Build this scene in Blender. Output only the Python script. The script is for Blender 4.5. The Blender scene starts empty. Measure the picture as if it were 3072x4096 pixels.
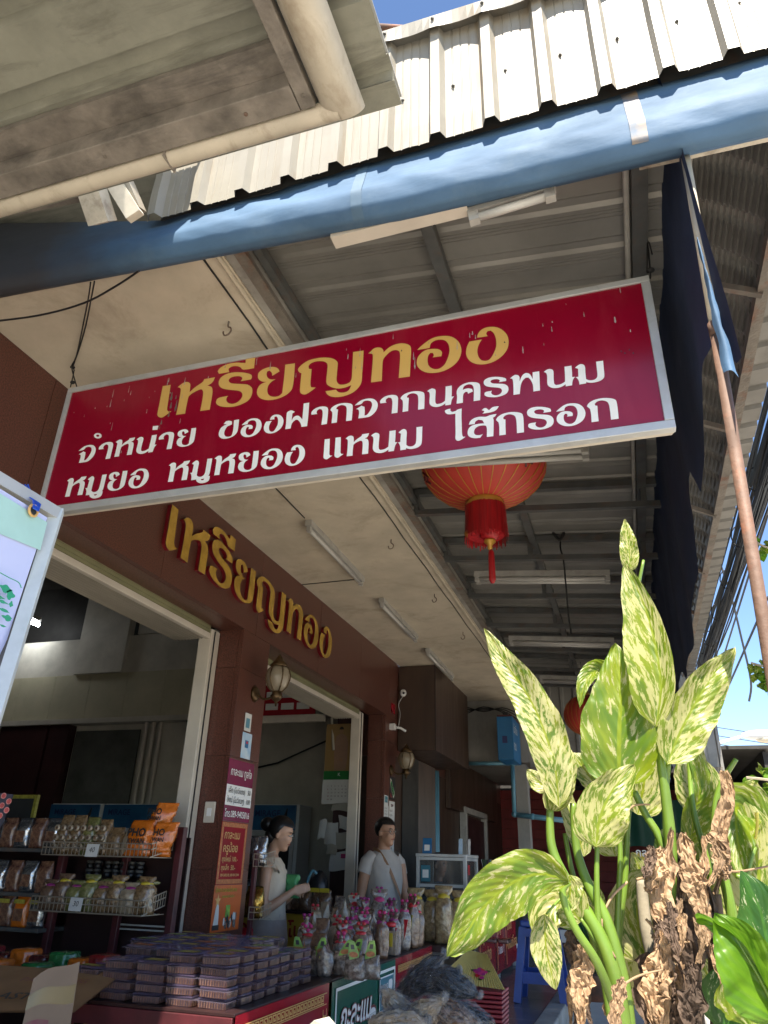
import bpy, bmesh, math, random
from math import sin, cos, pi, radians, sqrt
from mathutils import Vector, Matrix, noise
random.seed(7)
sc = bpy.context.scene
C = sc.collection

# ------------------------------------------------------------------ camera
CZ = 1.3
AX = Vector((0.95156959, -0.11269266, -0.28603439))
AY = Vector((0.306432, 0.42270531, 0.852889))
AZ = Vector((0.02479393, -0.89923333, 0.43676616))
cam_d = bpy.data.cameras.new('camera')
cam = bpy.data.objects.new('camera', cam_d); C.objects.link(cam)
right = Vector((AX[0], AY[0], AZ[0])); up = -Vector((AX[1], AY[1], AZ[1])); back = -Vector((AX[2], AY[2], AZ[2]))
cam.matrix_world = Matrix(((right.x, up.x, back.x, 0), (right.y, up.y, back.y, 0), (right.z, up.z, back.z, CZ), (0, 0, 0, 1)))
cam_d.sensor_fit = 'VERTICAL'; cam_d.sensor_height = 36.0; cam_d.lens = 36 * 2889 / 4096
cam_d.clip_start = 0.05; cam_d.clip_end = 4000
sc.camera = cam

# ------------------------------------------------------------------ world, sun, exposure
SUN = Vector((0.16, -0.50, 0.85)).normalized()
EL = math.asin(SUN.z); AZM = math.atan2(SUN.x, SUN.y)
w = bpy.data.worlds.new('World'); sc.world = w; w.use_nodes = True
nt = w.node_tree; nt.nodes.clear()
sky = nt.nodes.new('ShaderNodeTexSky'); sky.sky_type = 'NISHITA'; sky.sun_disc = False
sky.sun_elevation = EL; sky.sun_rotation = AZM; sky.air_density = 1.0; sky.dust_density = 0.1; sky.ozone_density = 3.0; sky.altitude = 2500
bg = nt.nodes.new('ShaderNodeBackground'); bg.inputs[1].default_value = 0.098
wo = nt.nodes.new('ShaderNodeOutputWorld')
nt.links.new(sky.outputs[0], bg.inputs[0]); nt.links.new(bg.outputs[0], wo.inputs[0])
ld = bpy.data.lights.new('sun', 'SUN'); ld.energy = 4.3; ld.angle = radians(0.53); ld.color = (1.0, 0.92, 0.80)
lo = bpy.data.objects.new('sun', ld); C.objects.link(lo); lo.rotation_euler = SUN.to_track_quat('Z', 'Y').to_euler()
lo.location = (0, -5, 12)
vs = sc.view_settings; vs.view_transform = 'Standard'; vs.look = 'None'; vs.gamma = 1.0; vs.exposure = 1.8; vs.use_curve_mapping = False
sc.cycles.max_bounces = 8; sc.cycles.transparent_max_bounces = 12

# ------------------------------------------------------------------ helpers
_f = 2889.0
def at(px, py, ax, val):
    """world point seen at a place of the photograph, on the plane x, y or z = val"""
    k = 3072 / 1659
    d = Vector((px * k - 1536, py * k - 2048, _f))
    v = Vector((d.dot(AX), d.dot(AY), d.dot(AZ)))
    i = 'XYZ'.index(ax)
    t = (val - (CZ if i == 2 else 0)) / v[i]
    return Vector((v.x * t, v.y * t, v.z * t + CZ))

def wloc(o):
    p = Vector((0, 0, 0))
    while o is not None:
        p += o.location; o = o.parent
    return p

def link(name, me, m=None, parent=None, kind=None, label=None):
    o = bpy.data.objects.new(name, me); C.objects.link(o)
    if m is not None and not me.materials: me.materials.append(m)
    if parent is not None: o.parent = parent
    elif kind is None: pass
    if kind: o['kind'] = kind
    if label: o['label'] = label
    return o

def smooth_by(me, on):
    if on:
        me.polygons.foreach_set('use_smooth', [True] * len(me.polygons))

def mesh(name, vs_, fs, m=None, parent=None, smooth=False, kind=None, uv=None, label=None):
    off = wloc(parent) if parent is not None else Vector((0, 0, 0))
    me = bpy.data.meshes.new(name)
    me.from_pydata([(v[0] - off.x, v[1] - off.y, v[2] - off.z) for v in vs_], [], fs)
    me.update()
    smooth_by(me, smooth)
    if uv:
        l = me.uv_layers.new(name='UVMap')
        for lp in me.loops: l.data[lp.index].uv = uv[lp.vertex_index]
    return link(name, me, m, parent, kind, label)

class MB:
    """collects shapes (world coordinates) for ONE mesh"""
    def __init__(s): s.v = []; s.f = []; s.uv = None
    def add(s, v, f):
        n = len(s.v); s.v += [tuple(p) for p in v]; s.f += [tuple(i + n for i in q) for q in f]; return s
    def box(s, x0, x1, y0, y1, z0, z1, b=0.0):
        if b <= 0:
            v = [(x, y, z) for x in (x0, x1) for y in (y0, y1) for z in (z0, z1)]
            return s.add(v, [(0, 1, 3, 2), (4, 6, 7, 5), (0, 4, 5, 1), (2, 3, 7, 6), (0, 2, 6, 4), (1, 5, 7, 3)])
        bm = bmesh.new(); bmesh.ops.create_cube(bm, size=1)
        for q in bm.verts: q.co = Vector(((x0 + x1) / 2 + q.co.x * (x1 - x0), (y0 + y1) / 2 + q.co.y * (y1 - y0), (z0 + z1) / 2 + q.co.z * (z1 - z0)))
        bmesh.ops.bevel(bm, geom=bm.edges[:], offset=b, segments=2, affect='EDGES', profile=0.5)
        bm.verts.ensure_lookup_table()
        s.add([q.co.copy() for q in bm.verts], [tuple(q.index for q in fa.verts) for fa in bm.faces]); bm.free(); return s
    def obox(s, c, ux, uy, uz):
        """oriented box: centre and three half-axis vectors"""
        c = Vector(c); v = [c + ux * a + uy * b + uz * d for a in (-1, 1) for b in (-1, 1) for d in (-1, 1)]
        return s.add(v, [(0, 1, 3, 2), (4, 6, 7, 5), (0, 4, 5, 1), (2, 3, 7, 6), (0, 2, 6, 4), (1, 5, 7, 3)])
    def bar(s, a, b, w_, h_, upv=Vector((0, 0, 1))):
        a = Vector(a); b = Vector(b); d = (b - a); L = d.length; d.normalize()
        sd = d.cross(upv)
        if sd.length < 1e-4: sd = Vector((1, 0, 0))
        sd.normalize(); u = sd.cross(d).normalized()
        return s.obox((a + b) / 2, d * L / 2, sd * w_ / 2, u * h_ / 2)
    def tube(s, pts, r, n=8, cap=True):
        pts = [Vector(p) for p in pts]; m = len(pts)
        rr = r if isinstance(r, (list, tuple)) else [r] * m
        t0 = (pts[1] - pts[0]).normalized(); a = t0.orthogonal().normalized()
        v = []
        for i, p in enumerate(pts):
            t = (pts[min(i + 1, m - 1)] - pts[max(i - 1, 0)]).normalized()
            a = (a - t * a.dot(t)).normalized(); b = t.cross(a)
            for k in range(n):
                an = 2 * pi * k / n; v.append(p + (a * cos(an) + b * sin(an)) * rr[i])
        f = [(i * n + k, i * n + (k + 1) % n, (i + 1) * n + (k + 1) % n, (i + 1) * n + k) for i in range(m - 1) for k in range(n)]
        if cap: f += [tuple(range(n))[::-1], tuple((m - 1) * n + k for k in range(n))]
        return s.add(v, f)
    def lathe(s, prof, n=20, c=(0, 0, 0), sx=1, sy=1):
        c = Vector(c); v = []
        for r, z in prof:
            for k in range(n):
                a = 2 * pi * k / n; v.append(c + Vector((r * cos(a) * sx, r * sin(a) * sy, z)))
        m = len(prof)
        f = [(i * n + k, i * n + (k + 1) % n, (i + 1) * n + (k + 1) % n, (i + 1) * n + k) for i in range(m - 1) for k in range(n)]
        f += [tuple(range(n))[::-1], tuple((m - 1) * n + k for k in range(n))]
        return s.add(v, f)
    def ellip(s, c, rx, ry, rz, n=12, m=8):
        prof = [(max(sin(pi * i / m), 1e-3), -cos(pi * i / m)) for i in range(m + 1)]
        c = Vector(c); v = []
        for r, z in prof:
            for k in range(n):
                a = 2 * pi * k / n; v.append(c + Vector((r * cos(a) * rx, r * sin(a) * ry, z * rz)))
        f = [(i * n + k, i * n + (k + 1) % n, (i + 1) * n + (k + 1) % n, (i + 1) * n + k) for i in range(m) for k in range(n)]
        return s.add(v, f)
    def sheet(s, fn, nu, nv):
        v = [fn(i / nu, j / nv) for i in range(nu + 1) for j in range(nv + 1)]
        f = [(i * (nv + 1) + j, (i + 1) * (nv + 1) + j, (i + 1) * (nv + 1) + j + 1, i * (nv + 1) + j + 1) for i in range(nu) for j in range(nv)]
        return s.add(v, f)
    def build(s, name, m, parent=None, smooth=False, kind=None, label=None):
        return mesh(name, s.v, s.f, m, parent, smooth, kind, None, label)

def tag(o, label=None, cat=None, group=None, kind=None):
    if label: o['label'] = label
    if cat: o['category'] = cat
    if group: o['group'] = group
    if kind: o['kind'] = kind
    return o

def thing(name, label, cat, loc=(0, 0, 0), group=None, rotz=0):
    o = bpy.data.objects.new(name, None); C.objects.link(o)
    o.location = loc; o.rotation_euler = (0, 0, rotz); o.empty_display_size = 0.05
    return tag(o, label, cat, group)

def dup(root, loc, rotz=None, label=None, group=None, rot=None):
    def cp(o, par):
        c = o.copy(); C.objects.link(c); c.parent = par
        for ch in o.children: cp(ch, c)
        return c
    r = cp(root, None); r.location = loc
    if rotz is not None: r.rotation_euler = (0, 0, rotz)
    if rot is not None: r.rotation_euler = rot
    if label: r['label'] = label
    if group: r['group'] = group
    return r

def box(name, m, parent, x0, x1, y0, y1, z0, z1, b=0.0, label=None, kind=None):
    return MB().box(x0, x1, y0, y1, z0, z1, b).build(name, m, parent, False, kind, label)

def catmull(P, k=6, closed=False):
    P = [Vector(p) for p in P]; n = len(P); out = []
    rng = range(n if closed else n - 1)
    for i in rng:
        if closed: a, b, c, d = P[(i - 1) % n], P[i], P[(i + 1) % n], P[(i + 2) % n]
        else: a, b, c, d = P[max(i - 1, 0)], P[i], P[i + 1], P[min(i + 2, n - 1)]
        for j in range(k):
            t = j / k
            out.append(0.5 * ((2 * b) + (c - a) * t + (2 * a - 5 * b + 4 * c - d) * t * t + (-a + 3 * b - 3 * c + d) * t ** 3))
    if not closed: out.append(P[-1])
    return out

# ------------------------------------------------------------------ materials
def _s(c):  # sRGB 0..255 to linear
    return tuple(((x / 255) / 12.92 if x / 255 <= 0.04045 else ((x / 255 + 0.055) / 1.055) ** 2.4) for x in c)

def mat(name, col, rough=0.6, metal=0.0, var=0.15, scale=3.0, col2=None, mixs=None, bump=0.0, bscale=60.0, spec=0.5,
        stretch=(1, 1, 1), grime=0.0, gcol=(0.03, 0.025, 0.02), gscale=2.0, gstretch=(1, 1, 1), trans=0.0, alpha=1.0, coat=0.0, emit=0, sss=0):
    m = bpy.data.materials.new(name); m.use_nodes = True; nt = m.node_tree; N = nt.nodes; L = nt.links
    b = N['Principled BSDF']
    tc = N.new('ShaderNodeTexCoord'); mp = N.new('ShaderNodeMapping'); L.new(tc.outputs['Object'], mp.inputs[0]); mp.inputs['Scale'].default_value = stretch
    n1 = N.new('ShaderNodeTexNoise'); n1.inputs['Scale'].default_value = scale; n1.inputs['Detail'].default_value = 6; n1.inputs['Roughness'].default_value = 0.6
    L.new(mp.outputs[0], n1.inputs[0])
    mr = N.new('ShaderNodeMapRange'); mr.inputs['From Min'].default_value = 0.3; mr.inputs['From Max'].default_value = 0.7
    L.new(n1.outputs[0], mr.inputs[0])
    mx = N.new('ShaderNodeMix'); mx.data_type = 'RGBA'
    c = tuple(col) + (1,)
    c2 = tuple(col2) + (1,) if col2 else tuple(x * (1 - var * 2) for x in col) + (1,)
    mx.inputs['A'].default_value = tuple(min(1, x * (1 + var * 0.5)) for x in c[:3]) + (1,) if not col2 else c
    mx.inputs['B'].default_value = c2
    L.new(mr.outputs[0], mx.inputs['Factor']); last = mx.outputs['Result']
    if grime > 0:
        mp2 = N.new('ShaderNodeMapping'); mp2.inputs['Scale'].default_value = gstretch; L.new(tc.outputs['Object'], mp2.inputs[0])
        n2 = N.new('ShaderNodeTexNoise'); n2.inputs['Scale'].default_value = gscale; n2.inputs['Detail'].default_value = 9; n2.inputs['Roughness'].default_value = 0.7
        n2.inputs['Distortion'].default_value = 0.4
        L.new(mp2.outputs[0], n2.inputs[0])
        m2 = N.new('ShaderNodeMapRange'); m2.inputs['From Min'].default_value = 0.52; m2.inputs['From Max'].default_value = 0.72; m2.inputs['To Max'].default_value = grime
        L.new(n2.outputs[0], m2.inputs[0])
        x2 = N.new('ShaderNodeMix'); x2.data_type = 'RGBA'; x2.inputs['B'].default_value = tuple(gcol) + (1,)
        L.new(m2.outputs[0], x2.inputs['Factor']); L.new(last, x2.inputs['A']); last = x2.outputs['Result']
    L.new(last, b.inputs['Base Color'])
    b.inputs['Roughness'].default_value = rough; b.inputs['Metallic'].default_value = metal
    b.inputs['Specular IOR Level'].default_value = spec
    if coat: b.inputs['Coat Weight'].default_value = coat
    if trans: b.inputs['Transmission Weight'].default_value = trans
    if alpha < 1: b.inputs['Alpha'].default_value = alpha
    if emit: L.new(last, b.inputs['Emission Color']); b.inputs['Emission Strength'].default_value = emit
    if bump > 0:
        n3 = N.new('ShaderNodeTexNoise'); n3.inputs['Scale'].default_value = bscale; n3.inputs['Detail'].default_value = 5
        L.new(mp.outputs[0], n3.inputs[0])
        bp = N.new('ShaderNodeBump'); bp.inputs['Strength'].default_value = bump; bp.inputs['Distance'].default_value = 0.01
        L.new(n3.outputs[0], bp.inputs['Height']); L.new(bp.outputs[0], b.inputs['Normal'])
    # roughness variation
    mr3 = N.new('ShaderNodeMapRange'); mr3.inputs['To Min'].default_value = rough * 0.75; mr3.inputs['To Max'].default_value = min(1, rough * 1.25)
    L.new(n1.outputs[0], mr3.inputs[0]); L.new(mr3.outputs[0], b.inputs['Roughness'])
    return m

M = {}
def defm(k, *a, **kw): M[k] = mat(k, *a, **kw); return M[k]
FONT={'เ':[(4,1041),(242,1034),(251,771),(263,433),(272,266),(319,197),(414,185),(294,111),(174,42),(76,68),(13,134),(0,233),(4,453),(1,763)],'ห':[(0,912),(51,959),(147,1022),(253,1029),(341,978),(376,895),(389,682),(527,809),(672,892),(742,948),(763,1015),(1072,1011),(1047,915),(993,837),(891,790),(1009,728),(1056,635),(1073,467),(1066,29),(796,36),(807,354),(799,575),(772,663),(727,705),(649,701),(500,646),(406,581),(377,518),(365,272),(364,38),(101,48),(116,346),(117,651),(107,821),(63,886)],'ร':[(324,351),(295,289),(299,221),(352,144),(459,89),(572,90),(665,139),(728,234),(728,328),(668,415),(548,471),(285,550),(122,623),(26,724),(0,855),(48,970),(193,1045),(397,1053),(632,1005),(791,944),(900,881),(936,804),(917,731),(628,734),(664,790),(652,848),(569,901),(440,919),(328,900),(279,840),(305,780),(390,716),(626,652),(834,592),(958,486),(999,370),(989,224),(905,94),(729,20),(534,-5),(331,20),(160,72),(49,147),(8,222),(25,313),(85,343),(160,350)],'ี':[(0,1180),(37,1252),(132,1317),(308,1357),(516,1347),(675,1304),(780,1276),(771,1400),(1036,1391),(1037,1071),(740,1088),(638,1188),(502,1250),(374,1252),(298,1203),(338,1093),(45,1100)],'ย':[(583,815),(397,722),(375,817),(305,900),(244,885),(233,805),(278,687),(371,619),(500,596),(391,542),(316,435),(306,304),(342,190),(410,119),(523,76),(642,80),(720,144),(722,249),(728,568),(725,991),(984,977),(996,622),(987,303),(945,166),(811,60),(626,4),(434,-2),(261,39),(117,127),(38,249),(27,385),(77,496),(157,548),(253,569),(126,608),(30,696),(0,784),(8,892),(99,970),(256,1007),(407,989),(511,934),(560,874)],'ญ':[(0,755),(19,819),(96,898),(234,978),(399,1005),(613,998),(805,951),(950,871),(1030,768),(1039,659),(1035,395),(1038,238),(1084,138),(1167,88),(1292,84),(1380,117),(1416,214),(1421,447),(1419,988),(1686,975),(1685,655),(1676,317),(1673,110),(1644,-12),(1560,-123),(1441,-201),(1241,-252),(1038,-238),(898,-186),(813,-106),(774,-21),(1037,-26),(1086,-94),(1168,-136),(1281,-145),(1368,-98),(1419,28),(1296,-7),(1138,-15),(1000,25),(869,103),(787,197),(773,344),(778,554),(776,741),(731,826),(633,885),(477,913),(336,888),(275,820),(289,731),(366,706),(363,533),(366,267),(390,171),(513,134),(409,63),(309,4),(228,-11),(142,36),(106,109),(100,267),(101,635),(42,679)],'ท':[(0,863),(62,908),(128,974),(217,991),(308,960),(366,894),(384,811),(489,907),(622,971),(799,984),(954,928),(1038,838),(1055,716),(1047,406),(1033,-16),(767,-7),(789,461),(788,670),(758,768),(669,814),(558,799),(449,704),(375,589),(365,370),(360,-6),(97,5),(113,396),(119,763),(87,836)],'อ':[(9,698),(78,769),(208,871),(338,947),(489,978),(681,955),(829,895),(953,768),(1023,610),(1044,439),(1005,271),(920,138),(794,40),(627,-25),(439,-37),(250,7),(101,109),(16,241),(0,359),(25,482),(100,582),(208,649),(337,655),(486,622),(570,557),(595,487),(579,396),(378,406),(404,464),(379,534),(326,546),(272,480),(255,356),(271,225),(335,123),(440,63),(544,67),(650,145),(725,306),(770,500),(752,684),(679,817),(573,872),(445,878),(337,816),(305,693)],'ง':[(266,733),(277,815),(342,917),(458,975),(623,963),(763,896),(879,766),(943,624),(960,456),(926,288),(839,146),(705,39),(542,-25),(361,-31),(201,23),(81,123),(13,263),(0,392),(27,538),(86,666),(369,661),(299,541),(257,386),(268,232),(325,108),(424,54),(526,77),(612,208),(680,393),(685,594),(645,769),(578,867),(506,866),(473,809),(500,725)],'จ':[(0,755),(138,876),(327,987),(628,1014),(888,940),(1056,753),(1097,528),(1036,299),(873,114),(664,18),(204,28),(228,278),(212,450),(153,518),(74,547),(213,619),(318,682),(472,595),(493,374),(490,135),(596,140),(718,285),(797,463),(833,649),(763,832),(589,914),(417,897),(302,773)],'า':[(0,701),(26,817),(192,955),(445,1004),(698,955),(818,836),(838,616),(820,1),(550,2),(576,377),(570,666),(512,831),(384,885),(280,817),(262,700),(306,629),(23,638)],'ก':[(0,730),(69,847),(255,956),(545,996),(835,950),(1040,852),(1094,698),(1094,342),(1082,-17),(806,-13),(816,442),(795,708),(712,834),(546,900),(381,869),(290,780),(308,710),(383,686),(366,336),(361,-3),(102,-3),(118,335),(102,576),(51,658)],'น':[(0,876),(90,944),(213,983),(334,930),(382,816),(364,487),(370,203),(450,118),(630,131),(791,218),(815,542),(828,967),(1102,961),(1096,606),(1080,388),(1191,376),(1102,253),(1059,74),(1046,-16),(800,-17),(805,84),(629,-8),(429,-27),(229,42),(116,180),(101,348),(118,629),(90,801)],'ค':[(0,-16),(34,303),(20,587),(83,764),(265,918),(544,981),(819,935),(993,844),(1046,669),(1042,343),(1022,-32),(739,-25),(764,397),(753,703),(659,849),(502,880),(342,808),(283,640),(378,668),(536,675),(692,607),(727,474),(509,399),(492,496),(414,520),(333,456),(291,324),(275,-21)],'พ':[(0,829),(88,904),(206,974),(337,929),(395,809),(383,603),(504,857),(604,953),(718,963),(843,858),(932,608),(951,952),(1224,951),(1208,438),(1188,-23),(918,-20),(921,312),(844,579),(759,722),(647,735),(507,601),(418,365),(358,-35),(95,-30),(115,333),(114,680),(83,803)],'ม':[(27,824),(114,898),(247,962),(369,913),(422,788),(411,517),(407,179),(524,97),(682,78),(812,142),(863,288),(874,648),(876,957),(1153,944),(1141,592),(1124,190),(1050,49),(883,-29),(635,-46),(462,2),(402,45),(395,-30),(127,-34),(118,147),(60,294),(0,351),(120,359),(128,529),(144,754)],'ไ':[(0,1551),(95,1587),(227,1598),(225,1488),(299,1423),(449,1448),(524,1499),(692,1521),(674,1190),(675,760),(677,335),(710,183),(807,162),(696,80),(549,21),(458,44),(406,149),(418,421),(420,933),(428,1321),(222,1323),(92,1360),(6,1462)],'ส':[(59,701),(118,848),(267,963),(487,996),(739,951),(885,989),(1030,1006),(1181,1004),(1116,905),(1031,857),(1048,748),(1041,496),(1010,2),(754,11),(772,375),(742,527),(635,567),(436,559),(295,457),(254,295),(316,180),(476,141),(603,174),(490,14),(275,33),(79,124),(0,275),(35,501),(185,636),(440,672),(674,653),(608,813),(446,867),(328,798),(295,689)],'้':[(0,1291),(82,1354),(174,1358),(261,1256),(296,1237),(446,1352),(680,1351),(566,1201),(364,1130),(20,1128),(94,1179),(79,1247)],'ข':[(189,926),(305,1074),(475,1070),(630,1002),(651,835),(397,752),(305,540),(308,338),(424,193),(620,160),(729,242),(759,563),(734,1049),(1004,1053),(1015,620),(981,325),(812,153),(536,75),(243,108),(54,255),(0,465),(63,708),(216,834),(378,893)],'ฝ':[(0,74),(17,385),(3,934),(95,1043),(230,1068),(410,950),(292,882),(287,684),(289,510),(380,667),(512,718),(652,668),(827,464),(828,736),(826,1335),(1099,1334),(1112,685),(1093,51),(815,61),(754,257),(625,451),(507,506),(378,421),(299,287),(273,71)],'ู':[(0,48),(119,77),(239,37),(253,-56),(332,-126),(419,-102),(426,55),(689,54),(678,-117),(594,-218),(375,-263),(187,-219),(58,-119)],'่':[(0,1507),(303,1476),(292,1256),(16,1287)],'ํ':[(481,1463),(478,1402),(439,1356),(370,1332),(281,1335),(186,1363),(99,1412),(34,1476),(0,1543),(3,1605),(42,1651),(112,1675),(201,1672),(297,1644),(383,1594),(448,1530)]}
SIGN=[('เ',-1.627,1.0,1),('ห',-1.554,1.0,1),('ร',-1.367,1.0,1),('ี',-1.379,1.0,1),('ย',-1.196,1.0,1),('ญ',-1.028,1.0,1),('ท',-0.748,1.0,1),('อ',-0.563,1.0,1),('ง',-0.385,1.0,1),('จ',-1.973,0.98,2),('ํ',-1.914,1.0,2),('า',-1.875,1.01,2),('ห',-1.799,1.05,2),('น',-1.701,1.04,2),('่',-1.636,1.0,2),('า',-1.598,1.02,2),('ย',-1.515,1.01,2),('ข',-1.333,1.0,2),('อ',-1.24,1.03,2),('ง',-1.145,1.03,2),('ฝ',-1.057,1.0,2),('า',-0.958,0.99,2),('ก',-0.884,0.99,2),('จ',-0.791,1.0,2),('า',-0.696,1.0,2),('ก',-0.621,1.0,2),('น',-0.525,1.0,2),('ค',-0.423,1.0,2),('ร',-0.328,1.03,2),('พ',-0.239,1.0,2),('น',-0.128,1.03,2),('ม',-0.03,1.0,2),('ห',-1.994,1.02,3),('ม',-1.896,0.92,3),('ู',-1.871,1.05,3),('ย',-1.795,0.99,3),('อ',-1.698,1.0,3),('ห',-1.53,1.01,3),('ม',-1.431,0.9,3),('ู',-1.402,1.0,3),('ห',-1.335,0.99,3),('ย',-1.234,0.97,3),('อ',-1.141,0.99,3),('ง',-1.047,0.97,3),('เ',-0.898,0.97,3),('เ',-0.857,0.99,3),('ห',-0.819,0.97,3),('น',-0.725,0.97,3),('ม',-0.628,0.9,3),('ไ',-0.463,1.0,3),('ส',-0.388,1.0,3),('้',-0.338,1.0,3),('ก',-0.293,0.97,3),('ร',-0.192,0.98,3),('อ',-0.101,1.03,3),('ก',-0.005,0.99,3)]

# ------------------------------------------------------------------ lettering
def _sharp(P):
    """Catmull-Rom through the outline, keeping its sharp corners"""
    n = len(P); V = [Vector(p) for p in P]; out = []
    cor = []
    for i in range(n):
        a = V[i] - V[i - 1]; b = V[(i + 1) % n] - V[i]
        cor.append(a.length > 1e-6 and b.length > 1e-6 and abs(a.angle_signed(b, 0)) > radians(48))
    for i in range(n):
        a, b, c, d = V[i - 1], V[i], V[(i + 1) % n], V[(i + 2) % n]
        if cor[i]: a = b - (c - b) * 0.5
        if cor[(i + 1) % n]: d = c + (c - b) * 0.5
        for j in range(3):
            t = j / 3
            out.append(0.5 * ((2 * b) + (c - a) * t + (2 * a - 5 * b + 4 * c - d) * t * t + (-a + 3 * b - 3 * c + d) * t ** 3))
    return out

RING = 'ํ'
def glyph(name, g, o, U, V, W, x0, z0, sx, s, th, m, parent, side=None):
    """one letter: o + U*(x0+..) + V*(z0+..), front face at +W*th, with side walls"""
    P = [Vector((a / 1000, b / 1000)) for a, b in FONT[g]]
    P = _sharp(P) if g != RING else P
    area = sum(P[i - 1].x * P[i].y - P[i].x * P[i - 1].y for i in range(len(P)))
    if area < 0: P.reverse()
    n = len(P)
    pt = lambda q, h: o + U * (x0 + q.x * sx * s) + V * (z0 + q.y * s) + W * h
    flip = U.cross(V).dot(W) < 0
    if g == RING:
        c = sum(P, Vector((0, 0))) / n; I = [c + (q - c) * 0.42 for q in P]
        v = [pt(q, th) for q in P] + [pt(q, th) for q in I] + [pt(q, 0) for q in P]
        f = [(i, (i + 1) % n, n + (i + 1) % n, n + i) for i in range(n)] + [(i, 2 * n + i, 2 * n + (i + 1) % n, (i + 1) % n) for i in range(n)]
        return mesh(name, v, f, m, parent)
    bm = bmesh.new()
    top = [bm.verts.new(pt(q, th)) for q in P]
    es = [bm.edges.new((top[i], top[(i + 1) % n])) for i in range(n)]
    bmesh.ops.triangle_fill(bm, use_beauty=True, edges=es)
    tv = [q.co.copy() for q in bm.verts]; bm.verts.index_update()
    tf = [tuple(q.index for q in f.verts) for f in bm.faces]; bm.free()
    fr = mesh(name, tv, tf, m, parent)
    if th > 0.0015:
        v = [pt(q, th - (0.004 if side else 0)) for q in P] + [pt(q, 0) for q in P]
        f = [(i, n + i, n + (i + 1) % n, (i + 1) % n) for i in range(n)]
        mesh('letter_side', v, f, side or m, fr if side else parent)
    return fr

def text(name, body, o, U, V, W, size, m, parent, align='LEFT', bold=0.0, sx=1.0, squeeze=None):
    """small print from the built-in font, laid on a surface as thin ink"""
    cu = bpy.data.curves.new('print', 'FONT'); cu.body = body; cu.size = size; cu.align_x = align; cu.resolution_u = 2; cu.offset = bold * size * 1.6
    ob = bpy.data.objects.new('print', cu); C.objects.link(ob)
    dg = bpy.context.evaluated_depsgraph_get(); e = ob.evaluated_get(dg); me = e.to_mesh()
    vs_ = [q.co.copy() for q in me.vertices]; fs = [tuple(p.vertices) for p in me.polygons]; e.to_mesh_clear()
    bpy.data.objects.remove(ob); bpy.data.curves.remove(cu)
    if not vs_: return None
    if squeeze:
        wd = max(q.x for q in vs_) - min(q.x for q in vs_)
        if wd > squeeze: sx *= squeeze / wd
    o = Vector(o)
    return mesh(name, [o + U * (q.x * sx) + V * q.y + W * 0.0015 for q in vs_], fs, m, parent)

UX, UY, UZ = Vector((1, 0, 0)), Vector((0, 1, 0)), Vector((0, 0, 1))

# ------------------------------------------------------------------ materials of the place
defm('plaster', (0.52, 0.455, 0.35), 0.85, var=0.12, scale=2.6, grime=0.75, gcol=(0.27, 0.215, 0.15), gscale=2.2, bump=0.15, bscale=40)
defm('plaster_grey', (0.26, 0.25, 0.225), 0.85, var=0.15, scale=1.2, grime=0.5, gcol=(0.10, 0.09, 0.08), gscale=2.5, gstretch=(1, 1, 0.3))
defm('concrete_beam', (0.30, 0.285, 0.25), 0.85, var=0.15, scale=5, grime=0.6, gcol=(0.10, 0.09, 0.08), gscale=5, bump=0.3)
defm('granite', (0.135, 0.050, 0.035), 0.30, var=0.38, scale=150, grime=0.55, gcol=(0.085, 0.032, 0.024), gscale=1.6, spec=0.5)
defm('granite_joint', (0.10, 0.07, 0.06), 0.8)
defm('grout', (0.02, 0.012, 0.01), 0.9)
defm('steel_grey', (0.085, 0.088, 0.085), 0.55, var=0.2, scale=8, grime=0.55, gcol=(0.12, 0.055, 0.025), gscale=9)
defm('steel_rust', (0.16, 0.14, 0.115), 0.7, var=0.2, scale=8, grime=0.95, gcol=(0.16, 0.045, 0.012), gscale=4, bump=0.5)
defm('roof_under', (0.255, 0.245, 0.22), 0.45, metal=0.35, var=0.18, scale=2, grime=0.5, gcol=(0.09, 0.08, 0.065), gscale=2.0, gstretch=(0.3, 2, 1))
defm('roof_edge_under', (0.36, 0.34, 0.30), 0.5, metal=0.2, var=0.12, scale=2, grime=0.5, gcol=(0.12, 0.10, 0.08), gscale=2.5)
defm('parapet_white', (0.27, 0.25, 0.205), 0.45, metal=0.0, var=0.07, scale=3, grime=0.85, gcol=(0.20, 0.145, 0.08), gscale=3.6, gstretch=(2.4, 1, 0.30))
defm('tarp', (0.068, 0.135, 0.225), 0.7, var=0.16, scale=4, grime=0.5, gcol=(0.11, 0.165, 0.22), gscale=3, bump=0.5, bscale=7, spec=0.35, stretch=(0.6, 1, 1.5))
defm('tarp_dark', (0.014, 0.034, 0.095), 0.75, var=0.2, scale=3, bump=0.3, bscale=12)
defm('near_sheet', (0.25, 0.25, 0.20), 0.55, metal=0.1, var=0.20, scale=3.5, grime=0.80, gcol=(0.09, 0.085, 0.065), gscale=7, gstretch=(0.35, 2.4, 1), bump=0.15)
defm('near_frame', (0.21, 0.185, 0.155), 0.7, var=0.30, scale=9, grime=0.95, gcol=(0.045, 0.04, 0.036), gscale=5, gstretch=(.4, 2, 1), bump=0.3)
defm('near_gutter', (0.48, 0.43, 0.34), 0.45, var=0.10, scale=6, grime=0.75, gcol=(0.25, 0.20, 0.14), gscale=11, gstretch=(1, .5, 1))
defm('tube_body', (0.38, 0.37, 0.34), 0.45, var=0.1, scale=10, grime=0.55, gcol=(0.14, 0.12, 0.10), gscale=12)
defm('tube_glass', (0.46, 0.45, 0.42), 0.3, var=0.03)
defm('cable', (0.012, 0.012, 0.012), 0.6)
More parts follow.
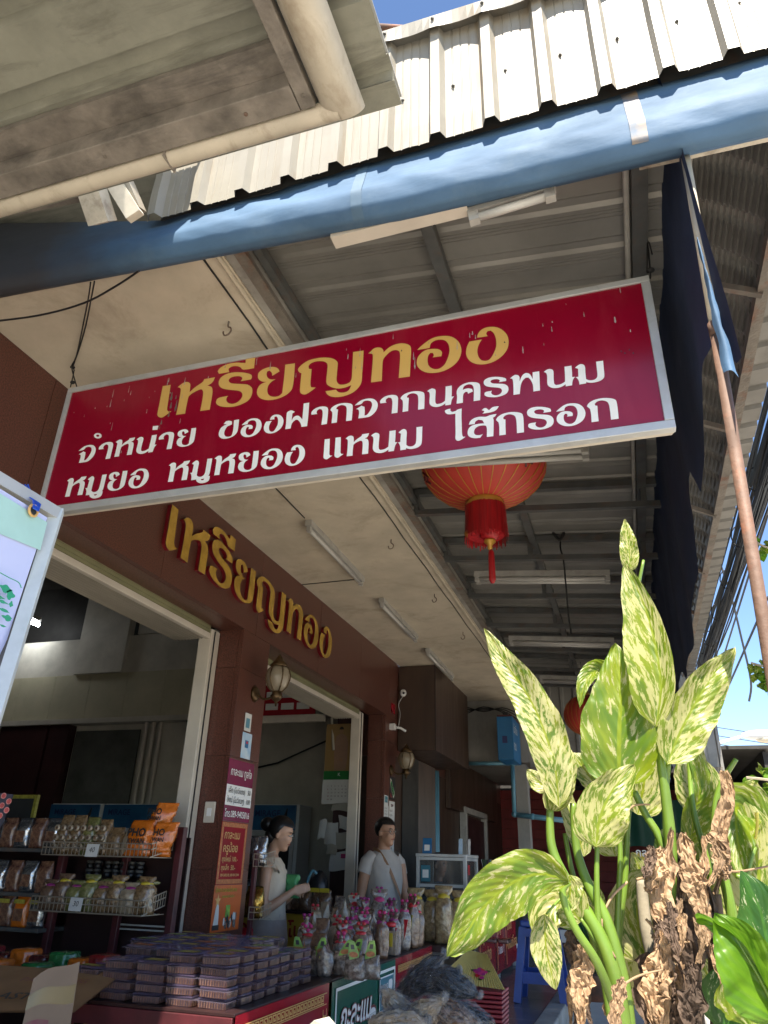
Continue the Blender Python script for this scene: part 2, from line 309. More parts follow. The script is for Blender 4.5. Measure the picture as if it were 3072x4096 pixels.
defm('sign_red', (0.25, 0.002, 0.018), 0.20, var=0.14, scale=1.1, grime=0.30, gcol=(0.30, 0.030, 0.045), gscale=2.2, gstretch=(2.5, 1, 0.5), spec=0.5, bump=0.06, bscale=2.5)
defm('alu', (0.50, 0.51, 0.50), 0.42, metal=0.35, var=0.1, scale=6, grime=0.4, gcol=(0.25, 0.24, 0.22), gscale=9)
defm('sign_gold', (0.62, 0.38, 0.10), 0.35, var=0.08, scale=2)
defm('sign_white', (0.80, 0.80, 0.76), 0.4, var=0.05, scale=12)
defm('gold_metal', (0.66, 0.41, 0.07), 0.22, metal=0.35, var=0.22, scale=9)
defm('letter_red', (0.16, 0.006, 0.012), 0.35)
defm('slat_olive', (0.22, 0.215, 0.11), 0.5, var=0.15, scale=3)
defm('slat', (0.34, 0.31, 0.25), 0.4, metal=0.25, var=0.22, scale=3, stretch=(1, .3, 1))
defm('cream', (0.56, 0.51, 0.43), 0.45, var=0.08, scale=5)
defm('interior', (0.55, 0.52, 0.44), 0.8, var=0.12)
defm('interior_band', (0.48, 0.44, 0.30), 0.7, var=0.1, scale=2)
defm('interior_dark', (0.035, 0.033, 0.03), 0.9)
defm('brown_post', (0.045, 0.014, 0.014), 0.5)
defm('floor_tile', (0.14, 0.14, 0.145), 0.25, var=0.2, scale=4, grime=0.4, gcol=(0.05, 0.05, 0.05))
defm('ground', (0.56, 0.51, 0.43), 0.85, var=0.15, scale=1.5, bump=0.2)
defm('asphalt', (0.055, 0.055, 0.055), 0.9, var=0.2, scale=3)
defm('brown_board', (0.060, 0.034, 0.022), 0.45, var=0.2, scale=3, stretch=(3, 3, 0.5))
defm('pipe_blue', (0.10, 0.25, 0.33), 0.4, var=0.1)
defm('box_blue', (0.012, 0.13, 0.30), 0.45, var=0.1)
defm('print_white', (0.72, 0.72, 0.70), 0.5, var=0.03)
defm('print_black', (0.02, 0.02, 0.02), 0.5)
defm('red_wall', (0.20, 0.014, 0.012), 0.6, var=0.2)
defm('rust_pipe', (0.15, 0.085, 0.055), 0.7, var=0.2, scale=12, grime=0.85, gcol=(0.30, 0.10, 0.045), gscale=7, bump=0.25)
defm('white_pipe', (0.52, 0.46, 0.35), 0.45, var=0.12, scale=6)
defm('white_wood', (0.60, 0.54, 0.43), 0.7, var=0.2, scale=8, grime=0.8, gcol=(0.10, 0.05, 0.03), gscale=7)

# ------------------------------------------------------------------ ground, walkway, street
def ribbed(name, x0, x1, y0, y1, z0, z1, pitch, h, m, parent, along='X', w_=0.35, n=2, kind=None):
    pass

box('ground', M['ground'], None, -60, 60, -40, 160, -0.3, 0.0, kind='structure')
box('street', M['asphalt'], None, 5.5, 14, -40, 160, 0.004, 0.008, kind='structure')
wk = thing('raised_walkway', '', '')
C.objects.unlink(wk); bpy.data.objects.remove(wk)
wk = box('walkway', M['grout'], None, -1.5, -0.72, 2.2, 16, 0.0, 0.44, kind='structure')
mt = None
for i in range(34):
    for j in range(2):
        x0 = -1.5 + j * 0.39; y0 = 2.2 + i * 0.4
        me = None
        box('floor_tile', M['floor_tile'], wk, x0 + 0.002, x0 + 0.388, y0 + 0.002, y0 + 0.398, 0.44, 0.45, 0.002)
box('kerb', M['concrete_beam'], None, -0.72, -0.60, 2.2, 16, 0.0, 0.47, 0.01, kind='structure')
box('lower_pavement', M['ground'], None, -0.598, 1.6, 2.2, 30, 0.0, 0.30, kind='structure')

# ------------------------------------------------------------------ shop building
FZ0, FZ1, WX = 2.65, 3.25, -2.3
shop = thing('shop_building', 'brown granite shop front with rolled-up shutters under the porch ceiling', 'shop', (WX, 4, 0))
def granite_run(y0, y1, z0, z1, ys, zs, x=WX, t=0.03):
    ys = [y0] + [y for y in ys if y0 < y < y1] + [y1]; zs = [z0] + [z for z in zs if z0 < z < z1] + [z1]
    for a, b in zip(ys, ys[1:]):
        for c, d in zip(zs, zs[1:]):
            box('granite_panel', M['granite'], shop, x - t, x, a + 0.0012, b - 0.0012, c + 0.0012, d - 0.0012, 0.001)
box('fascia_core', M['granite_joint'], shop, WX - 0.19, WX - 0.031, -1.5, 7.45, FZ0 + 0.012, FZ1 + 0.5)
granite_run(-1.5, 7.455, FZ0, FZ1, [-0.3, 0.9, 2.1, 3.1, 4.22, 5.3, 6.3, 7.2], [])
box('fascia_soffit', M['granite'], shop, WX - 0.19, WX - 0.031, -1.5, 7.09, FZ0, FZ0 + 0.01)
for (a, b) in ((4.06, 4.44), (7.09, 7.455)):
    box('column_core', M['granite_joint'], shop, WX - 0.17, WX - 0.031, a + 0.02, b - 0.02, 0, FZ0)
    granite_run(a, b, 0, FZ0, [], [0.62, 1.24, 1.86, 2.4])
    for c, d in ((0, 0.62), (0.62, 1.24), (1.24, 1.86), (1.86, 2.4), (2.4, FZ0)):
        box('granite_panel', M['granite'], shop, WX - 0.18, WX - 0.032, a + 0.002, a + 0.018, c + 0.001, d - 0.001)
        box('granite_panel', M['granite'], shop, WX - 0.18, WX - 0.032, b - 0.018, b - 0.002, c + 0.001, d - 0.001)
# door rails of the shutters
def rail(y0, y1):
    g = MB(); g.box(-2.56, -2.47, y0, y1, 0, 2.63, 0.004); r = g.build('shutter_rail', M['cream'], shop)
    MB().box(-2.468, -2.462, y0 + (y1 - y0) * 0.30, y0 + (y1 - y0) * 0.36, 0, 2.62).build('rail_groove', M['print_black'], r)
rail(3.95, 4.055); rail(6.80, 6.90)
# rolled shutters: olive end slats, cream bottom bar, ribbed curtain going up into the drum
def shutter(y0, y1):
    for k in range(3):
        box('slat', M['slat_olive'], shop, -2.488, -2.48, y0, y1, 2.603 + k * 0.021, 2.622 + k * 0.021, 0.002)
    box('bottom_bar', M['cream'], shop, -2.51, -2.476, y0, y1, 2.563, 2.60, 0.004)
    for k in range(11):
        g = MB(); x = -2.525 - k * 0.024; z = 2.566 - 0.004 * sin(k * 0.3)
        def fn(u, v, x=x, z=z): 
            return (x - 0.021 * u, y0 + (y1 - y0) * v, z + 0.010 * abs(cos(u * pi)) + (0.02 * max(0, k - 8)))
        g.sheet(fn, 6, 1); g.build('slat', M['slat'], shop, True)
shutter(-1.2, 3.95); shutter(4.5, 6.80)
# interior shell
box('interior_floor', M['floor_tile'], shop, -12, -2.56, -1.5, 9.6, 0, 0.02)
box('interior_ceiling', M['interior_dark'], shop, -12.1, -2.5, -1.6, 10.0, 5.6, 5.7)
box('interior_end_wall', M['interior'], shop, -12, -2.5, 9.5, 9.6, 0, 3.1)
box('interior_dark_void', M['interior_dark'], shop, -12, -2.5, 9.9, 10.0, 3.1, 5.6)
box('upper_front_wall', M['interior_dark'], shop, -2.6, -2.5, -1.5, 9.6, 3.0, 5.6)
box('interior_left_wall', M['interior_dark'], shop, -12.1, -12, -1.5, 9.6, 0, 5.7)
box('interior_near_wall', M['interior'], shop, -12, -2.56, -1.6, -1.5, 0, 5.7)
g = MB()
for k in range(14):
    x = -12 + k * 0.68
    box('ceiling_board', M['interior_band'], shop, x, x + 0.675, 9.38, 9.45, 3.17, 3.86, 0.003)
box('band_lip', M['interior'], shop, -12, -2.6, 9.3, 9.5, 3.09, 3.165)
box('upper_wall', M['interior'], shop, -12, -5.6, 9.40, 9.5, 3.862, 4.45)
box('upper_post', M['interior'], shop, -8.25, -7.35, 9.33, 9.48, 3.862, 5.6)
box('upper_post', M['interior'], shop, -7.2, -6.2, 9.38, 9.48, 4.46, 5.6)
for x0, x1 in ((-9.4, -8.5), (-8.45, -8.1), (-5.8, -5.55), (-3.1, -2.7)):
    box('wall_post', M['brown_post'], shop, x0, x1, 9.32, 9.49, 0.02, 3.08)
for x in (-6.75, -6.62, -6.50):
    MB().tube([(x, 9.36, 0.1), (x, 9.36, 3.08)], 0.028, 10).build('conduit', M['cream'], shop)
for k in range(3):
    box('window_pane', mat('dark_pane', (0.13, 0.135, 0.12), 0.15, spec=0.6) if k == 0 else bpy.data.materials['dark_pane'], shop, *((-8.05, -6.9), (-5.5, -4.95), (-12, -9.45))[k], 9.44, 9.46, 1.0, 3.0)
MB().tube([at(548, 1660, 'Y', 9.3), at(600, 1648, 'Y', 9.3), at(650, 1625, 'Y', 9.3), at(706, 1600, 'Y', 9.3)], 0.012, 5).build('loose_wire', M['cable'], shop)
# post inside the doorway, seen behind the door rail
box('inner_post', M['brown_post'], shop, -2.98, -2.66, 7.5, 7.8, 0.02, 2.7)
# wall beyond the second column
box('porch_wall', M['brown_board'], shop, -2.7, -2.32, 7.46, 14.1, 0.0, 2.3)
box('porch_wall_upper', M['granite'], shop, -2.7, -2.32, 7.46, 14.1, 2.302, 3.25)

# ------------------------------------------------------------------ porch ceiling and beams
ceil_ = MB().box(-2.3, -1.19, 1.58, 9.56, 3.25, 3.40).build('ceiling', M['plaster'], None, kind='structure')
box('beam_edge', M['concrete_beam'], ceil_, -1.19, -1.13, 1.62, 9.55, 3.252, 3.452, 0.006)
def line_y(name, x, z, y0, y1, r, m, par): return MB().tube([(x, y0, z), (x, (y0 + y1) / 2, z - 0.004), (x, y1, z)], r, 8).build(name, m, par)
cw = line_y('conduit', -1.205, 3.242, 1.55, 9.5, 0.010, M['white_pipe'], ceil_)
MB().tube([(-1.265 + 0.003 * sin(k * 1.3), 1.6 + k * 0.2, 3.245 - 0.003 * (k % 2)) for k in range(40)], 0.004, 5).build('thin_wire', M['cable'], ceil_)
MB().tube([(-2.3, 4.88, 3.247), (-1.8, 4.87, 3.246)], 0.004, 5).build('thin_wire', M['cable'], ceil_)
MB().tube([(-1.79, 3.0, 3.246), (-1.785, 3.4, 3.243), (-1.785, 3.75, 3.244)], 0.004, 5).build('thin_wire', M['cable'], ceil_)

# hooks in the ceiling
hook0 = thing('ceiling_hook', 'rusty hook in the porch ceiling above the sign, nearest the camera', 'hook', (-1.344, 1.971, 3.25), 'rusty iron hooks in the porch ceiling')
hp = [(0, 0, 0), (0, 0, -0.025), (0.012, 0, -0.035), (0.016, 0, -0.05), (0.006, 0, -0.066), (-0.010, 0, -0.068), (-0.018, 0, -0.056), (-0.018, 0, -0.047)]
hk = MB().tube(catmull([Vector(p) + hook0.location for p in hp], 4), 0.0035, 6).build('hook', M['steel_rust'], hook0, True)
for (x, y), lb in zip(((-1.359, 4.221), (-1.347, 5.347), (-1.350, 6.434)), ('rusty hook in the ceiling just beyond the red sign board', 'rusty hook in the ceiling midway between sign and far wall', 'rusty hook in the ceiling farthest from the sign, nearest the big leaf tip')):
    dup(hook0, (x, y, 3.25), 0.2, lb)

# fluorescent battens
def batten(name, label, a, b, w_=0.045, two=False, group='fluorescent tube lamps of the porch', hz=0.04):
    a = Vector(a); b = Vector(b); t = thing(name, label, 'lamp', tuple((a + b) / 2), group)
    d = (b - a).normalized(); sd = d.cross(UZ).normalized()
    MB().bar(a, b, w_, hz).build('housing', M['tube_body'], t)
    for s in ((-1, 1) if two else (0,)):
        o = sd * s * w_ * 0.32 - UZ * (hz * 0.5 + 0.018)
        MB().tube([a + d * 0.03 + o, b - d * 0.03 + o], 0.014, 10).build('tube', M['tube_glass'], t, True)
        for e, q in ((a, 1), (b, -1)):
            MB().bar(e + d * 0.004 * q + o + UZ * 0.008, e + d * 0.035 * q + o + UZ * 0.008, 0.026, 0.05).build('lamp_holder', M['tube_body'], t)
    return t
batten('fluorescent_lamp', 'ceiling batten lamp nearest the red sign, above the gold letters', (-1.775, 3.79, 3.228), (-1.785, 4.84, 3.228))
batten('fluorescent_lamp', 'middle batten lamp along the porch ceiling', (-1.79, 5.33, 3.228), (-1.80, 6.42, 3.228))
batten('fluorescent_lamp', 'farthest batten lamp along the porch ceiling by the brown box', (-1.81, 6.89, 3.228), (-1.825, 8.05, 3.228))

# ------------------------------------------------------------------ sheet roof of the porch
ROOFZ = lambda x: 3.45 - 0.085 * (x + 1.13)
roof = thing('porch_sheet_roof', 'grey corrugated metal porch roof on dark steel trusses above the sign', 'roof', (-0.4, 5, 3.4))
def ribsheet(name, y0, y1, x0, x1, zf, m, parent, rib=0.011):
    # ribs run along x; cross-section along y
    per = y1 - y0; prof = [(0, 0), (0.04, 0), (0.055, rib), (0.085, rib), (0.10, 0), (0.118, 0), (0.120, 0.004), (0.122, 0), (0.132, 0), (0.134, 0.004), (0.136, 0)]
    k = int(round(per / 0.2)); P = []
    for i in range(k):
        P += [(y0 + i * per / k + a, h) for a, h in prof] + [(y0 + i * per / k + 0.148, 0), (y0 + i * per / k + 0.15, 0.004), (y0 + i * per / k + 0.152, 0)]
    P.append((y1, 0)); v = []
    nx = 4
    for i in range(nx + 1):
        x = x0 + (x1 - x0) * i / nx
        v += [(x, y, zf(x) + h + 0.003 * noise.noise(Vector((x * 2, y * 3, 5)))) for y, h in P]
    n = len(P)
    f = [(i * n + j, (i + 1) * n + j, (i + 1) * n + j + 1, i * n + j + 1) for i in range(nx) for j in range(n - 1)]
    return mesh(name, v, f, m, parent)
y = 1.6
while y < 9.6:
    ribsheet('roof_sheet', y, y + 0.8, -1.185, 0.40, lambda x, y=y: ROOFZ(x) + (0.002 if int(y * 1.25) % 2 else 0), M['roof_under'], roof)
    y += 0.8
def chord(x0, x1, y, dz, w_=0.035, h_=0.035):
    MB().bar((x0, y, ROOFZ(x0) - dz), (x1, y, ROOFZ(x1) - dz), w_, h_).build('chord', M['steel_grey'], roof)
for k, y in enumerate([3.06, 3.93, 4.72, 5.54, 6.36, 7.18, 8.0, 8.8]):
    chord(-1.125, 0.39, y, 0.03, 0.04, 0.04); chord(-1.125, 0.39, y, 0.17)
    for x in (-1.10, -0.50, 0.24):
        MB().bar((x, y, ROOFZ(x) - 0.155), (x, y, ROOFZ(x) - 0.05), 0.03, 0.03, UX).build('web', M['steel_grey'], roof)
for x, z, w_ in ((-1.108, 0.10, 0.03), (-0.475, 0.045, 0.045), (0.235, 0.045, 0.05)):
    MB().bar((x, 1.62, ROOFZ(x) - z), (x, 9.5, ROOFZ(x) - z), w_, w_).build('purlin', M['steel_grey'], roof)
MB().bar((-1.125, 1.6, 3.40), (-1.125, 9.5, 3.40), 0.02, 0.05).build('purlin', M['steel_grey'], roof)
MB().bar((-1.13, 1.6, 3.262), (-1.13, 9.5, 3.262), 0.045, 0.022).build('edge_angle', M['steel_rust'], roof)
MB().tube([(0.195, 1.7, ROOFZ(0.2) - 0.05), (0.2, 9.3, ROOFZ(0.2) - 0.05)], 0.010, 8).build('conduit', M['tube_body'], roof)
# transverse lamps under the trusses
for i, (y, a, b) in enumerate(((3.14, -1.03, -0.02), (4.92, -0.93, 0.01), (6.62, -0.95, -0.02), (8.2, -0.86, 0.10))):
    batten('fluorescent_lamp', ('twin tube lamp half hidden behind the red lantern', 'twin tube lamp on the trusses just past the lantern tassel', 'twin tube lamp on the trusses beside the tall spotted leaf', 'twin tube lamp nearest the corrugated end wall')[i],
           (a, y, ROOFZ(a) - 0.225), (b, y, ROOFZ(b) - 0.225), 0.10, True)
# front lamp under the blue tarp
batten('fluorescent_lamp', 'dirty lamp fixed along the front edge below the blue tarp roll', at(1010, 462, 'Y', 1.60), at(1200, 404, 'Y', 1.60), 0.028, False, None, 0.02)
fb = thing('front_edge_board', 'weathered white board under the blue tarp roll at the porch front', 'board', (0, 1.6, 3.1))
MB().bar(at(720, 520, 'Y', 1.585), at(1010, 448, 'Y', 1.585), 0.05, 0.022).build('board', M['cream'], fb)
MB().bar(at(1380, 345, 'Y', 1.585), at(1720, 268, 'Y', 1.585), 0.05, 0.03).build('board', M['white_wood'], fb)

# strings, wires on the roof
rp = thing('hanging_rope_bundle', 'knotted dark rope hanging from a truss near the red lantern', 'rope', (-0.25, 4.72, 3.2))
MB().tube(catmull([at(1205, 1130, 'Y', 4.72), at(1213, 1150, 'Y', 4.72), at(1210, 1180, 'Y', 4.72), at(1217, 1210, 'Y', 4.72), at(1222, 1260, 'Y', 4.75), at(1228, 1330, 'Y', 4.8), at(1234, 1370, 'Y', 4.8)], 4), 0.006, 5).build('rope', M['cable'], rp)
MB().tube(catmull([at(1200, 1128, 'Y', 4.7), at(1195, 1150, 'Y', 4.7), at(1210, 1165, 'Y', 4.7), at(1222, 1140, 'Y', 4.7), at(1225, 1128, 'Y', 4.7)], 5), 0.012, 5).build('knot', M['cable'], rp)
MB().tube(catmull([at(1120, 1045, 'Y', 4.0), at(1150, 1090, 'Y', 4.3), at(1190, 1128, 'Y', 4.7)], 4), 0.003, 5).build('rope', M['cable'], rp)

# ------------------------------------------------------------------ end walls
endw = thing('porch_end_wall', 'pale stained wall panel at the far end of the porch', 'wall', (-1.5, 9.6, 0))
box('wall_panel', M['plaster_grey'], endw, -2.315, -1.20, 9.565, 9.66, 2.47, 3.46)
box('side_column', M['plaster_grey'], endw, -1.38, -1.24, 9.50, 9.7, 0.3, 2.44)
cor = thing('corrugated_end_wall', 'grey corrugated sheet wall closing the far end of the metal roof', 'wall', (-0.3, 9.6, 2.9))
def vsheet(name, x0, x1, y, z0, z1, m, parent, rib=0.02, per=0.16, zt=None):
    P = []; x = x0
    while x < x1:
        P += [(x, 0), (x + per * 0.62, 0), (x + per * 0.7, -rib), (x + per * 0.9, -rib)]; x += per
    n = len(P); v = [(a, y + h, z0) for a, h in P] + [(a, y + h, z1) for a, h in P]
    return mesh(name, v, [(i, i + 1, n + i + 1, n + i) for i in range(n - 1)], m, parent)
for k in range(3): vsheet('sheet', -1.2 + k * 0.72, -1.2 + k * 0.72 + 0.73, 9.6 + 0.004 * k, 2.35, 3.46, M['roof_under'], cor)
MB().bar((-1.2, 9.55, 2.95), (1.0, 9.55, 2.93), 0.05, 0.05).build('rail', M['steel_grey'], cor)
MB().bar((-1.2, 9.55, 2.38), (1.0, 9.55, 2.36), 0.06, 0.06).build('rail', M['steel_rust'], cor)
far = thing('red_back_shop', 'dark red walled stall beyond the blue pipes at the far end', 'stall', (-1, 14, 0))
vb = MB()
for k in range(14): box('wall_board', M['red_wall'], far, -2.9, 1.5, 14.0, 14.05, 0.3 + k * 0.16, 0.3 + k * 0.16 + 0.155, 0.003)
box('wall_backing', M['interior_dark'], far, -2.9, 1.5, 14.06, 14.10, 0.3, 2.7)
box('low_ceiling', M['plaster_grey'], far, -2.32, -1.2, 9.75, 14, 2.62, 2.68)
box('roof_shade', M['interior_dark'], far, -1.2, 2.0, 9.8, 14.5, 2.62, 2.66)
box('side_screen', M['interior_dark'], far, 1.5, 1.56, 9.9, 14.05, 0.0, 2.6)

# ------------------------------------------------------------------ sunlit parapet sheet above the porch front
par = thing('parapet_cladding', 'sunlit white ribbed sheet metal parapet with a cream ridge cap along the porch front', 'cladding', (-0.4, 1.5, 3.5))
P0, P1, PY = -1.42, 1.65, 1.5
PZB = lambda x: 3.335 + 0.020 * (x + 1.42)            # bottom edge
def sheet_front(name, x0, n, per=0.172, side_end=False):
    P = []
    for i in range(n):
        x = x0 + i * per
        P += [(x, 0.0), (x + 0.006, 0.0), (x + 0.018, -0.026), (x + 0.048, -0.026), (x + 0.062, 0.0)] + [(x + b_ + d_, h2) for b_ in (0.088, 0.117, 0.146) for d_, h2 in ((-.003, 0), (-.0015, 0.0022), (.0015, 0.0022), (.003, 0))]
    P.append((x0 + n * per, 0.0))
    v = []; nz = 6
    for j in range(nz + 1):
        for a, h in P:
            z0 = PZB(a); z1 = 3.90
            t = j / nz; z = z0 + (z1 - z0) * t
            v.append((a, PY + h + 0.006 * noise.noise(Vector((a * 5, z * 6, 1))) + 0.02 * (1 - t) * 0.0, z + (0.004 * noise.noise(Vector((a * 30, 3, 1))) if j == 0 else 0)))
    m_ = len(P)
    f = [(j * m_ + i, j * m_ + i + 1, (j + 1) * m_ + i + 1, (j + 1) * m_ + i) for j in range(nz) for i in range(m_ - 1)]
    return mesh(name, v, f, M['parapet_white'], par)
sheet_front('sheet', -1.425, 5); sheet_front('sheet', -0.565, 5); sheet_front('sheet', 0.295, 5); sheet_front('sheet', 1.155, 3)
# cap flashing, slightly wavy at its lower lip
def capz(x): return 3.865 - 0.012 * (x + 0.55)
def fncap(u, v):
    x = P0 + (P1 - P0) * u; k = v * 4
    lip = 0.010 * abs(sin(pi * (x + 1.425 - 0.033) / 0.172))
    pts = [(PY - 0.052 + lip * 1.4, capz(x) - 0.0 + lip), (PY - 0.050, capz(x) + 0.065), (PY - 0.044, capz(x) + 0.072), (PY + 0.10, capz(x) + 0.085), (PY + 0.10, capz(x) + 0.02)]
    a = pts[min(int(k + 1e-6), 4)]
    return (x, a[0], a[1])
MB().sheet(fncap, 120, 4).build('ridge_cap', M['parapet_white'], par)
box('backing', M['steel_grey'], par, P0, P1, PY + 0.06, PY + 0.09, 3.40, 3.86)
for i in range(18):
    x = -1.425 + 0.033 + i * 0.172
    for z, yy in ((3.905, PY - 0.054), (3.60, PY + 0.0)):
        xx = x if z > 3.8 else x + 0.055
        MB().lathe([(0.001, -0.004), (0.006, -0.003), (0.006, 0.0), (0.001, 0.001)], 8, (xx, yy, z)).build('screw', M['steel_grey'], par)

# blue tarp rolled along the front edge
tarp = thing('rolled_blue_tarp', 'faded blue tarpaulin roll hanging in a long sag below the white parapet', 'tarpaulin', (-0.6, 1.5, 3.2))
def tarpfn(u, v):
    x = -2.35 + 4.0 * u
    top = 3.325 + 0.017 * (x + 1.4) + max(0, -1.4 - x) * 0.31 + 0.05; q = (x + 2.02) / 1.52
    bot = (3.155 - 0.100 * q + 0.0 if q < 1 else 3.055 - 0.011 * (q - 1)) + 0.045
    # cross-section: back top -> over front -> nose -> back underneath
    prof = [(0.06, top + 0.05), (0.02, top + 0.03), (-0.01, top - 0.03), (-0.045, top - (top - bot) * 0.50), (-0.060, top - (top - bot) * 0.68), (-0.05, bot + 0.03), (-0.02, bot + 0.004), (0.01, bot + 0.006), (0.06, bot + 0.05), (0.075, bot + 0.12)]
    k = v * (len(prof) - 1); i = min(int(k), len(prof) - 2); t = k - i
    a, b = prof[i], prof[i + 1]
    y = a[0] + (b[0] - a[0]) * t; z = a[1] + (b[1] - a[1]) * t
    w_ = noise.noise(Vector((x * 4 + z * 9, z * 3, 0))) * 0.007 + noise.noise(Vector((x * 11 + z * 20, z * 5, 7))) * 0.003
    w_ += 0.004 * sin(x * 26 + z * 34 + 3 * noise.noise(Vector((x * 2, 0, 3)))) * max(0, noise.noise(Vector((x * 2.2, 4, z * 4))) + 0.25)
    return (x, 1.545 + y + w_ * (1 if v < 0.8 else 0), z + w_ * 0.3)
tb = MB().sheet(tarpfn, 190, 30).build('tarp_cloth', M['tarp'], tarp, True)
# dirt and painted-in shade darken the left end of the cloth
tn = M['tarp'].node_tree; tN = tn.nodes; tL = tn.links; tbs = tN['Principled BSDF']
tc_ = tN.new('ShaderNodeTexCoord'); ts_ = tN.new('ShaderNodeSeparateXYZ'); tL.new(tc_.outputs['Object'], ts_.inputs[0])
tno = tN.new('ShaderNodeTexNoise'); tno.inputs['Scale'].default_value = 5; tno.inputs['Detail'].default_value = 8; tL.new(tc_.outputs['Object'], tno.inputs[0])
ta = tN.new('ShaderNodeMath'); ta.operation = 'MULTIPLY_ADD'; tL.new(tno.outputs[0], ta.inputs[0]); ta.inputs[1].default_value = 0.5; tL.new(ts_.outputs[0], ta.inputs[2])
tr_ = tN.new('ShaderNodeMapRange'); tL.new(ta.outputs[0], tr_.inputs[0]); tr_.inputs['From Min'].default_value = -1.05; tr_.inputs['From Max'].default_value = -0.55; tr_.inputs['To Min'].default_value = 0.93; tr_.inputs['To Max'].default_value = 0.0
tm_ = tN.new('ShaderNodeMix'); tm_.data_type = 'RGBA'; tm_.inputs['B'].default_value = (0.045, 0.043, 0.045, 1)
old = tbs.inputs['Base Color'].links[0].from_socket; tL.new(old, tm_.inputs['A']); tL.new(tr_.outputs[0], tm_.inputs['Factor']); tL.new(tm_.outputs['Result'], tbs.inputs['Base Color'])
def seam(u, v):
    p = Vector(tarpfn((-0.62 + 2.35) / 4.0 + (u - 0.5) * 0.009, 0.12 + v * 0.6)); return p + Vector((0, -0.003, 0))
MB().sheet(seam, 2, 30).build('seam', mat('tarp_seam', (0.075, 0.14, 0.21), 0.6), tarp, True)
def stain(u, v):
    p = Vector(tarpfn((0.22 + 2.35) / 4.0 + (u - 0.5) * 0.011, 0.16 + v * 0.42)); return p + Vector((0, -0.002, 0))
MB().sheet(stain, 3, 20).build('rust_stain', mat('tarp_stain', (0.24, 0.17, 0.095), 0.6, col2=(0.07, 0.12, 0.19), scale=14), tarp, True)

# ------------------------------------------------------------------ neighbour's awning overhead, top left
nz_ = 2.90
nb = thing('near_awning', 'greenish grey metal awning with a cream half-round gutter, seen from below at top left', 'awning', (-1, 0.8, nz_))
# underside sheet with folded ribs running along x
def nsheet(name, x0, x1, ys, z, m):
    v = []; P = []
    for y0, y1 in zip(ys, ys[1:]):
        w2 = y1 - y0
        P += [(y0, 0), (y0 + w2 * 0.68, 0), (y0 + w2 * 0.73, 0.022), (y0 + w2 * 0.95, 0.022)]
    P.append((ys[-1], 0)); n = len(P)
    for x in (x0, (x0 + x1) / 2, x1): v += [(x, y, z + h) for y, h in P]
    return mesh(name, v, [(i * n + j, (i + 1) * n + j, (i + 1) * n + j + 1, i * n + j + 1) for i in range(2) for j in range(n - 1)], m, nb)
nsheet('awning_sheet', -2.6, -0.352, [-1.0 + 0.185 * k for k in range(12)], 2.975, M['near_sheet'])
MB().box(-2.6, -0.352, 1.036, 1.10, 2.972, 2.976).build('sheet_lip', M['near_sheet'], nb)
MB().box(-2.6, -0.352, -1.0, 1.10, 3.001, 3.005).build('sheet_top', M['alu'], nb)
# frame: beams along x and along y with flat underside, gutters outside
box('frame_beam', M['near_frame'], nb, -2.6, -0.572, 0.935, 1.0, 2.90, 2.97, 0.003)
box('frame_beam', M['near_frame'], nb, -0.57, -0.532, -1.0, 1.0, 2.90, 2.97, 0.003)
box('frame_beam', M['near_frame'], nb, -2.6, -0.572, 0.862, 0.9345, 2.955, 2.972)
def gut(u, v):
    x = -2.6 + (-0.485 + 2.6) * u; a = pi * v
    return (x, 1.028 - 0.025 * cos(a), 2.915 - 0.028 * sin(a))
MB().sheet(gut, 2, 12).build('gutter', M['near_gutter'], nb, True)
def gut2(u, v):
    a = pi * v; y = -1.0 + (1.05 + 1.0) * u
    ex = 1 - max(0, (u - 0.985) / 0.015) ** 2 * 0.4
    return (-0.478 - 0.05 * cos(a), y, 2.93 - 0.05 * sin(a) * ex)
MB().sheet(gut2, 40, 16).build('gutter', M['near_gutter'], nb, True)
mm = MB(); n = 16
mm.v = [(-0.478, 1.045, 2.93)] + [(-0.478 - 0.05 * cos(pi * k / n), 1.05, 2.93 - 0.05 * sin(pi * k / n) * 0.6) for k in range(n + 1)]
mm.f = [(0, k + 1, k + 2) for k in range(n)]; mm.build('gutter_end', M['near_gutter'], nb)
for x_, y_ in ((-0.551, 0.965), (-0.551, 0.5), (-0.551, 0.1), (-0.7, 0.968), (-1.1, 0.968), (-1.5, 0.968)):
    MB().lathe([(0.001, -0.004), (0.005, -0.003), (0.005, 0.0), (0.001, 0.001)], 8, (x_, y_, 2.90)).build('screw', M['steel_rust'], nb)
box('gutter_joint', M['near_frame'], nb, -0.95, -0.946, 1.0, 1.054, 2.886, 2.92)
# bracket of weathered boards below it
q = at(230, 440, 'Y', 1.25)
MB().bar(at(190, 385, 'Y', 1.18), at(222, 482, 'Y', 1.28), 0.075, 0.05, UY).build('bracket', M['white_wood'], nb)
MB().bar(at(235, 375, 'Y', 1.22), at(292, 468, 'Y', 1.30), 0.05, 0.04, UY).build('bracket', M['white_wood'], nb)
MB().bar(at(268, 372, 'Y', 1.24), at(303, 455, 'Y', 1.31), 0.02, 0.05, UY).build('bracket', M['parapet_white'], nb)
MB().bar(at(-60, 452, 'Y', 1.2), at(170, 405, 'Y', 1.2), 0.06, 0.06).build('rear_beam', M['near_frame'], nb)
nr = thing('added_shade_roof', 'unseen metal roof added to shade the left end of the blue tarp', 'roof', (-2, 1, 3.6))
MB().box(-5.0, -1.20, -4.5, 1.42, 3.66, 3.70).build('roof_sheet', M['near_sheet'], nr); MB().box(-5.0, -1.47, 1.422, 1.95, 3.66, 3.70).build('roof_sheet', M['near_sheet'], nr)  # unseen sheets, added to keep the sun off the tarp's left end
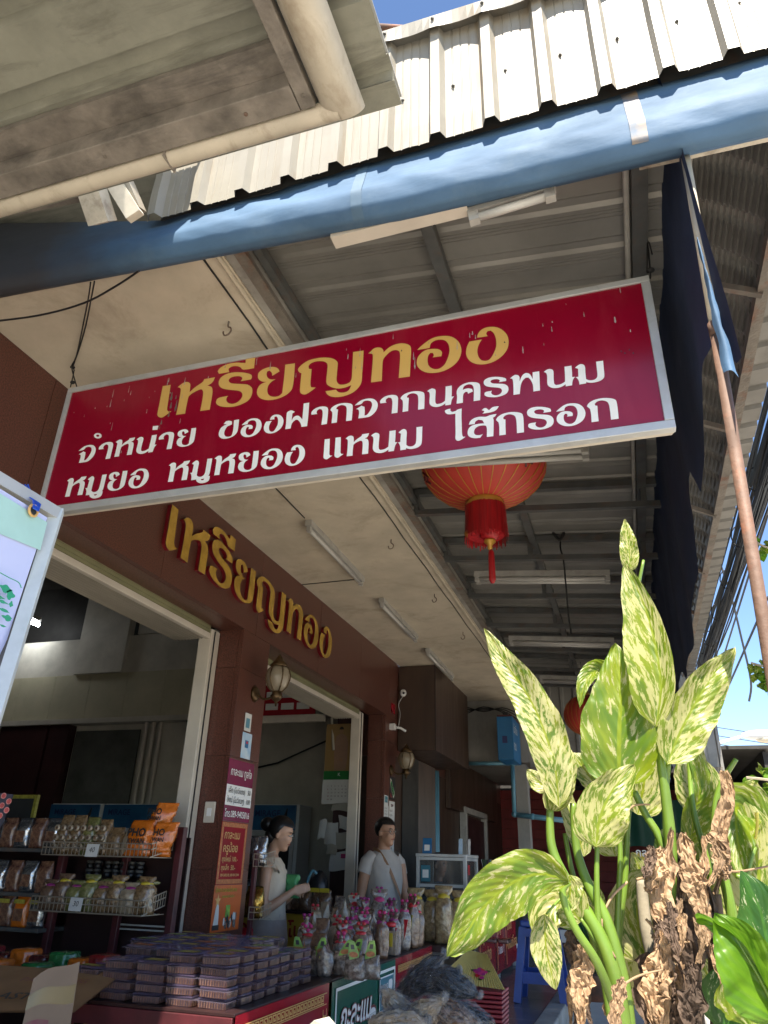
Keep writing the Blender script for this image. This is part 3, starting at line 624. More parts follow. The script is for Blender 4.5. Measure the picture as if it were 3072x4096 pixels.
rpipe = thing('rusty_sky_pipe', 'thin rusty pipe against the sky at the top, touching the ridge cap', 'pipe', (0, 1.7, 4))
MB().tube([at(795, 57, 'Y', 1.72), at(870, 62, 'Y', 1.72), at(965, 68, 'Y', 1.72)], 0.014, 10).build('pipe', M['rust_pipe'], rpipe, True)

# ------------------------------------------------------------------ red hanging sign
SY = 2.0
sg = thing('hanging_sign', 'long crimson sign board with gold and white Thai lettering, hung across the porch', 'sign', (-0.93, SY, 2.8))
sx0, sx1, sz0, sz1 = -2.105, 0.241, 2.487, 3.088
box('panel', M['sign_red'], sg, sx0 + 0.02, sx1 - 0.02, SY, SY + 0.03, sz0 + 0.02, sz1 - 0.02)
fr = MB()
for (a, b, c, d) in ((sx0, sx1, sz1 - 0.024, sz1), (sx0, sx1, sz0, sz0 + 0.030)):
    MB().box(a, b, SY - 0.007, SY + 0.022, c, d, 0.002).build('frame', M['alu'], sg)
for (a, b) in ((sx0, sx0 + 0.022), (sx1 - 0.028, sx1)):
    MB().box(a, b, SY - 0.0075, SY + 0.0215, sz0 + 0.0305, sz1 - 0.0245, 0.002).build('frame', M['alu'], sg)
box('frame_back', M['cream'], sg, sx0 + 0.004, sx1 - 0.004, SY + 0.0225, SY + 0.031, sz0 + 0.002, sz1 - 0.002, 0.002)
box('frame_back', M['cream'], sg, sx0 + 0.008, sx1 - 0.008, SY + 0.033, SY + 0.043, sz0 + 0.004, sz1 - 0.006, 0.002)
LB = {1: (1.547, .155), 2: (1.400, .079), 3: (1.250, .083)}
for g_, x, k, ln in SIGN:
    b_, h_ = LB[ln]
    glyph('letter', g_, Vector((x, SY - 0.0005, b_ + CZ)), UX, UZ, -UY, 0, 0, k, h_, 0.0018 if g_ in 'ู่้ี' else 0.0012, M['sign_gold'] if ln == 1 else M['sign_white'], sg)
# bird droppings and runs on the sign
drop = defm('dropping', (0.55, 0.50, 0.45), 0.8, var=0.3, scale=40, alpha=0.75)
drg = defm('dropping_grey', (0.16, 0.13, 0.11), 0.8, var=0.2, scale=40, alpha=0.85)
def blot(x, z, w_, h_, m):
    n = 10; P = []
    for k in range(n):
        a = 2 * pi * k / n; rz = h_ * (0.5 + 0.5 * (0 if sin(a) > 0 else 0)) ; wv = w_ * (1.0 if sin(a) < 0 else 0.45)
        P.append((x + wv * cos(a) * random.uniform(.7, 1.2) - (0.0 if sin(a) < 0 else 0), SY - 0.0024, z + h_ * sin(a) * random.uniform(.8, 1.15)))
    mesh('dropping', P, [tuple(range(n))], m, sg)
rs = random.Random(3)
for k in range(46):
    u = rs.random(); x = (-2.06 + 0.75 * u) if k < 24 else (-1.3 + 1.5 * u)
    z = 3.06 - abs(rs.gauss(0, 0.10)) - 0.01
    if z < 2.6: continue
    blot(x, z, rs.uniform(0.0012, 0.003), rs.choice([0.004, 0.006, 0.012, 0.022]), drop)
for x, z, a, b in ((-1.575, 2.95, 0.008, 0.022), (-1.57, 2.905, 0.006, 0.018), (-1.572, 2.865, 0.005, 0.016), (-1.545, 2.90, 0.006, 0.03), (-1.60, 2.83, 0.004, 0.012), (-1.605, 2.81, 0.004, 0.01), (-1.553, 2.94, 0.004, 0.010)):
    blot(x, z, a, b, drg)
for x, z, a, b in ((0.115, 2.93, 0.005, 0.016), (-0.36, 2.985, 0.004, 0.009), (-0.35, 2.965, 0.003, 0.010), (0.02, 2.975, 0.002, 0.012), (-0.57, 2.90, 0.003, 0.028), (-0.575, 2.93, 0.003, 0.018), (-0.19, 2.875, 0.003, 0.016)):
    blot(x, z, a, b, drop)
for x, z in ((0.12, 2.80), (0.13, 2.79), (0.145, 2.80), (0.155, 2.785), (-0.62, 2.965), (-0.25, 2.92)):
    blot(x, z, 0.004, 0.004, M['print_black'])
# hanging wires of the sign
sr = thing('sign_hanging_rope', 'twisted rope holding the left end of the red sign', 'rope', (-2.07, 2.05, 3.1))
MB().tube(catmull([at(152, 836, 'Y', 2.04), at(160, 800, 'Y', 2.04), at(155, 790, 'Y', 2.02), at(165, 770, 'Y', 1.98), at(178, 710, 'Y', 1.82), at(190, 650, 'Y', 1.66), at(196, 610, 'Y', 1.55)], 3), 0.003, 5).build('rope', M['cable'], sr)
MB().tube(catmull([at(166, 836, 'Y', 2.05), at(156, 800, 'Y', 2.05), at(158, 790, 'Y', 2.02), at(172, 750, 'Y', 1.93), at(186, 700, 'Y', 1.80), at(204, 608, 'Y', 1.55)], 3), 0.003, 5).build('rope', M['cable'], sr)
for a in ((157, 793), (157, 826)):
    MB().ellip(at(*a, 'Y', 2.045), 0.012, 0.010, 0.008).build('knot', M['cable'], sr)
sr2 = thing('sign_hanging_rope', 'frayed rope at the right end of the red sign, tied under the roof purlin', 'rope', (0.2, 2.05, 3.2))
MB().tube(catmull([at(1405, 602, 'Y', 2.03), at(1404, 575, 'Y', 2.03), at(1396, 500, 'Y', 2.05), at(1392, 430, 'Y', 2.06), at(1385, 370, 'Y', 2.06)], 3), 0.003, 5).build('rope', M['cable'], sr2)
MB().tube(catmull([at(1398, 590, 'Y', 2.03), at(1399, 520, 'Y', 2.03), at(1409, 550, 'Y', 2.03)], 3), 0.0025, 5).build('rope', M['cable'], sr2)
MB().ellip(at(1405, 584, 'Y', 2.03), 0.014, 0.010, 0.010).build('knot', M['cable'], sr2)
lw = thing('slack_cable', 'slack black cable sagging under the porch ceiling at left', 'cable', (-2, 1.6, 3.1))
MB().tube(catmull([at(-40, 697, 'Y', 1.60), at(80, 682, 'Y', 1.60), at(180, 655, 'Y', 1.58), at(250, 618, 'Y', 1.52), at(300, 585, 'Y', 1.46)], 5), 0.004, 5).build('cable', M['cable'], lw)

# gold letters on the fascia
gl = thing('gold_lettering', 'raised polished gold Thai letters with red sides on the brown granite fascia', 'lettering', (WX, 4.3, 2.9))
for g_, x, k, ln in SIGN:
    if ln != 1: continue
    y = 3.055 + (x + 1.627) * 1.755
    glyph('letter', g_, Vector((WX + 0.002, y, 1.497 + CZ)), UY, UZ, UX, 0, 0, 1.755 * 0.155 / 0.26, 0.26, 0.027, M['gold_metal'], gl, M['letter_red'])

# ------------------------------------------------------------------ dark curtain, pole, arched canopy, cables
cur = thing('hanging_tarp_curtain', 'torn dark navy tarpaulin hanging along the right side of the porch', 'tarpaulin', (0.34, 4, 2.9))
def curfn(u, v):
    y = 1.53 + 7.0 * u ** 1.3
    bots = [(1.53, 2.50), (1.60, 2.52), (1.68, 2.68), (1.9, 2.74), (2.1, 2.66), (2.2, 2.66), (2.45, 2.60), (2.52, 2.74), (2.9, 2.66), (3.0, 2.5), (3.56, 2.38), (4.3, 2.36), (4.4, 2.45), (6.0, 2.3), (9, 2.1)]
    for (a, za), (b, zb) in zip(bots, bots[1:]):
        if a <= y <= b: zb_ = za + (zb - za) * (y - a) / (b - a); break
    else: zb_ = 2.0
    zb_ += -0.12 + 0.025 * noise.noise(Vector((y * 7, 0, 0)))
    zt = 3.50
    z = zt + (zb_ - zt) * v
    x = 0.335 + 0.010 * sin(y * 9) * v + 0.012 * noise.noise(Vector((y * 3, z * 2, 2))) + (-0.03 * (1 - v) ** 3)
    return (x, y, z)
MB().sheet(curfn, 120, 14).build('cloth', M['tarp_dark'], cur, True)
fl_a, fl_b, fl_c, fl_d = at(1505, 520, 'Y', 1.515), at(1563, 805, 'Y', 1.515), at(1507, 520, 'Y', 1.515), at(1594, 806, 'Y', 1.515)
def flap(u, v):
    p = fl_a.lerp(fl_b, v).lerp(fl_c.lerp(fl_d, v), u); w_ = noise.noise(Vector((u * 3, v * 7, 0)))
    return (p.x + 0.004 * w_, p.y - 0.014 * sin(u * pi) - 0.004 * w_, p.z - 0.012 * u * u * v)
MB().sheet(flap, 6, 20).build('turned_edge', M['tarp'], cur, True)
pole = thing('leaning_pole', 'slim white pole with a rusty lower length standing before the dark curtain', 'pole', tuple(at(1700, 1640, 'Y', 1.62)))
pa = at(1480, 335, 'Y', 1.58); pj = at(1545, 712, 'Y', 1.62); pe = at(1675, 1500, 'Y', 1.66)
MB().tube([pa, pj], 0.0125, 14).build('white_length', M['white_pipe'], pole, True)
pe2 = pj + (pe - pj) * (1.35 / (pj.z - pe.z) * 1.55)
MB().tube([pj, pj + (pe2 - pj) * 0.5, pe2], 0.0138, 14).build('rusty_length', M['rust_pipe'], pole, True)
MB().tube([pj + Vector((0, 0, 0.02)), pj - Vector((0, 0, 0.02))], 0.0160, 14).build('collar', M['rust_pipe'], pole, True)

can = thing('arched_canopy', 'curved corrugated metal canopy along the street side, dark from below', 'canopy', (0.8, 6, 3.8))
mc = defm('canopy_under', (0.17, 0.165, 0.15), 0.55, metal=0.2, var=0.15, scale=3, grime=0.5, gcol=(0.07, 0.06, 0.05), gscale=4)
def arcz(t):  # t 0..1 across: x from .42 to .94
    return (0.30 + 0.51 * t, 3.98 + 0.02 - 0.30 * t * t)
def archsheet(y0, y1):
    v = []; nx = 72; P = []
    k = max(1, int(round((y1 - y0) / 0.25)))
    for i in range(k):
        a = y0 + i * 0.25
        P += [(a, 0), (a + 0.15, 0), (a + 0.175, 1), (a + 0.225, 1)]
    P.append((y1, 0)); n = len(P)
    for i in range(nx + 1):
        t = i / nx; x, z = arcz(t)
        cr = 0.013 * (1 if (i % 3) else -1.0)
        v += [(x, y, z + (0.03 if h else 0) + (cr if not h else cr * 0.4)) for y, h in P]
    return mesh('canopy_sheet', v, [(i * n + j, (i + 1) * n + j, (i + 1) * n + j + 1, i * n + j + 1) for i in range(nx) for j in range(n - 1)], mc, can)
y = 1.62
while y < 12: archsheet(y, y + 1.0); y += 1.0
MB().bar((0.81, 1.62, 3.69), (0.81, 12.6, 3.66), 0.05, 0.045).build('edge_angle', M['steel_rust'], can)
MB().bar((0.30, 1.62, 4.02), (0.30, 12.6, 4.0), 0.04, 0.04).build('edge_angle', M['steel_rust'], can)
for y in (2.9, 4.1, 5.3, 6.5, 7.7, 8.9, 10.1):
    MB().bar((0.30, y, 3.93), (0.81, y, 3.66), 0.03, 0.03).build('cross_rail', M['steel_rust'], can)
vv = []; 
def stripsheet(y0, y1):
    P = []; a = y0
    while a < y1: P += [(a, 0), (a + 0.14, 0), (a + 0.16, 0.022), (a + 0.19, 0.022)]; a += 0.2
    P = [p for p in P if p[0] < y1 - 0.001] + [(y1 + 0.002, 0)]; n = len(P)
    v = [(0.835, y, 3.74 + h) for y, h in P] + [(0.965, y, 3.75 + h) for y, h in P]
    return mesh('canopy_sheet', v, [(j, n + j, n + j + 1, j + 1) for j in range(n - 1)], mc, can)
y = 1.62
while y < 12: stripsheet(y, y + 1.0); y += 1.0

cb = thing('cable_bundle', 'thick bundle of black street cables running past the canopy edge into the distance', 'cables', (1.3, 10, 4))
rs = random.Random(5)
for k in range(34):
    ox, oz = rs.gauss(0, 0.045), rs.gauss(0, 0.07); pts = []
    sag = rs.uniform(0.0, 0.12)
    for i in range(26):
        t = i / 25; y = 1.5 + 28 * t
        pts.append((1.17 + ox + 0.012 * sin(t * 30 + k) + 0.02 * t, y, 3.98 + oz - sag * sin(pi * t * 3 % pi) + 0.015 * sin(t * 41 + k * 2)))
    MB().tube(pts, rs.choice([0.006, 0.009, 0.013]), 5).build('cable', M['cable'], cb)
for k in range(9):
    y = 3.2 + k * 1.1; pts = [Vector((1.15 + 0.06 * cos(a) * 1.3, y + 0.02 * sin(a * 2), 3.97 + 0.10 * sin(a))) for a in [i * pi / 6 for i in range(13)]]
    MB().tube(pts, 0.006, 5, False).build('cable_tie', M['cable'], cb)
for k in range(7):
    y = 2.6 + k * 1.15
    MB().tube(catmull([(1.15, y, 3.9), (1.07 + 0.05 * (k % 3), y + 0.1, 3.82), (1.12, y + 0.25, 3.76), (1.18, y + 0.3, 3.85)], 5), 0.0035, 5).build('loose_strand', M['cable'], cb)
for n_, (a, b) in enumerate((((1440, 1800), (1659, 1110)), ((1430, 1790), (1659, 1290)), ((1560, 1240), (1615, 1560)))):
    wq = thing('overhead_wire', ('thin street wire rising steeply to the right behind the pole', 'thin street wire crossing the sky below the others', 'loose dangling wire end hanging in the open sky')[n_], 'wire', tuple(at(*a, 'Y', 9.0)))
    if n_ < 2: pts = [at(*a, 'Y', 30), at((a[0] + b[0]) / 2, (a[1] + b[1]) / 2 + 8, 'Y', 16), at(*b, 'Y', 9)]
    else: pts = catmull([at(1555, 1215, 'Y', 9), at(1580, 1290, 'Y', 9), at(1602, 1380, 'Y', 9), at(1622, 1470, 'Y', 9), at(1618, 1515, 'Y', 9)], 5)
    MB().tube(pts, 0.012 if n_ == 2 else 0.016, 5).build('wire', M['cable'], wq)
for k in range(4):
    wq = thing('power_line', 'level power line in the far sky, %s of the four' % ('topmost', 'second from the top', 'third from the top', 'lowest')[k], 'wire', tuple(at(1600, 1560 + 15 * k, 'Y', 30)), 'power lines behind the street lamp')
    MB().tube([at(1440, 1553 + k * 17, 'Y', 40), at(1560, 1573 + k * 18, 'Y', 37), at(1720, 1597 + k * 19, 'Y', 34)], 0.02, 5).build('wire', M['steel_grey'], wq)
sl = thing('street_lamp', 'white street lamp on a long arm against the blue sky at right', 'street lamp', (4.9, 22, 0))
a = at(1490, 1622, 'Y', 22); b = at(1600, 1592, 'Y', 22); c = at(1690, 1588, 'Y', 22)
lm = defm('lamp_white', (0.72, 0.72, 0.70), 0.4)
MB().tube([(a.x - 0.35, 22, 0), (a.x - 0.35, 22, a.z - 0.3), a, b], 0.045, 8).build('arm', lm, sl, True)
hd = MB().ellip((b + c) / 2 + Vector((0, 0, 0.03)), (c.x - b.x) * 0.5, 0.16, 0.13, 16, 10).build('lamp_head', lm, sl, True)
MB().ellip((b + c) / 2 + Vector((0.12, 0, -0.06)), (c.x - b.x) * 0.3, 0.13, 0.12, 14, 8).build('lamp_glass', defm('lamp_glass', (0.62, 0.56, 0.42), 0.2), sl, True)

# ------------------------------------------------------------------ lanterns
lr = defm('lantern_red', (0.50, 0.045, 0.03), 0.6, var=0.12, scale=3)
lr.node_tree.nodes['Principled BSDF'].inputs['Subsurface Weight'].default_value = 0.0
fringe_m = defm('fringe', (0.40, 0.006, 0.010), 0.55, var=0.25, scale=60, stretch=(1, 1, .05))
gold_c = defm('gold_cloth', (0.55, 0.30, 0.05), 0.4, metal=0.3)
dark_p = defm('lantern_print', (0.10, 0.012, 0.01), 0.5)
def lantern(loc, R, Hh, label, small=True):
    t = thing('red_lantern', label, 'lantern', loc, 'red paper lanterns'); c = Vector(loc)
    n = 26; m_ = 22; v = []
    for j in range(m_ + 1):
        ph = -pi / 2 * 0.86 + pi * 0.86 * j / m_
        for k in range(n * 3):
            a = 2 * pi * k / (n * 3); bul = 1 - 0.020 * (1 if k % 3 == 0 else 0) * cos(ph)
            v.append(c + Vector((R * cos(ph) * cos(a) * bul, R * cos(ph) * sin(a) * bul, Hh * sin(ph))))
    nn = n * 3
    f = [(j * nn + k, j * nn + (k + 1) % nn, (j + 1) * nn + (k + 1) % nn, (j + 1) * nn + k) for j in range(m_) for k in range(nn)]
    mesh('paper_shade', v, f, lr, t, True)
    for k in range(n):
        a = 2 * pi * k / n; pts = []
        for j in range(15):
            ph = -pi / 2 * 0.86 + pi * 0.86 * j / 14; pts.append(c + Vector((R * cos(ph) * cos(a), R * cos(ph) * sin(a), Hh * sin(ph))))
        MB().tube(pts, 0.0028 * R / 0.33, 4).build('rib', gold_c, t)
    zb = c.z - Hh * sin(pi / 2 * 0.86); rc = R * 0.30
    MB().lathe([(rc * 0.9, 0.01), (rc, 0.0), (rc, -0.035), (rc * 0.9, -0.04)], 28, (c.x, c.y, zb)).build('gold_collar', gold_c, t, True)
    MB().lathe([(rc * 0.9, 0.0), (rc, 0.0), (rc, 0.035), (rc * 0.9, 0.04)], 28, (c.x, c.y, c.z + Hh * sin(pi / 2 * 0.86))).build('gold_collar', gold_c, t, True)
    g = MB(); rr = random.Random(2)
    for k in range(110):
        a = 2 * pi * k / 110; L_ = 0.19 * R / 0.33 * rr.uniform(0.88, 1.05); r1 = rc * 1.03 * rr.uniform(0.96, 1.05); r2 = rc * 1.12 * rr.uniform(0.93, 1.06)
        p = Vector((c.x + r1 * cos(a), c.y + r1 * sin(a), zb - 0.03)); q_ = Vector((c.x + r2 * cos(a + .03), c.y + r2 * sin(a + .03), zb - 0.03 - L_))
        sd = Vector((-sin(a), cos(a), 0)) * 0.006
        g.add([p - sd, p + sd, q_ + sd * 0.5, q_ - sd * 0.5], [(0, 1, 2, 3)])
    g.build('fringe', fringe_m, t, kind='stuff')
    MB().lathe([(rc * 0.93, 0), (rc * 0.95, -0.16 * R / .33)], 24, (c.x, c.y, zb - 0.03)).build('inner_fringe', fringe_m, t)
    if small:
        z2 = zb - 0.175 * R / 0.33
        MB().lathe([(0.008, 0.05), (0.035, 0.045), (0.055, 0.02), (0.058, 0.0), (0.05, -0.028), (0.028, -0.045), (0.008, -0.05)], 20, (c.x + 0.02, c.y - 0.01, z2)).build('small_lantern', fringe_m, t, True)
        MB().lathe([(0.03, 0.0), (0.032, -0.012), (0.012, -0.03), (0.014, -0.05), (0.005, -0.06)], 14, (c.x + 0.02, c.y - 0.01, z2 - 0.045)).build('gold_finial', gold_c, t, True)
        MB().lathe([(0.006, 0), (0.016, -0.02), (0.018, -0.17), (0.010, -0.19)], 12, (c.x + 0.025, c.y - 0.01, z2 - 0.10)).build('tassel', fringe_m, t, True)
        MB().lathe([(0.022, 0.012), (0.026, 0.0), (0.022, -0.012)], 14, (c.x - 0.09, c.y - 0.02, z2)).build('gold_bead', gold_c, t, True)
        for a0 in (-2.75, -0.55, -1.9 - 2.2):
            for s in range(5):
                a = a0 + 0.05 * (s % 3 - 1); ph = -0.50 + 0.10 * (s // 2) + 0.05 * (s % 2)
                P = []
                for kk in range(6):
                    t_ = kk / 5; aa = a + 0.16 * (t_ - 0.5) * (1 if s % 2 else -0.4); pp = ph + 0.12 * (t_ - 0.5) * (1 if s % 2 == 0 else 0.3)
                    P.append(c + Vector((R * 1.012 * cos(pp) * cos(aa), R * 1.012 * cos(pp) * sin(aa), Hh * 1.012 * sin(pp))))
                MB().tube(P, 0.007, 4).build('printed_motif', dark_p, t)
    MB().tube([(c.x, c.y, c.z + Hh * 0.9), (c.x, c.y, ROOFZ(c.x) - 0.03)], 0.003, 5).build('hanging_string', M['cable'], t)
    return t
lantern((-0.605, 3.55, 3.33), 0.35, 0.235 * 1.0, 'large red lantern with long fringe and tassel hanging just below the sign board')
q = at(1265, 1545, 'Y', 8.2)
lantern((q.x, 8.2, q.z), 0.23, 0.21, 'dark red lantern deep under the roof, behind the spotted leaves', False)
q = at(1335, 1780, 'Y', 11)
lantern((q.x, 11, q.z), 0.14, 0.13, 'small orange red lantern farthest back behind the plant stems', False)

# wall lanterns
brass = defm('brass_dark', (0.12, 0.075, 0.035), 0.4, metal=0.7, var=0.3, scale=20)
lglass = defm('frosted_glass', (0.26, 0.22, 0.16), 0.25, var=0.1)
def walllamp(y, label, x=-2.3, s=1.0):
    t = thing('wall_lantern', label, 'wall lamp', (x, y, 2.37), 'brass coach lanterns on the shop columns')
    cx, cz = x + 0.16 * s, 2.36
    MB().lathe([(0.05, 0.0), (0.07, 0.006), (0.06, 0.012), (0.02, 0.02)], 16, (0, 0, 0)).v
    g = MB(); 
    for r, xx in ((0.055, 0.004), (0.045, 0.012), (0.02, 0.022)): pass
    pts = [(x + 0.002, y, cz - 0.085), (x + 0.02, y, cz - 0.085)]
    MB().tube(pts, [0.055, 0.04], 16).build('wall_plate', brass, t, True)
    MB().tube(catmull([(x + 0.015, y, cz - 0.085), (x + 0.07, y, cz - 0.12), (x + 0.13, y, cz - 0.11), (cx, y, cz - 0.085)], 4), 0.008, 8).build('arm', brass, t, True)
    MB().lathe([(0.03, -0.075), (0.058, -0.045), (0.075, 0.0), (0.078, 0.03), (0.066, 0.07), (0.05, 0.085)], 18, (cx, y, cz)).build('glass', lglass, t, True)
    for k in range(6):
        a = pi / 3 * k + 0.3; P = [(cx + r * cos(a), y + r * sin(a), cz + z) for r, z in ((0.032, -0.077), (0.061, -0.045), (0.078, 0.0), (0.081, 0.03), (0.069, 0.07), (0.05, 0.088))]
        MB().tube(P, 0.0045, 5).build('cage_rib', brass, t)
    MB().lathe([(0.055, 0.085), (0.06, 0.095), (0.035, 0.125), (0.03, 0.13), (0.018, 0.15), (0.006, 0.17)], 16, (cx, y, cz)).build('cap', brass, t, True)
    MB().lathe([(0.035, -0.075), (0.03, -0.09), (0.042, -0.105), (0.03, -0.125), (0.01, -0.14), (0.005, -0.17)], 16, (cx, y, cz)).build('base_finial', brass, t, True)
    return t
walllamp(4.29, 'brass coach lantern on the column between the two shutters')
q = at(857, 1625, 'X', -2.14)
wl2 = walllamp(7.30, 'brass coach lantern on the far column beside the camera')
wl2.location.z -= 0.14

# ------------------------------------------------------------------ plants
def leafmat(name, g1, g2, cream, amt, dark=None):
    """variegated leaf: streaks follow the side veins, set out in the leaf's own UV space"""
    m = bpy.data.materials.new(name); m.use_nodes = True; nt = m.node_tree; N = nt.nodes; L = nt.links
    b = N['Principled BSDF']; uv = N.new('ShaderNodeUVMap'); uv.uv_map = 'UVMap'
    sp = N.new('ShaderNodeSeparateXYZ'); L.new(uv.outputs[0], sp.inputs[0])
    def mth(op, a, b_=None):
        n = N.new('ShaderNodeMath'); n.operation = op
        for i, q in enumerate((a, b_)):
            if q is None: continue
            if isinstance(q, (int, float)): n.inputs[i].default_value = q
            else: L.new(q, n.inputs[i])
        return n.outputs[0]
    au = mth('ABSOLUTE', sp.outputs[0])
    s = mth('SUBTRACT', sp.outputs[1], mth('MULTIPLY', au, 0.38))     # runs across the veins
    cb = N.new('ShaderNodeCombineXYZ'); L.new(mth('MULTIPLY', sp.outputs[0], 1.8), cb.inputs[0]); L.new(mth('MULTIPLY', s, 4.6), cb.inputs[1])
    tc = N.new('ShaderNodeTexCoord'); oi = N.new('ShaderNodeObjectInfo')
    L.new(mth('MULTIPLY', oi.outputs['Random'], 37.0), cb.inputs[2])
    n1 = N.new('ShaderNodeTexNoise'); n1.inputs['Scale'].default_value = 2.2; n1.inputs['Detail'].default_value = 9; n1.inputs['Roughness'].default_value = 0.70; n1.inputs['Distortion'].default_value = 0.25
    L.new(cb.outputs[0], n1.inputs[0])
    n2 = N.new('ShaderNodeTexNoise'); n2.inputs['Scale'].default_value = 1.1; n2.inputs['Detail'].default_value = 3; L.new(cb.outputs[0], n2.inputs[0])
    f = N.new('ShaderNodeMapRange'); f.inputs['From Min'].default_value = amt - 0.022; f.inputs['From Max'].default_value = amt + 0.022
    L.new(n1.outputs[0], f.inputs[0])
    f2 = N.new('ShaderNodeMapRange'); f2.inputs['From Min'].default_value = 0.4; f2.inputs['From Max'].default_value = 0.6; L.new(n2.outputs[0], f2.inputs[0])
    gm = N.new('ShaderNodeMix'); gm.data_type = 'RGBA'; gm.inputs['A'].default_value = g1 + (1,); gm.inputs['B'].default_value = g2 + (1,); L.new(f2.outputs[0], gm.inputs['Factor'])
    mx = N.new('ShaderNodeMix'); mx.data_type = 'RGBA'; mx.inputs['B'].default_value = cream + (1,); L.new(f.outputs[0], mx.inputs['Factor']); L.new(gm.outputs['Result'], mx.inputs['A'])
    # midrib stays green
    rb = N.new('ShaderNodeMapRange'); rb.inputs['From Min'].default_value = 0.035; rb.inputs['From Max'].default_value = 0.07; L.new(au, rb.inputs[0])
    mr = N.new('ShaderNodeMix'); mr.data_type = 'RGBA'; mr.inputs['A'].default_value = (g2[0] * 1.1, g2[1] * 1.1, g2[2], 1); L.new(rb.outputs[0], mr.inputs['Factor']); L.new(mx.outputs['Result'], mr.inputs['B'])
    L.new(mr.outputs['Result'], b.inputs['Base Color']); b.inputs['Roughness'].default_value = 0.38
    # vein relief
    wv = mth('SINE', mth('ADD', mth('MULTIPLY', s, 62.0), mth('MULTIPLY', n2.outputs[0], 5.0))); bp = N.new('ShaderNodeBump'); bp.inputs['Strength'].default_value = 0.20; bp.inputs['Distance'].default_value = 0.003
    L.new(wv, bp.inputs['Height']); L.new(bp.outputs[0], b.inputs['Normal'])
    tl = N.new('ShaderNodeBsdfTranslucent'); L.new(mr.outputs['Result'], tl.inputs[0]); L.new(bp.outputs[0], tl.inputs['Normal'])
    ms = N.new('ShaderNodeMixShader'); ms.inputs[0].default_value = 0.50
    L.new(b.outputs[0], ms.inputs[1]); L.new(tl.outputs[0], ms.inputs[2]); L.new(ms.outputs[0], N['Material Output'].inputs[0])
    return m
GR, YG, CR = (0.105, 0.185, 0.020), (0.22, 0.265, 0.013), (0.47, 0.455, 0.20)
M['leaf_cream'] = leafmat('leaf_cream', GR, YG, CR, 0.485)
M['leaf_spot'] = leafmat('leaf_spot', (0.125, 0.20, 0.015), (0.215, 0.275, 0.015), (0.48, 0.465, 0.19), 0.50)
M['leaf_green'] = leafmat('leaf_green', (0.11, 0.20, 0.015), (0.215, 0.28, 0.013), (0.46, 0.45, 0.21), 0.565)
M['leaf_plain'] = leafmat('leaf_plain', (0.085, 0.20, 0.012), (0.13, 0.26, 0.015), (0.4, 0.46, 0.25), 0.80)
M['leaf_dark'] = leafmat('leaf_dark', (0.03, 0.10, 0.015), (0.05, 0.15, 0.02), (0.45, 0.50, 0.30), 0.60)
defm('stalk', (0.135, 0.225, 0.025), 0.4, var=0.18, scale=6, grime=0.2, gcol=(0.28, 0.22, 0.06), gscale=9)
defm('dry_leaf', (0.40, 0.26, 0.145), 0.8, var=0.3, scale=14, grime=0.8, gcol=(0.12, 0.065, 0.035), gscale=9, bump=0.6, bscale=60, stretch=(1, 1, 0.4))
defm('dry_dark', (0.14, 0.09, 0.06), 0.9, var=0.35, scale=14, grime=0.7, gcol=(0.05, 0.03, 0.02), gscale=12, bump=0.6, stretch=(1, 1, 0.3))
defm('trunk_pale', (0.36, 0.31, 0.22), 0.8, var=0.25, scale=12, grime=0.6, gcol=(0.14, 0.12, 0.08), gscale=12, stretch=(1, 1, 2))
defm('yellow_bud', (0.62, 0.52, 0.06), 0.5)

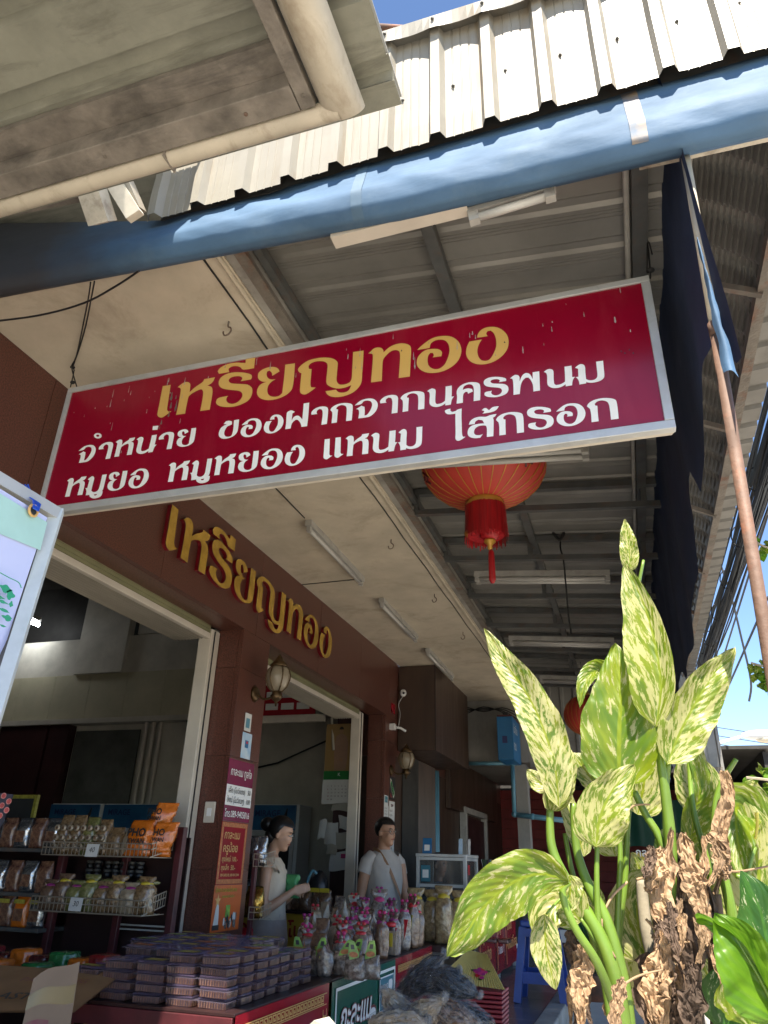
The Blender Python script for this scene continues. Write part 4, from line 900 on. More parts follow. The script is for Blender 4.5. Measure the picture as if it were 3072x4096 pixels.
def leaf(parent, m, pts, wpx, face=0.0, fold=0.18, asym=(1, 1), wave=0.012, nm='leaf', prof=0.42, curl=0.0, label=None, nu=8, nv=26):
    """pts: (photo x, photo y, depth along y); wpx: widest half-width in photo px; face turns the blade about its midrib"""
    P = catmull([at(a, b, 'Y', y) for a, b, y in pts], 8)
    n = len(P); camp = Vector((0, 0, CZ)); v = []; uv = []
    dist = (P[n // 2] - camp).length; W = 0.90 * wpx / 1560.0 * dist
    cum = [0]
    for i in range(1, n): cum.append(cum[-1] + (P[i] - P[i - 1]).length)
    tot = cum[-1]; sd0 = None
    seed = random.random() * 50
    for j in range(nv + 1):
        t = j / nv; L_ = t * tot; i = max(k for k in range(n) if cum[k] <= L_ + 1e-9); i = min(i, n - 2)
        q = (L_ - cum[i]) / max(cum[i + 1] - cum[i], 1e-6); c = P[i].lerp(P[i + 1], q); tg = (P[min(i + 2, n - 1)] - P[max(i - 1, 0)]).normalized()
        view = (c - camp).normalized(); sd = tg.cross(view)
        if sd.length < 0.15 and sd0 is not None: sd = sd0.copy()
        sd.normalize()
        if sd0 is not None and sd.dot(sd0) < 0: sd = -sd
        if sd0 is not None: sd = (sd * 0.5 + sd0 * 0.5).normalized()
        sd0 = sd.copy(); nr = tg.cross(sd).normalized()
        if nr.dot(view) > 0: nr = -nr
        sd2 = (Matrix.Rotation(face, 3, tg) @ sd); nr2 = (Matrix.Rotation(face, 3, tg) @ nr)
        e = t ** prof; w_ = W * (sin(pi * min(max(e, 0), 1)) ** 0.72 if 0 < t < 1 else 0) + 0.0006
        for k in range(-nu // 2, nu // 2 + 1):
            u = k / (nu / 2); s_ = asym[0] if u < 0 else asym[1]
            lift = fold * abs(u) * w_ - curl * u * u * w_
            wob = (wave * noise.noise(Vector((t * 5 + seed, u * 1.2, seed))) + 0.35 * wave * noise.noise(Vector((t * 17 + seed, u, 3)))) * abs(u) ** 1.3
            s_ *= 1 + 0.10 * noise.noise(Vector((t * 6 + seed, 9 * (1 if u > 0 else -1), 1))) + 0.035 * noise.noise(Vector((t * 22 + seed, 9 * (1 if u > 0 else -1), 4)))
            v.append(c + sd2 * (u * w_ * s_) + nr2 * (lift + wob + (0.0 if k else -0.0012))); uv.append((u, t * (tot / max(2 * W, 1e-3)) * 0.5))
    nn = nu + 1
    f = [(j * nn + k, j * nn + k + 1, (j + 1) * nn + k + 1, (j + 1) * nn + k) for j in range(nv) for k in range(nu)]
    return mesh(nm, v, f, m, parent, True, None, uv, label)

def stalk(parent, pts, r0, r1, m=None, nm='stalk'):
    P = catmull([at(a, b, 'Y', y) for a, b, y in pts], 6); n = len(P); dist = (P[0] - Vector((0, 0, CZ))).length
    rr = [0.70 * (r0 + (r1 - r0) * i / (n - 1)) / 1560 * dist for i in range(n)]
    return MB().tube(P, rr, 10).build(nm, m or M['stalk'], parent, True)

pl = thing('spotted_plant', 'tall dumb cane plant with cream splashed leaves and withered brown leaves around its stems', 'plant', (0.2, 1.85, 0.45))
LC, LS, LG, LP, LD = M['leaf_cream'], M['leaf_spot'], M['leaf_green'], M['leaf_plain'], M['leaf_dark']
# tall leaf at the top, with its still rolled tip
leaf(pl, LS, [(1418, 1570, 1.80), (1428, 1470, 1.80), (1400, 1330, 1.82), (1350, 1215, 1.84)], 76, face=0.1, fold=0.35, asym=(0.35, 0.95), prof=0.62)
leaf(pl, LS, [(1362, 1235, 1.84), (1358, 1180, 1.84), (1349, 1122, 1.85)], 20, fold=0.5, prof=0.6)
# long leaf leaning left
leaf(pl, LC, [(1208, 1745, 1.72), (1195, 1640, 1.72), (1150, 1520, 1.73), (1090, 1430, 1.74), (1046, 1358, 1.75)], 44, fold=0.3, prof=0.70, wave=0.03)
leaf(pl, LS, [(1190, 1755, 1.74), (1205, 1700, 1.73), (1212, 1640, 1.73), (1190, 1560, 1.74)], 34, face=0.4, fold=0.3, prof=0.6)
# arched leaf
leaf(pl, LG, [(1352, 1600, 1.95), (1330, 1510, 1.95), (1296, 1450, 1.94), (1265, 1470, 1.9), (1252, 1530, 1.88)], 30, face=0.5, fold=0.4, prof=0.6)
leaf(pl, LC, [(1330, 1720, 2.0), (1312, 1640, 2.0), (1300, 1560, 2.0), (1322, 1500, 2.0)], 62, fold=0.15, asym=(1, 0.5), prof=0.7)
# centre leaf
leaf(pl, LG, [(1338, 1700, 1.82), (1337, 1600, 1.82), (1340, 1500, 1.83), (1331, 1390, 1.85)], 80, face=-0.1, fold=0.25, prof=0.55, wave=0.02)
# right leaf against the sky
leaf(pl, LS, [(1442, 1652, 1.80), (1470, 1580, 1.81), (1520, 1490, 1.83), (1585, 1400, 1.86)], 55, fold=0.25, prof=0.62, asym=(1, 0.8), wave=0.03)
# middle leaf
leaf(pl, LS, [(1288, 1830, 1.70), (1295, 1770, 1.70), (1322, 1710, 1.71), (1370, 1652, 1.73)], 56, fold=0.25, asym=(1, 0.95), prof=0.52, wave=0.02)
leaf(pl, LC, [(1262, 1850, 1.80), (1245, 1790, 1.80), (1225, 1735, 1.81), (1218, 1690, 1.82)], 28, fold=0.3, face=0.4, prof=0.6)
leaf(pl, LC, [(1190, 1700, 1.95), (1165, 1690, 1.95), (1138, 1662, 1.95)], 20, fold=0.3, prof=0.7)
leaf(pl, LC, [(1290, 1700, 2.05), (1262, 1660, 2.05), (1230, 1625, 2.05)], 34, fold=0.3, face=0.5, prof=0.6)
leaf(pl, LC, [(1378, 1760, 2.1), (1390, 1700, 2.1), (1400, 1620, 2.1)], 46, fold=0.2, prof=0.6)
leaf(pl, LC, [(1330, 1850, 2.1), (1310, 1790, 2.1), (1275, 1730, 2.1)], 40, fold=0.2, prof=0.6)
# drooping leaf at the left
leaf(pl, LG, [(1228, 1905, 1.60), (1170, 1888, 1.58), (1110, 1905, 1.56), (1045, 1960, 1.54), (1005, 2020, 1.53), (966, 2066, 1.53)], 58, face=-0.15, fold=0.12, prof=0.85, wave=0.03)
leaf(pl, LG, [(1150, 1900, 1.58), (1140, 1930, 1.58), (1128, 1965, 1.58)], 16, fold=0.2, prof=0.7)
leaf(pl, LS, [(1255, 1990, 1.72), (1215, 1950, 1.70), (1180, 1975, 1.68), (1172, 2050, 1.68)], 46, face=0.2, fold=0.25, prof=0.6)
leaf(pl, LC, [(1176, 1975, 1.62), (1180, 2050, 1.62), (1200, 2138, 1.62)], 30, fold=0.2, prof=0.8)
leaf(pl, LC, [(1230, 1890, 1.66), (1232, 1930, 1.66), (1222, 1975, 1.66)], 26, fold=0.3, prof=0.6)
# leaves behind, lower right of the clump
leaf(pl, LC, [(1400, 2080, 2.0), (1380, 2000, 2.0), (1385, 1930, 2.0), (1440, 1880, 2.0)], 62, fold=0.2, prof=0.6)
leaf(pl, LS, [(1380, 2180, 2.05), (1410, 2080, 2.05), (1450, 2010, 2.05), (1480, 1930, 2.05)], 62, fold=0.15, prof=0.6)
leaf(pl, LC, [(1510, 1760, 2.1), (1500, 1700, 2.1), (1496, 1650, 2.1), (1505, 1590, 2.1)], 38, fold=0.25, prof=0.6)
leaf(pl, LG, [(1490, 1830, 2.0), (1500, 1760, 2.0), (1512, 1690, 2.0), (1478, 1580, 2.0)], 32, face=0.6, fold=0.3, prof=0.5)
leaf(pl, LC, [(1560, 1870, 2.15), (1550, 1790, 2.15), (1530, 1700, 2.15), (1520, 1640, 2.15)], 66, fold=0.12, prof=0.5)
leaf(pl, LC, [(1570, 1850, 2.25), (1590, 1780, 2.25), (1620, 1740, 2.25), (1655, 1735, 2.25)], 50, fold=0.2, prof=0.7)
leaf(pl, LG, [(1500, 1890, 1.95), (1470, 1860, 1.95), (1440, 1830, 1.95), (1432, 1790, 1.95)], 38, fold=0.2, prof=0.6)
leaf(pl, LG, [(1660, 1780, 2.0), (1600, 1740, 2.0), (1590, 1780, 1.95), (1605, 1900, 1.9)], 46, fold=0.2, prof=0.6)
leaf(pl, LS, [(1640, 1980, 2.0), (1640, 1900, 2.0), (1625, 1800, 2.0), (1595, 1715, 2.0)], 62, face=0.1, fold=0.2, prof=0.55)
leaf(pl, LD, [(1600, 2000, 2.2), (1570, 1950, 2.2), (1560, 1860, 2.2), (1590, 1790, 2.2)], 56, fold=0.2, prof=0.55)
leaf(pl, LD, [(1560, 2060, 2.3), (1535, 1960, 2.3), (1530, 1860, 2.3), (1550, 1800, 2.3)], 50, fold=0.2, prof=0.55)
# stalks
for pts, a, b in (
    ([(1188, 1750, 1.73), (1192, 1830, 1.73), (1225, 1905, 1.73), (1290, 2010, 1.73), (1330, 2120, 1.73), (1352, 2260, 1.74)], 10, 22),
    ([(1238, 1735, 1.76), (1245, 1830, 1.76), (1268, 1905, 1.75), (1310, 1990, 1.75), (1345, 2120, 1.75), (1360, 2260, 1.75)], 9, 20),
    ([(1390, 1210, 1.84), (1372, 1330, 1.84), (1395, 1450, 1.83), (1418, 1580, 1.82), (1438, 1720, 1.82), (1450, 1850, 1.83), (1440, 2000, 1.85)], 4, 17),
    ([(1444, 1650, 1.82), (1438, 1720, 1.83), (1440, 1800, 1.84), (1452, 1880, 1.85)], 7, 10),
    ([(1338, 1690, 1.84), (1335, 1760, 1.84), (1340, 1850, 1.84), (1335, 1960, 1.84), (1332, 2060, 1.84)], 5, 9),
    ([(1290, 1826, 1.72), (1289, 1900, 1.72), (1292, 1990, 1.73), (1300, 2080, 1.74), (1320, 2200, 1.75)], 6, 11),
    ([(1362, 1700, 1.9), (1355, 1800, 1.9), (1350, 1900, 1.9), (1338, 2000, 1.9), (1330, 2100, 1.9)], 6, 11),
    ([(1220, 1800, 1.8), (1235, 1880, 1.8), (1260, 1960, 1.8), (1290, 2060, 1.8)], 6, 9),
    ([(1370, 1710, 1.85), (1395, 1760, 1.85), (1420, 1800, 1.85), (1440, 1850, 1.85)], 9, 11),
    ([(1486, 1590, 2.0), (1492, 1700, 1.98), (1500, 1760, 1.96), (1525, 1850, 1.95), (1540, 1900, 1.95)], 6, 9),
    ([(1590, 1640, 1.92), (1560, 1690, 1.92), (1545, 1750, 1.92), (1550, 1830, 1.92), (1578, 1960, 1.92), (1600, 2100, 1.92)], 6, 15),
    ([(1230, 1905, 1.62), (1215, 1930, 1.62), (1240, 2000, 1.63), (1290, 2080, 1.66), (1330, 2180, 1.7)], 8, 13),
    ([(1255, 1985, 1.72), (1290, 2040, 1.73), (1315, 2110, 1.74), (1330, 2180, 1.75)], 4, 7),
    ([(1180, 1975, 1.63), (1215, 1940, 1.64), (1235, 1960, 1.66)], 3, 4),
    ([(1600, 1985, 1.9), (1612, 1900, 1.9), (1630, 1830, 1.92)], 5, 6),
    ([(1590, 1892, 1.9), (1625, 1905, 1.9), (1680, 1935, 1.9)], 6, 9),
): stalk(pl, pts, a, b)
for pts, a, b in (
    ([(1385, 1900, 1.92), (1395, 2000, 1.92), (1415, 2090, 1.92), (1430, 2160, 1.92), (1450, 2260, 1.92)], 14, 20),
    ([(1460, 1860, 1.95), (1475, 1980, 1.95), (1490, 2100, 1.95), (1500, 2260, 1.95)], 22, 28),
    ([(1540, 1930, 2.0), (1550, 2060, 2.0), (1560, 2260, 2.0)], 20, 26)):
    stalk(pl, pts, a, b, M['trunk_pale'] if a == 14 else M['dry_dark'], 'trunk')

def dry(parent, pts, wpx, m=None, nm='withered_leaf'):
    P = catmull([at(a, b, 'Y', y) for a, b, y in pts], 12); n = len(P); sd_ = random.random() * 90
    dist = (P[0] - Vector((0, 0, CZ))).length; W = 0.85 * wpx / 1560 * dist; v = []; K = 10
    for i, p in enumerate(P):
        tg = (P[min(i + 1, n - 1)] - P[max(i - 1, 0)]).normalized(); view = (p - Vector((0, 0, CZ))).normalized()
        s_ = tg.cross(view).normalized(); nr = tg.cross(s_); t = i / (n - 1)
        w_ = W * (0.35 + 0.65 * sin(pi * min(1, t * 1.05 + 0.02)) + 0.65 * noise.noise(Vector((t * 7, sd_, 0))))
        for k in range(K + 1):
            u = k / K * 2 - 1
            zig = 0.16 * w_ * ((-1) ** k) * (0.5 + 1.6 * noise.noise(Vector((t * 11, k * 3.1, sd_)))) + 0.35 * W * noise.noise(Vector((t * 19, u * 5, sd_))) + 0.55 * W * noise.noise(Vector((t * 6, u * 2, sd_ + 5)))
            v.append(p + s_ * u * w_ * (1 + 0.3 * noise.noise(Vector((t * 16, u * 3, sd_)))) + nr * zig + tg * 0.3 * W * noise.noise(Vector((u * 3, t * 8, sd_))))
    f = [(i * (K + 1) + k, i * (K + 1) + k + 1, (i + 1) * (K + 1) + k + 1, (i + 1) * (K + 1) + k) for i in range(n - 1) for k in range(K)]
    return mesh(nm, v, f, m or M['dry_leaf'], parent)
for pts, w_, mm_ in (
    ([(1565, 1665, 1.86), (1572, 1720, 1.86), (1556, 1790, 1.86), (1562, 1860, 1.86), (1545, 1930, 1.86)], 17, 0),
    ([(1452, 1790, 1.80), (1440, 1860, 1.80), (1425, 1930, 1.80), (1438, 2010, 1.80), (1426, 2060, 1.80)], 22, 0),
    ([(1430, 1830, 1.78), (1412, 1880, 1.78), (1402, 1930, 1.78)], 18, 0),
    ([(1475, 1800, 1.82), (1490, 1880, 1.82), (1512, 1950, 1.82), (1525, 2040, 1.82)], 24, 0),
    ([(1465, 1800, 1.84), (1470, 1900, 1.84), (1478, 2000, 1.84), (1490, 2100, 1.84), (1500, 2230, 1.84)], 32, 1),
    ([(1510, 1880, 1.86), (1530, 1960, 1.86), (1545, 2050, 1.86), (1575, 2120, 1.86)], 22, 1),
    ([(1426, 2020, 1.80), (1424, 2090, 1.80), (1410, 2150, 1.80), (1425, 2230, 1.80)], 26, 0),
    ([(1492, 2080, 1.80), (1500, 2140, 1.80), (1490, 2200, 1.80), (1500, 2260, 1.80)], 20, 1),
    ([(1255, 2040, 1.66), (1262, 2090, 1.66), (1252, 2150, 1.66), (1258, 2230, 1.66)], 22, 0),
    ([(1345, 2110, 1.64), (1335, 2160, 1.64), (1322, 2230, 1.64)], 14, 0),
    ([(1540, 2040, 1.84), (1560, 2100, 1.84), (1590, 2150, 1.84), (1625, 2210, 1.84)], 14, 0),
    ([(1530, 1800, 1.82), (1555, 1830, 1.82), (1560, 1870, 1.82), (1572, 1900, 1.82)], 18, 0),
    ([(1455, 2100, 1.86), (1465, 2160, 1.86), (1458, 2240, 1.86)], 28, 1),
    ([(1230, 2000, 1.9), (1240, 2060, 1.9), (1250, 2110, 1.9)], 16, 1),
    ([(1400, 2060, 1.9), (1405, 2130, 1.9), (1395, 2230, 1.9)], 26, 1),
): dry(pl, pts, w_, M['dry_dark'] if mm_ else None)
rz_ = random.Random(21)
for k in range(44):
    x = rz_.choice([1255, 1335, 1415, 1432, 1440, 1462, 1480, 1500, 1518, 1545]) + rz_.uniform(-12, 12); y0 = rz_.uniform(1800, 2080) if x > 1400 else rz_.uniform(2040, 2120); L_ = rz_.uniform(60, 170); dy = rz_.uniform(1.76, 1.90)
    dry(pl, [(x, y0, dy), (x + rz_.uniform(-16, 16), y0 + L_ * 0.5, dy), (x + rz_.uniform(-22, 22), y0 + L_, dy)], rz_.uniform(5, 14), M['dry_leaf'] if k % 3 else M['dry_dark'])
for (a_, b_, c_, w2) in (((1420, 2212), (1400, 2130), (1370, 2060), 34), ((1540, 2180), (1530, 2110), (1500, 2060), 30), ((1330, 2000), (1345, 1960), (1372, 1925), 22), ((1600, 1700), (1625, 1715), (1660, 1725), 26), ((1500, 1960), (1515, 1900), (1530, 1850), 30), ((1300, 1980), (1285, 1930), (1262, 1890), 16), ((1610, 1900), (1600, 1840), (1580, 1780), 34), ((1650, 2020), (1655, 1950), (1640, 1890), 36), ((1580, 2010), (1570, 1950), (1550, 1890), 30), ((1630, 1790), (1650, 1760), (1690, 1745), 26), ((1480, 2180), (1470, 2120), (1440, 2050), 30), ((1400, 1960), (1390, 1900), (1365, 1840), 26), ((1620, 2210), (1600, 2140), (1570, 2080), 34)):
    leaf(pl, rz_.choice([LC, LS]), [(*a_, 2.15), (*b_, 2.15), (*c_, 2.15)], w2, fold=0.2, prof=0.6)
for pts in ([(1355, 1905, 1.78), (1320, 1940, 1.76), (1300, 1990, 1.74), (1310, 2030, 1.73), (1330, 2070, 1.72)], [(1375, 1900, 1.8), (1410, 1890, 1.8), (1450, 1875, 1.8)], [(1560, 1880, 1.85), (1600, 1882, 1.85), (1665, 1870, 1.85)],
            [(1350, 1760, 1.83), (1370, 1740, 1.83), (1405, 1738, 1.83)], [(1395, 1985, 1.83), (1440, 2030, 1.83), (1490, 2035, 1.83)], [(1540, 2080, 1.82), (1600, 2110, 1.82), (1665, 2125, 1.82)],
            [(1330, 2140, 1.70), (1375, 2110, 1.72), (1430, 2095, 1.75)]):
    stalk(pl, pts, 3.4, 2.2, M['dry_leaf'], 'dry_stem')
stalk(pl, [(1632, 1812, 1.86), (1636, 1780, 1.86), (1634, 1755, 1.86)], 3, 5, M['yellow_bud'], 'bud')
MB().lathe([(0.20, 0.0), (0.26, 0.02), (0.30, 0.40), (0.31, 0.42), (0.28, 0.42), (0.27, 0.38), (0.02, 0.38)], 30, (0.30, 1.95, 0.30)).build('pot', M['concrete_beam'], pl, True)
for x, y in ((0.10, 1.78), (0.16, 1.85), (0.24, 1.9), (0.30, 1.95)):
    b0 = Vector((x * 0.6 + 0.12, y + 0.04, 0.68)); MB().tube([b0, Vector((x, y, 0.98))], [0.035, 0.022], 10).build('trunk', M['trunk_pale'], pl, True)

pr = thing('broad_leaf_plant', 'glossy broad green leaved plant curling in from the lower right corner', 'plant', (0.55, 1.6, 0.5))
leaf(pr, LP, [(1690, 2210, 1.55), (1640, 2110, 1.55), (1590, 2020, 1.55), (1545, 1975, 1.56)], 74, face=0.25, fold=0.5, asym=(0.55, 1.1), prof=0.75, wave=0.02)
leaf(pr, LP, [(1700, 2230, 1.56), (1650, 2130, 1.56), (1600, 2040, 1.56), (1530, 1990, 1.56), (1505, 1985, 1.58)], 42, face=-0.9, fold=0.5, asym=(1.3, 0.3), prof=0.8)
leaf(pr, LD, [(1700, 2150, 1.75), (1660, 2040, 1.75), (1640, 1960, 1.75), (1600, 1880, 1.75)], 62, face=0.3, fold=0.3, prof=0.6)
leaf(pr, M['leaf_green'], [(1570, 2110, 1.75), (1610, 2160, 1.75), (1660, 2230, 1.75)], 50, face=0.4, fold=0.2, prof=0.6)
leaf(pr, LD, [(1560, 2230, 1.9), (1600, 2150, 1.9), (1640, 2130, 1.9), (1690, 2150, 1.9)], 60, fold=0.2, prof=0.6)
stalk(pr, [(1700, 2230, 1.55), (1640, 2112, 1.545), (1585, 2020, 1.55)], 6, 2)
MB().tube([(0.62, 1.6, 0.45), tuple(at(1700, 2230, 'Y', 1.56))], 0.012, 8).build('stalk', M['stalk'], pr, True)

def sprig(name, label, pts, leaves, depth):
    t = thing(name, label, 'plant', tuple(at(*pts[0], 'Y', depth)), 'small leafed creeper sprigs at the right edge')
    P = [at(a, b, 'Y', depth) for a, b in pts]; MB().tube(catmull(P, 4), 0.004, 5).build('twig', M['trunk_pale'], t)
    for (x, y, dx, dy, w_) in leaves:
        leaf(t, M['leaf_green'] if (x + y) % 2 else M['leaf_plain'], [(x, y, depth), (x + dx * 0.5, y + dy * 0.5 - 2, depth + 0.02), (x + dx, y + dy, depth)], w_, fold=0.3, prof=0.7, nu=4, nv=8)
    return t
sprig('creeper_sprig', 'small green leaves poking in beside the rusty pole', [(1690, 1190), (1650, 1180), (1625, 1165)], [(1640, 1172, -18, -6, 7), (1645, 1178, 16, 18, 12), (1630, 1166, 2, 22, 7), (1655, 1180, 12, -12, 9), (1640, 1190, 10, 24, 11)], 2.6)
sprig('creeper_sprig', 'cluster of small leaves hanging at the right edge above the street lamp', [(1700, 1430), (1660, 1440), (1622, 1432)], [(1625, 1434, -4, 24, 8), (1635, 1436, 4, 26, 10), (1640, 1450, 10, 26, 11), (1650, 1440, 14, 14, 12), (1645, 1438, 10, -10, 9), (1652, 1470, 3, 26, 9), (1630, 1455, -2, 20, 7), (1655, 1455, 14, 20, 12), (1640, 1475, 12, 16, 9)], 2.6)
sprig('creeper_sprig', 'bright small leaves at the right edge below the street lamp', [(1720, 1700), (1660, 1685), (1612, 1680)], [(1640, 1684, -38, 6, 9), (1612, 1690, -4, 24, 6), (1650, 1680, 14, -22, 11), (1645, 1672, -6, -18, 8), (1655, 1690, 6, 22, 9), (1660, 1700, -20, 30, 8), (1640, 1710, -18, 18, 6)], 2.4)
gp = thing('grassy_pot_plant', 'dark strappy leaved pot plant on the pavement beside the blue stool', 'plant', (-0.45, 6.3, 0.46), None)
rs = random.Random(8); g = MB()
for k in range(46):
    a = rs.uniform(0, 2 * pi); L_ = rs.uniform(0.35, 0.75); b_ = Vector((-0.42, 6.3, 0.62)); d_ = Vector((cos(a), sin(a), 0))
    sdv = d_.cross(UZ) * 0.011; pts = [b_ + d_ * L_ * 0.45 * t ** 1.5 + UZ * L_ * (t - 0.35 * t * t) for t in (0, .25, .5, .75, 1)]
    v = []
    for i, p in enumerate(pts): ww = (1, 1, .9, .6, .1)[i]; v += [p - sdv * ww, p + sdv * ww]
    MB().add(v, [(2 * i, 2 * i + 1, 2 * i + 3, 2 * i + 2) for i in range(4)]).build('leaf_blade', M['stalk_dark'] if 'stalk_dark' in M else defm('stalk_dark', (0.02, 0.07, 0.015), 0.45), gp)
MB().lathe([(0.10, 0), (0.13, 0.15), (0.14, 0.16), (0.12, 0.16), (0.02, 0.14)], 16, (-0.42, 6.3, 0.46)).build('pot', M['rust_pipe'], gp, True)

# ------------------------------------------------------------------ goods: materials
defm('board_dark', (0.030, 0.012, 0.012), 0.4, var=0.2, scale=6)
defm('maroon_wood', (0.085, 0.016, 0.020), 0.45, var=0.25, scale=8)
defm('vinyl_red', (0.27, 0.010, 0.020), 0.16, var=0.10, scale=3, bump=0.15, bscale=4)
defm('vinyl_green', (0.010, 0.10, 0.062), 0.20, var=0.10, scale=3, bump=0.12, bscale=4)
defm('gold_print', (0.60, 0.36, 0.12), 0.35, var=0.1, scale=20)
defm('candy_brown', (0.060, 0.018, 0.014), 0.35, var=0.35, scale=40, coat=0.5)
defm('clear_plastic', (0.30, 0.27, 0.38), 0.06, var=0.02, alpha=0.13, spec=0.9)
defm('lid_plastic', (0.17, 0.13, 0.22), 0.08, var=0.1, alpha=0.34, spec=0.9)
defm('rib_tan', (0.24, 0.14, 0.095), 0.25, var=0.4, scale=30)
defm('label_yellow', (0.42, 0.36, 0.05), 0.5, var=0.25, scale=60)
defm('label_orange', (0.45, 0.15, 0.04), 0.5, var=0.25, scale=60)
defm('label_lime', (0.28, 0.38, 0.10), 0.5, var=0.25, scale=60)
defm('silver_foil', (0.55, 0.55, 0.56), 0.22, metal=0.85, var=0.35, scale=18, bump=0.9, bscale=22)
defm('gold_foil', (0.60, 0.36, 0.08), 0.22, metal=0.85, var=0.35, scale=18, bump=0.9, bscale=22)
defm('wire_metal', (0.42, 0.36, 0.28), 0.4, metal=0.5)
def bagmat(k, c1, c2, sc_=75, bump=1.0, rough=0.22):
    m = defm(k, c1, rough, col2=c2, scale=sc_, bump=bump, bscale=35, coat=0.6, spec=0.6); return m
bagmat('bag_tan', (0.34, 0.22, 0.11), (0.07, 0.04, 0.02)); bagmat('bag_green', (0.11, 0.13, 0.03), (0.24, 0.21, 0.09)); bagmat('bag_brown', (0.20, 0.12, 0.07), (0.09, 0.05, 0.035))
bagmat('bag_orange', (0.62, 0.17, 0.015), (0.50, 0.11, 0.01), 6); bagmat('bag_red', (0.30, 0.02, 0.02), (0.16, 0.01, 0.012), 8); bagmat('bag_maroon', (0.10, 0.02, 0.018), (0.05, 0.01, 0.01), 8)
bagmat('bag_greenpack', (0.03, 0.20, 0.05), (0.015, 0.10, 0.03), 8); bagmat('bag_mixed', (0.30, 0.16, 0.09), (0.06, 0.02, 0.02), 45); bagmat('bag_noodle', (0.42, 0.32, 0.17), (0.12, 0.07, 0.03), 28, 0.9)
bagmat('bag_grey', (0.20, 0.20, 0.20), (0.04, 0.045, 0.05), 30, 1.0, 0.18); bagmat('bag_wrapdoll', (0.30, 0.25, 0.21), (0.05, 0.032, 0.025), 60, 1.0); bagmat('bag_cream', (0.44, 0.37, 0.26), (0.22, 0.16, 0.10), 22, 0.9)
defm('pink', (0.50, 0.03, 0.16), 0.5); defm('magenta', (0.28, 0.02, 0.16), 0.4); defm('ribbon_red', (0.50, 0.02, 0.03), 0.35); defm('ribbon_yellow', (0.55, 0.42, 0.03), 0.4)
defm('paper', (0.55, 0.55, 0.53), 0.8, var=0.05); defm('paper_old', (0.40, 0.38, 0.32), 0.8, var=0.1)
defm('carton', (0.28, 0.15, 0.062), 0.8, var=0.12, scale=5); defm('carton_inner', (0.175, 0.13, 0.095), 0.8, var=0.1); defm('tape', (0.19, 0.15, 0.075), 0.25)
defm('blue_plastic', (0.018, 0.055, 0.26), 0.35, var=0.15, scale=5); defm('leaf_pack', (0.22, 0.42, 0.06), 0.35, var=0.3, scale=30)
defm('film', (0.30, 0.31, 0.33), 0.06, alpha=0.20, var=0.2, scale=30, bump=1.0, bscale=30, spec=0.8)
defm('black_plastic', (0.015, 0.015, 0.017), 0.35); defm('yellow_paint', (0.40, 0.25, 0.02), 0.5, var=0.1); defm('foam', (0.62, 0.60, 0.56), 0.8)
defm('glass_pane', (0.10, 0.11, 0.11), 0.06, var=0.05, alpha=0.45, spec=0.8)
ORD = ['first', 'second', 'third', 'fourth', 'fifth', 'sixth', 'seventh', 'eighth', 'ninth', 'tenth', 'eleventh', 'twelfth', 'thirteenth', 'fourteenth', 'fifteenth', 'sixteenth', 'seventeenth', 'eighteenth']

def bag(name, c, w_, d_, h_, m, label=None, cat=None, group=None, parent=None, top=0.15, ax=UX, lean=0.0, lump=0.12, tie=None):
    """a filled bag standing on c: full low down, pinched into a crimp at the top"""
    c = Vector(c); ay = UZ.cross(ax).normalized(); v = []; n = 16; R = 11; sd = random.random() * 99
    if parent is None: t = thing(name, label, cat, tuple(c), group); nm = 'pack'
    else: t = parent; nm = name
    for j in range(R + 1):
        q = j / R
        fw = 1.0 - 0.10 * q; fd = (0.55 + 0.75 * sin(pi * min(1, q * 0.95 + 0.12)) ** 0.7) if q < 0.8 else 0.5 * (1 - q) / 0.2 + 0.06
        if tie and q > 0.76: fw = 0.55 if q < 0.88 else 1.0; fd = 0.45 if q < 0.88 else 0.30
        for k in range(n):
            a = 2 * pi * k / n; x = math.copysign(abs(cos(a)) ** 0.55, cos(a)) * w_ / 2 * fw; y = math.copysign(abs(sin(a)) ** 0.7, sin(a)) * d_ / 2 * fd
            dn = 1 + lump * noise.noise(Vector((cos(a) * 1.7 + sd, sin(a) * 1.7, q * 4)))
            p = c + ax * (x * dn + lean * q * h_) + ay * y * dn + UZ * (q * h_ + 0.02 * h_ * noise.noise(Vector((a, q, sd))))
            v.append(p)
    f = [(j * n + k, j * n + (k + 1) % n, (j + 1) * n + (k + 1) % n, (j + 1) * n + k) for j in range(R) for k in range(n)] + [tuple(range(n))[::-1]]
    f.append(tuple(R * n + k for k in range(n)))
    mesh(nm, v, f, m, t, True)
    if tie:
        MB().ellip(c + UZ * h_ * 0.80 + ax * lean * h_ * .8, w_ * 0.36, d_ * 0.42, h_ * 0.075, 9, 6).build('bow', tie, t, True)
    return t

def card(name, m, parent, o, U, V, w_, h_, th=0.002, W=None):
    o = Vector(o); W = (W or U.cross(V)).normalized()
    return MB().obox(o + U * w_ / 2 + V * h_ / 2 + W * th / 2, U * w_ / 2, V * h_ / 2, W * th / 2).build(name, m, parent)

